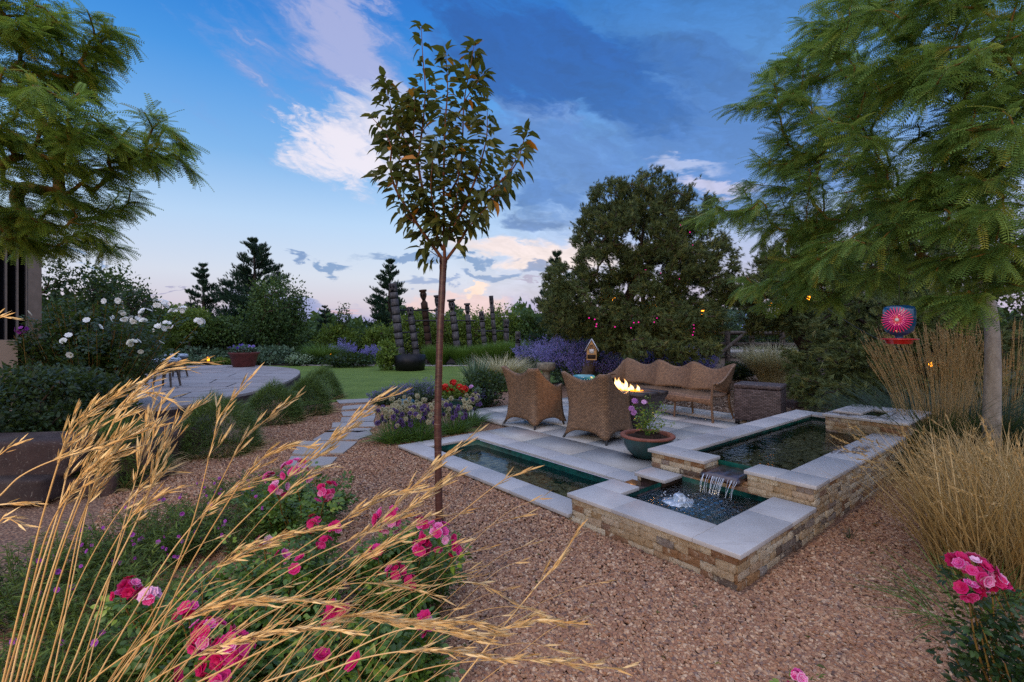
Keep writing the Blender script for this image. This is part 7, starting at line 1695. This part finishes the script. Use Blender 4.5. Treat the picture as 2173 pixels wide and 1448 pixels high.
ST = [ # path px, depth0, depth1, head start, density, width
    ([(6, 1448), (45, 1280), (95, 1080), (150, 920), (215, 858), (285, 815)], .85, .85, .66, 1.1, 1.6), ([(22, 1448), (60, 1290), (120, 1100), (150, 985), (205, 905), (262, 860)], .9, .95, .68, 1.0, 1.5),
    ([(34, 1448), (75, 1290), (135, 1080), (210, 960), (330, 905), (385, 872)][:-1] + [(300, 893)], .92, .95, .66, .9, 1.4), ([(12, 1448), (55, 1300), (105, 1120), (180, 1010), (240, 965), (283, 950)], .8, .8, .64, 1.0, 1.5),
    ([(45, 1448), (95, 1260), (165, 1060), (240, 900), (300, 815), (350, 785), (405, 785)], .95, 1.05, .72, .5, 1.3), ([(60, 1448), (140, 1190), (230, 960), (290, 830), (360, 775), (455, 769)], 1.0, 1.1, .80, .55, 1.2),
    ([(52, 1448), (120, 1200), (200, 990), (262, 855), (310, 832), (376, 857)], 1.0, 1.05, .76, .6, 1.2), ([(95, 1448), (135, 1290), (170, 1120), (215, 1000), (250, 935), (295, 890)], 1.1, 1.15, .66, .8, 1.1),
    ([(110, 1448), (150, 1250), (190, 1060), (225, 985), (275, 965)], 1.1, 1.15, .72, .9, 1.1), ([(180, 1448), (245, 1180), (290, 1010), (315, 900), (330, 835)], 1.25, 1.3, .68, .8, .9), ([(165, 1448), (240, 1200), (300, 1020), (322, 940), (345, 850), (372, 855)], 1.2, 1.3, .72, .7, .9),
    ([(140, 1448), (215, 1260), (300, 1085), (345, 960), (385, 890), (440, 850)], 1.05, 1.1, .60, .9, 1.3), ([(250, 1448), (320, 1330), (405, 1120), (450, 945), (470, 880), (535, 795)], 1.0, 1.05, .70, .5, 1.2), ([(230, 1448), (330, 1290), (420, 1120), (510, 945), (560, 895), (636, 836)], 1.1, 1.2, .72, .6, 1.1),
    ([(240, 1448), (375, 1262), (500, 1120), (640, 990), (740, 905), (790, 855), (856, 834)], 1.15, 1.3, .62, .8, 1.2), ([(300, 1448), (360, 1290), (420, 1170), (530, 1000), (600, 950), (662, 949)], 1.1, 1.15, .70, 1.0, 1.3), ([(200, 1448), (290, 1290), (380, 1150), (465, 1060), (520, 1030), (562, 1019)], 1.1, 1.15, .70, 1.0, 1.3),
    ([(120, 1448), (195, 1250), (270, 1110), (340, 1050), (400, 1031)], 1.0, 1.05, .66, .8, 1.1), ([(480, 1448), (600, 1290), (760, 1150), (900, 1010), (960, 960), (1018, 912)], 1.3, 1.4, .66, .5, 1.1), ([(560, 1448), (690, 1310), (830, 1190), (963, 1118), (1074, 1020), (1124, 997)][:3] + [(950, 1110), (1060, 1025), (1124, 997)], 1.3, 1.4, .86, .6, 1.0),
    ([(975, 1448), (1062, 1337), (1130, 1255), (1186, 1190), (1238, 1108)], 1.1, 1.15, .55, .55, 1.3), ([(80, 1560), (190, 1448), (330, 1350), (450, 1290), (600, 1275), (738, 1286)], .85, .9, .50, 1.25, 1.4), ([(240, 1448), (330, 1330), (430, 1225), (540, 1160), (640, 1130), (722, 1120)], .95, 1.0, .52, 1.0, 1.2),
    ([(160, 1560), (330, 1440), (480, 1365), (640, 1335), (760, 1345)], .8, .82, .45, 1.2, 1.4), ([(420, 1448), (560, 1380), (720, 1310), (860, 1320), (985, 1320), (1062, 1342)], .9, .95, .40, 1.15, 1.4), ([(560, 1448), (700, 1400), (860, 1335), (1000, 1350), (1120, 1320), (1244, 1325)], 1.0, 1.05, .45, .8, 1.2),
    ([(640, 1448), (760, 1400), (880, 1380), (980, 1385), (1085, 1407)], .85, .88, .45, 1.1, 1.3), ([(700, 1500), (900, 1420), (1100, 1400), (1300, 1418), (1345, 1408)], 1.1, 1.15, .5, .6, 1.0), ([(330, 1448), (430, 1330), (560, 1220), (690, 1130), (800, 1060), (900, 1040)], 1.15, 1.25, .70, .8, 1.1),
    ([(360, 1448), (500, 1290), (650, 1190), (820, 1110), (920, 1040), (975, 1005)], 1.25, 1.35, .62, .9, 1.1), ([(380, 1448), (520, 1330), (640, 1265), (780, 1180), (900, 1100), (935, 1095)], 1.2, 1.3, .62, .8, 1.0), ([(440, 1448), (560, 1345), (700, 1250), (830, 1240), (940, 1270)], 1.2, 1.3, .66, .7, 1.0),
    ([(-40, 1080), (0, 1052), (45, 1010), (120, 975), (230, 945)][0:5], .7, .75, .55, .8, 1.6), ([(-60, 1090), (-20, 1075), (30, 1068), (75, 1068)], .6, .6, .4, 1.0, 1.6), ([(-60, 1170), (-20, 1130), (10, 1100), (45, 1115)], .7, .7, .5, 1.0, 1.4), ([(-30, 980), (0, 965), (20, 950), (46, 937)], .8, .8, .3, .8, 1.2), ([(-40, 700), (-10, 672), (25, 676)], .55, .55, .2, .6, 1.8),
    ([(90, 1448), (160, 1250), (250, 1090), (330, 1010), (372, 1000)], 1.2, 1.3, .7, .7, .9), ([(700, 1448), (800, 1330), (900, 1260), (1000, 1235), (1090, 1280)], 1.3, 1.4, .7, .6, .7), ([(820, 1448), (920, 1360), (1010, 1300), (1110, 1290), (1190, 1330)], 1.3, 1.4, .7, .6, .7), ([(900, 1448), (1010, 1390), (1120, 1365), (1240, 1400)], 1.3, 1.4, .7, .6, .7),
    ([(300, 1448), (420, 1270), (540, 1120), (650, 1010), (715, 990)], 1.35, 1.45, .75, .6, .8), ([(500, 1448), (640, 1290), (760, 1220), (860, 1190)], 1.3, 1.35, .8, .5, .7), ([(1020, 1448), (1110, 1380), (1180, 1330), (1250, 1310)], 1.35, 1.4, .85, .4, .6)]
for k, (pth_, d0, d1, hs_, dn_, wd__) in enumerate(ST): stalk(pth_, d0, d1, hs_, dn_, 3000 + k, wd__)
for k in range(46):
    u0 = r.uniform(120, 900); L_ = r.uniform(250, 520); sl_u = r.uniform(.55, 1.1); u1 = u0 + L_ * sl_u; v1 = 1448 - L_ * r.uniform(.5, .85)
    d0 = r.uniform(1.2, 1.6); stalk([(u0, 1460), (u0 + (u1 - u0) * .35, 1448 - (1448 - v1) * .48), (u0 + (u1 - u0) * .75, v1 + (1448 - v1) * .12), (u1, v1)], d0, d0 + .05, .93, .5, 4000 + k, .5)

# fallen leaves and bits on the gravel and patio
r = np.random.default_rng(5150); n = 170; y_ = r.uniform(1.6, 9.0, n); x_ = r.uniform(-.35, .75, n) * y_; aa_ = x_ * A2[0] + y_ * A2[1]; bb_ = x_ * B2[0] + y_ * B2[1]
kp = ~((aa_ > 2.9) & (aa_ < 8.1) & (bb_ > -6.0) & (bb_ < -1.3)); on_p = (aa_ > 4.4) & (bb_ < -2.95) & (bb_ > -7.7) & (aa_ < 8.8); zz_ = np.where(on_p, .006, GZ + .018); n2_ = int(kp.sum())
mb = MB(); scatter(mb, *LEAFW, np.c_[x_, y_, zz_][kp], frames(norm(np.c_[r.normal(size=(n2_, 2)), r.normal(size=n2_) * .1]), r.normal(0, .25, n2_)), r.uniform(.014, .05, n2_), np.clip(r.normal(.75, .3, n2_), 0, 1)); tag(mb.build('fallen_leaves', MT['cherry_leaf']), kind='stuff')
# ---------------------------------------------------------------- string lights
lights = [(1303, 636, 12.4), (1392, 651, 11.8), (1491, 663, 11), (1634, 645, 9.5), (1716, 632, 8.8), (1975, 773, 6.3)]
sl_r = thing('string_lights', 'cable of small orange bulbs strung from the pinyon across to the right', 'string lights', S(1500, 655, 10.8))
off = np.array(sl_r.location); P = []
for a, b in zip(lights[:-1], lights[1:]):
    A, Bq = S(a[0], a[1] - 8, a[2]), S(b[0], b[1] - 8, b[2])
    for k in range(8): t_ = k / 8; P.append(A + (Bq - A) * t_ - [0, 0, .12 * math.sin(math.pi * t_)])
mb = MB(); tube(mb, np.array(P) - off, .004, 4, cap=False); mb.build('cable', MT['black_plastic'], sl_r)
for (u, v, d) in lights:
    p_ = S(u, v, d) - off; s_ = d / 11
    mb = MB(); tube(mb, [p_ + [0, 0, .04 * s_], p_ + [0, 0, .09 * s_]], .02 * s_, 8); mb.build('socket', MT['black_plastic'], sl_r)
    mb = MB(); mb.add(ICO2 * [.04 * s_, .04 * s_, .055 * s_] + p_, ICO2F); mb.build('bulb', MT['bulb_glow'], sl_r, smooth=True)
mg = thing('magenta_lights', 'string of tiny magenta lights wound through the pinyon', 'string lights', S(1380, 690, 11.5)); off = np.array(mg.location)
MGp = [(1472, 690), (1473, 697), (1472, 705), (1470, 711), (1266, 688), (1265, 693), (1442, 592), (1451, 594), (1460, 593), (1444, 478), (1464, 493), (1345, 685), (1355, 684), (1388, 684), (1305, 694), (1339, 696), (1470, 520), (1482, 543), (1250, 675), (1262, 678), (1394, 675), (1402, 580), (1370, 573)]
r = np.random.default_rng(88)
for (u, v) in MGp:
    dd_ = 11.0 if v > 660 else 11.9; p_ = S(u, v, dd_) - off; mb = MB(); mb.add(ICO1 * .016 + p_, ICO1F); mb.build('bulb', MT['magenta_glow'], mg)
mb = MB(); Q = [S(u, v - 2, (11.0 if v > 660 else 11.9) + .02) - off for u, v in sorted(MGp, key=lambda q: (q[1] // 60, q[0]))]; tube(mb, np.array(Q), .0025, 3, cap=False); mb.build('cable', MT['black_plastic'], mg)

assert not any(o.parent is None and o.type == 'MESH' and 'kind' not in o and 'label' not in o for o in bpy.data.objects), [o.name for o in bpy.data.objects if o.parent is None and o.type == 'MESH' and 'kind' not in o and 'label' not in o]
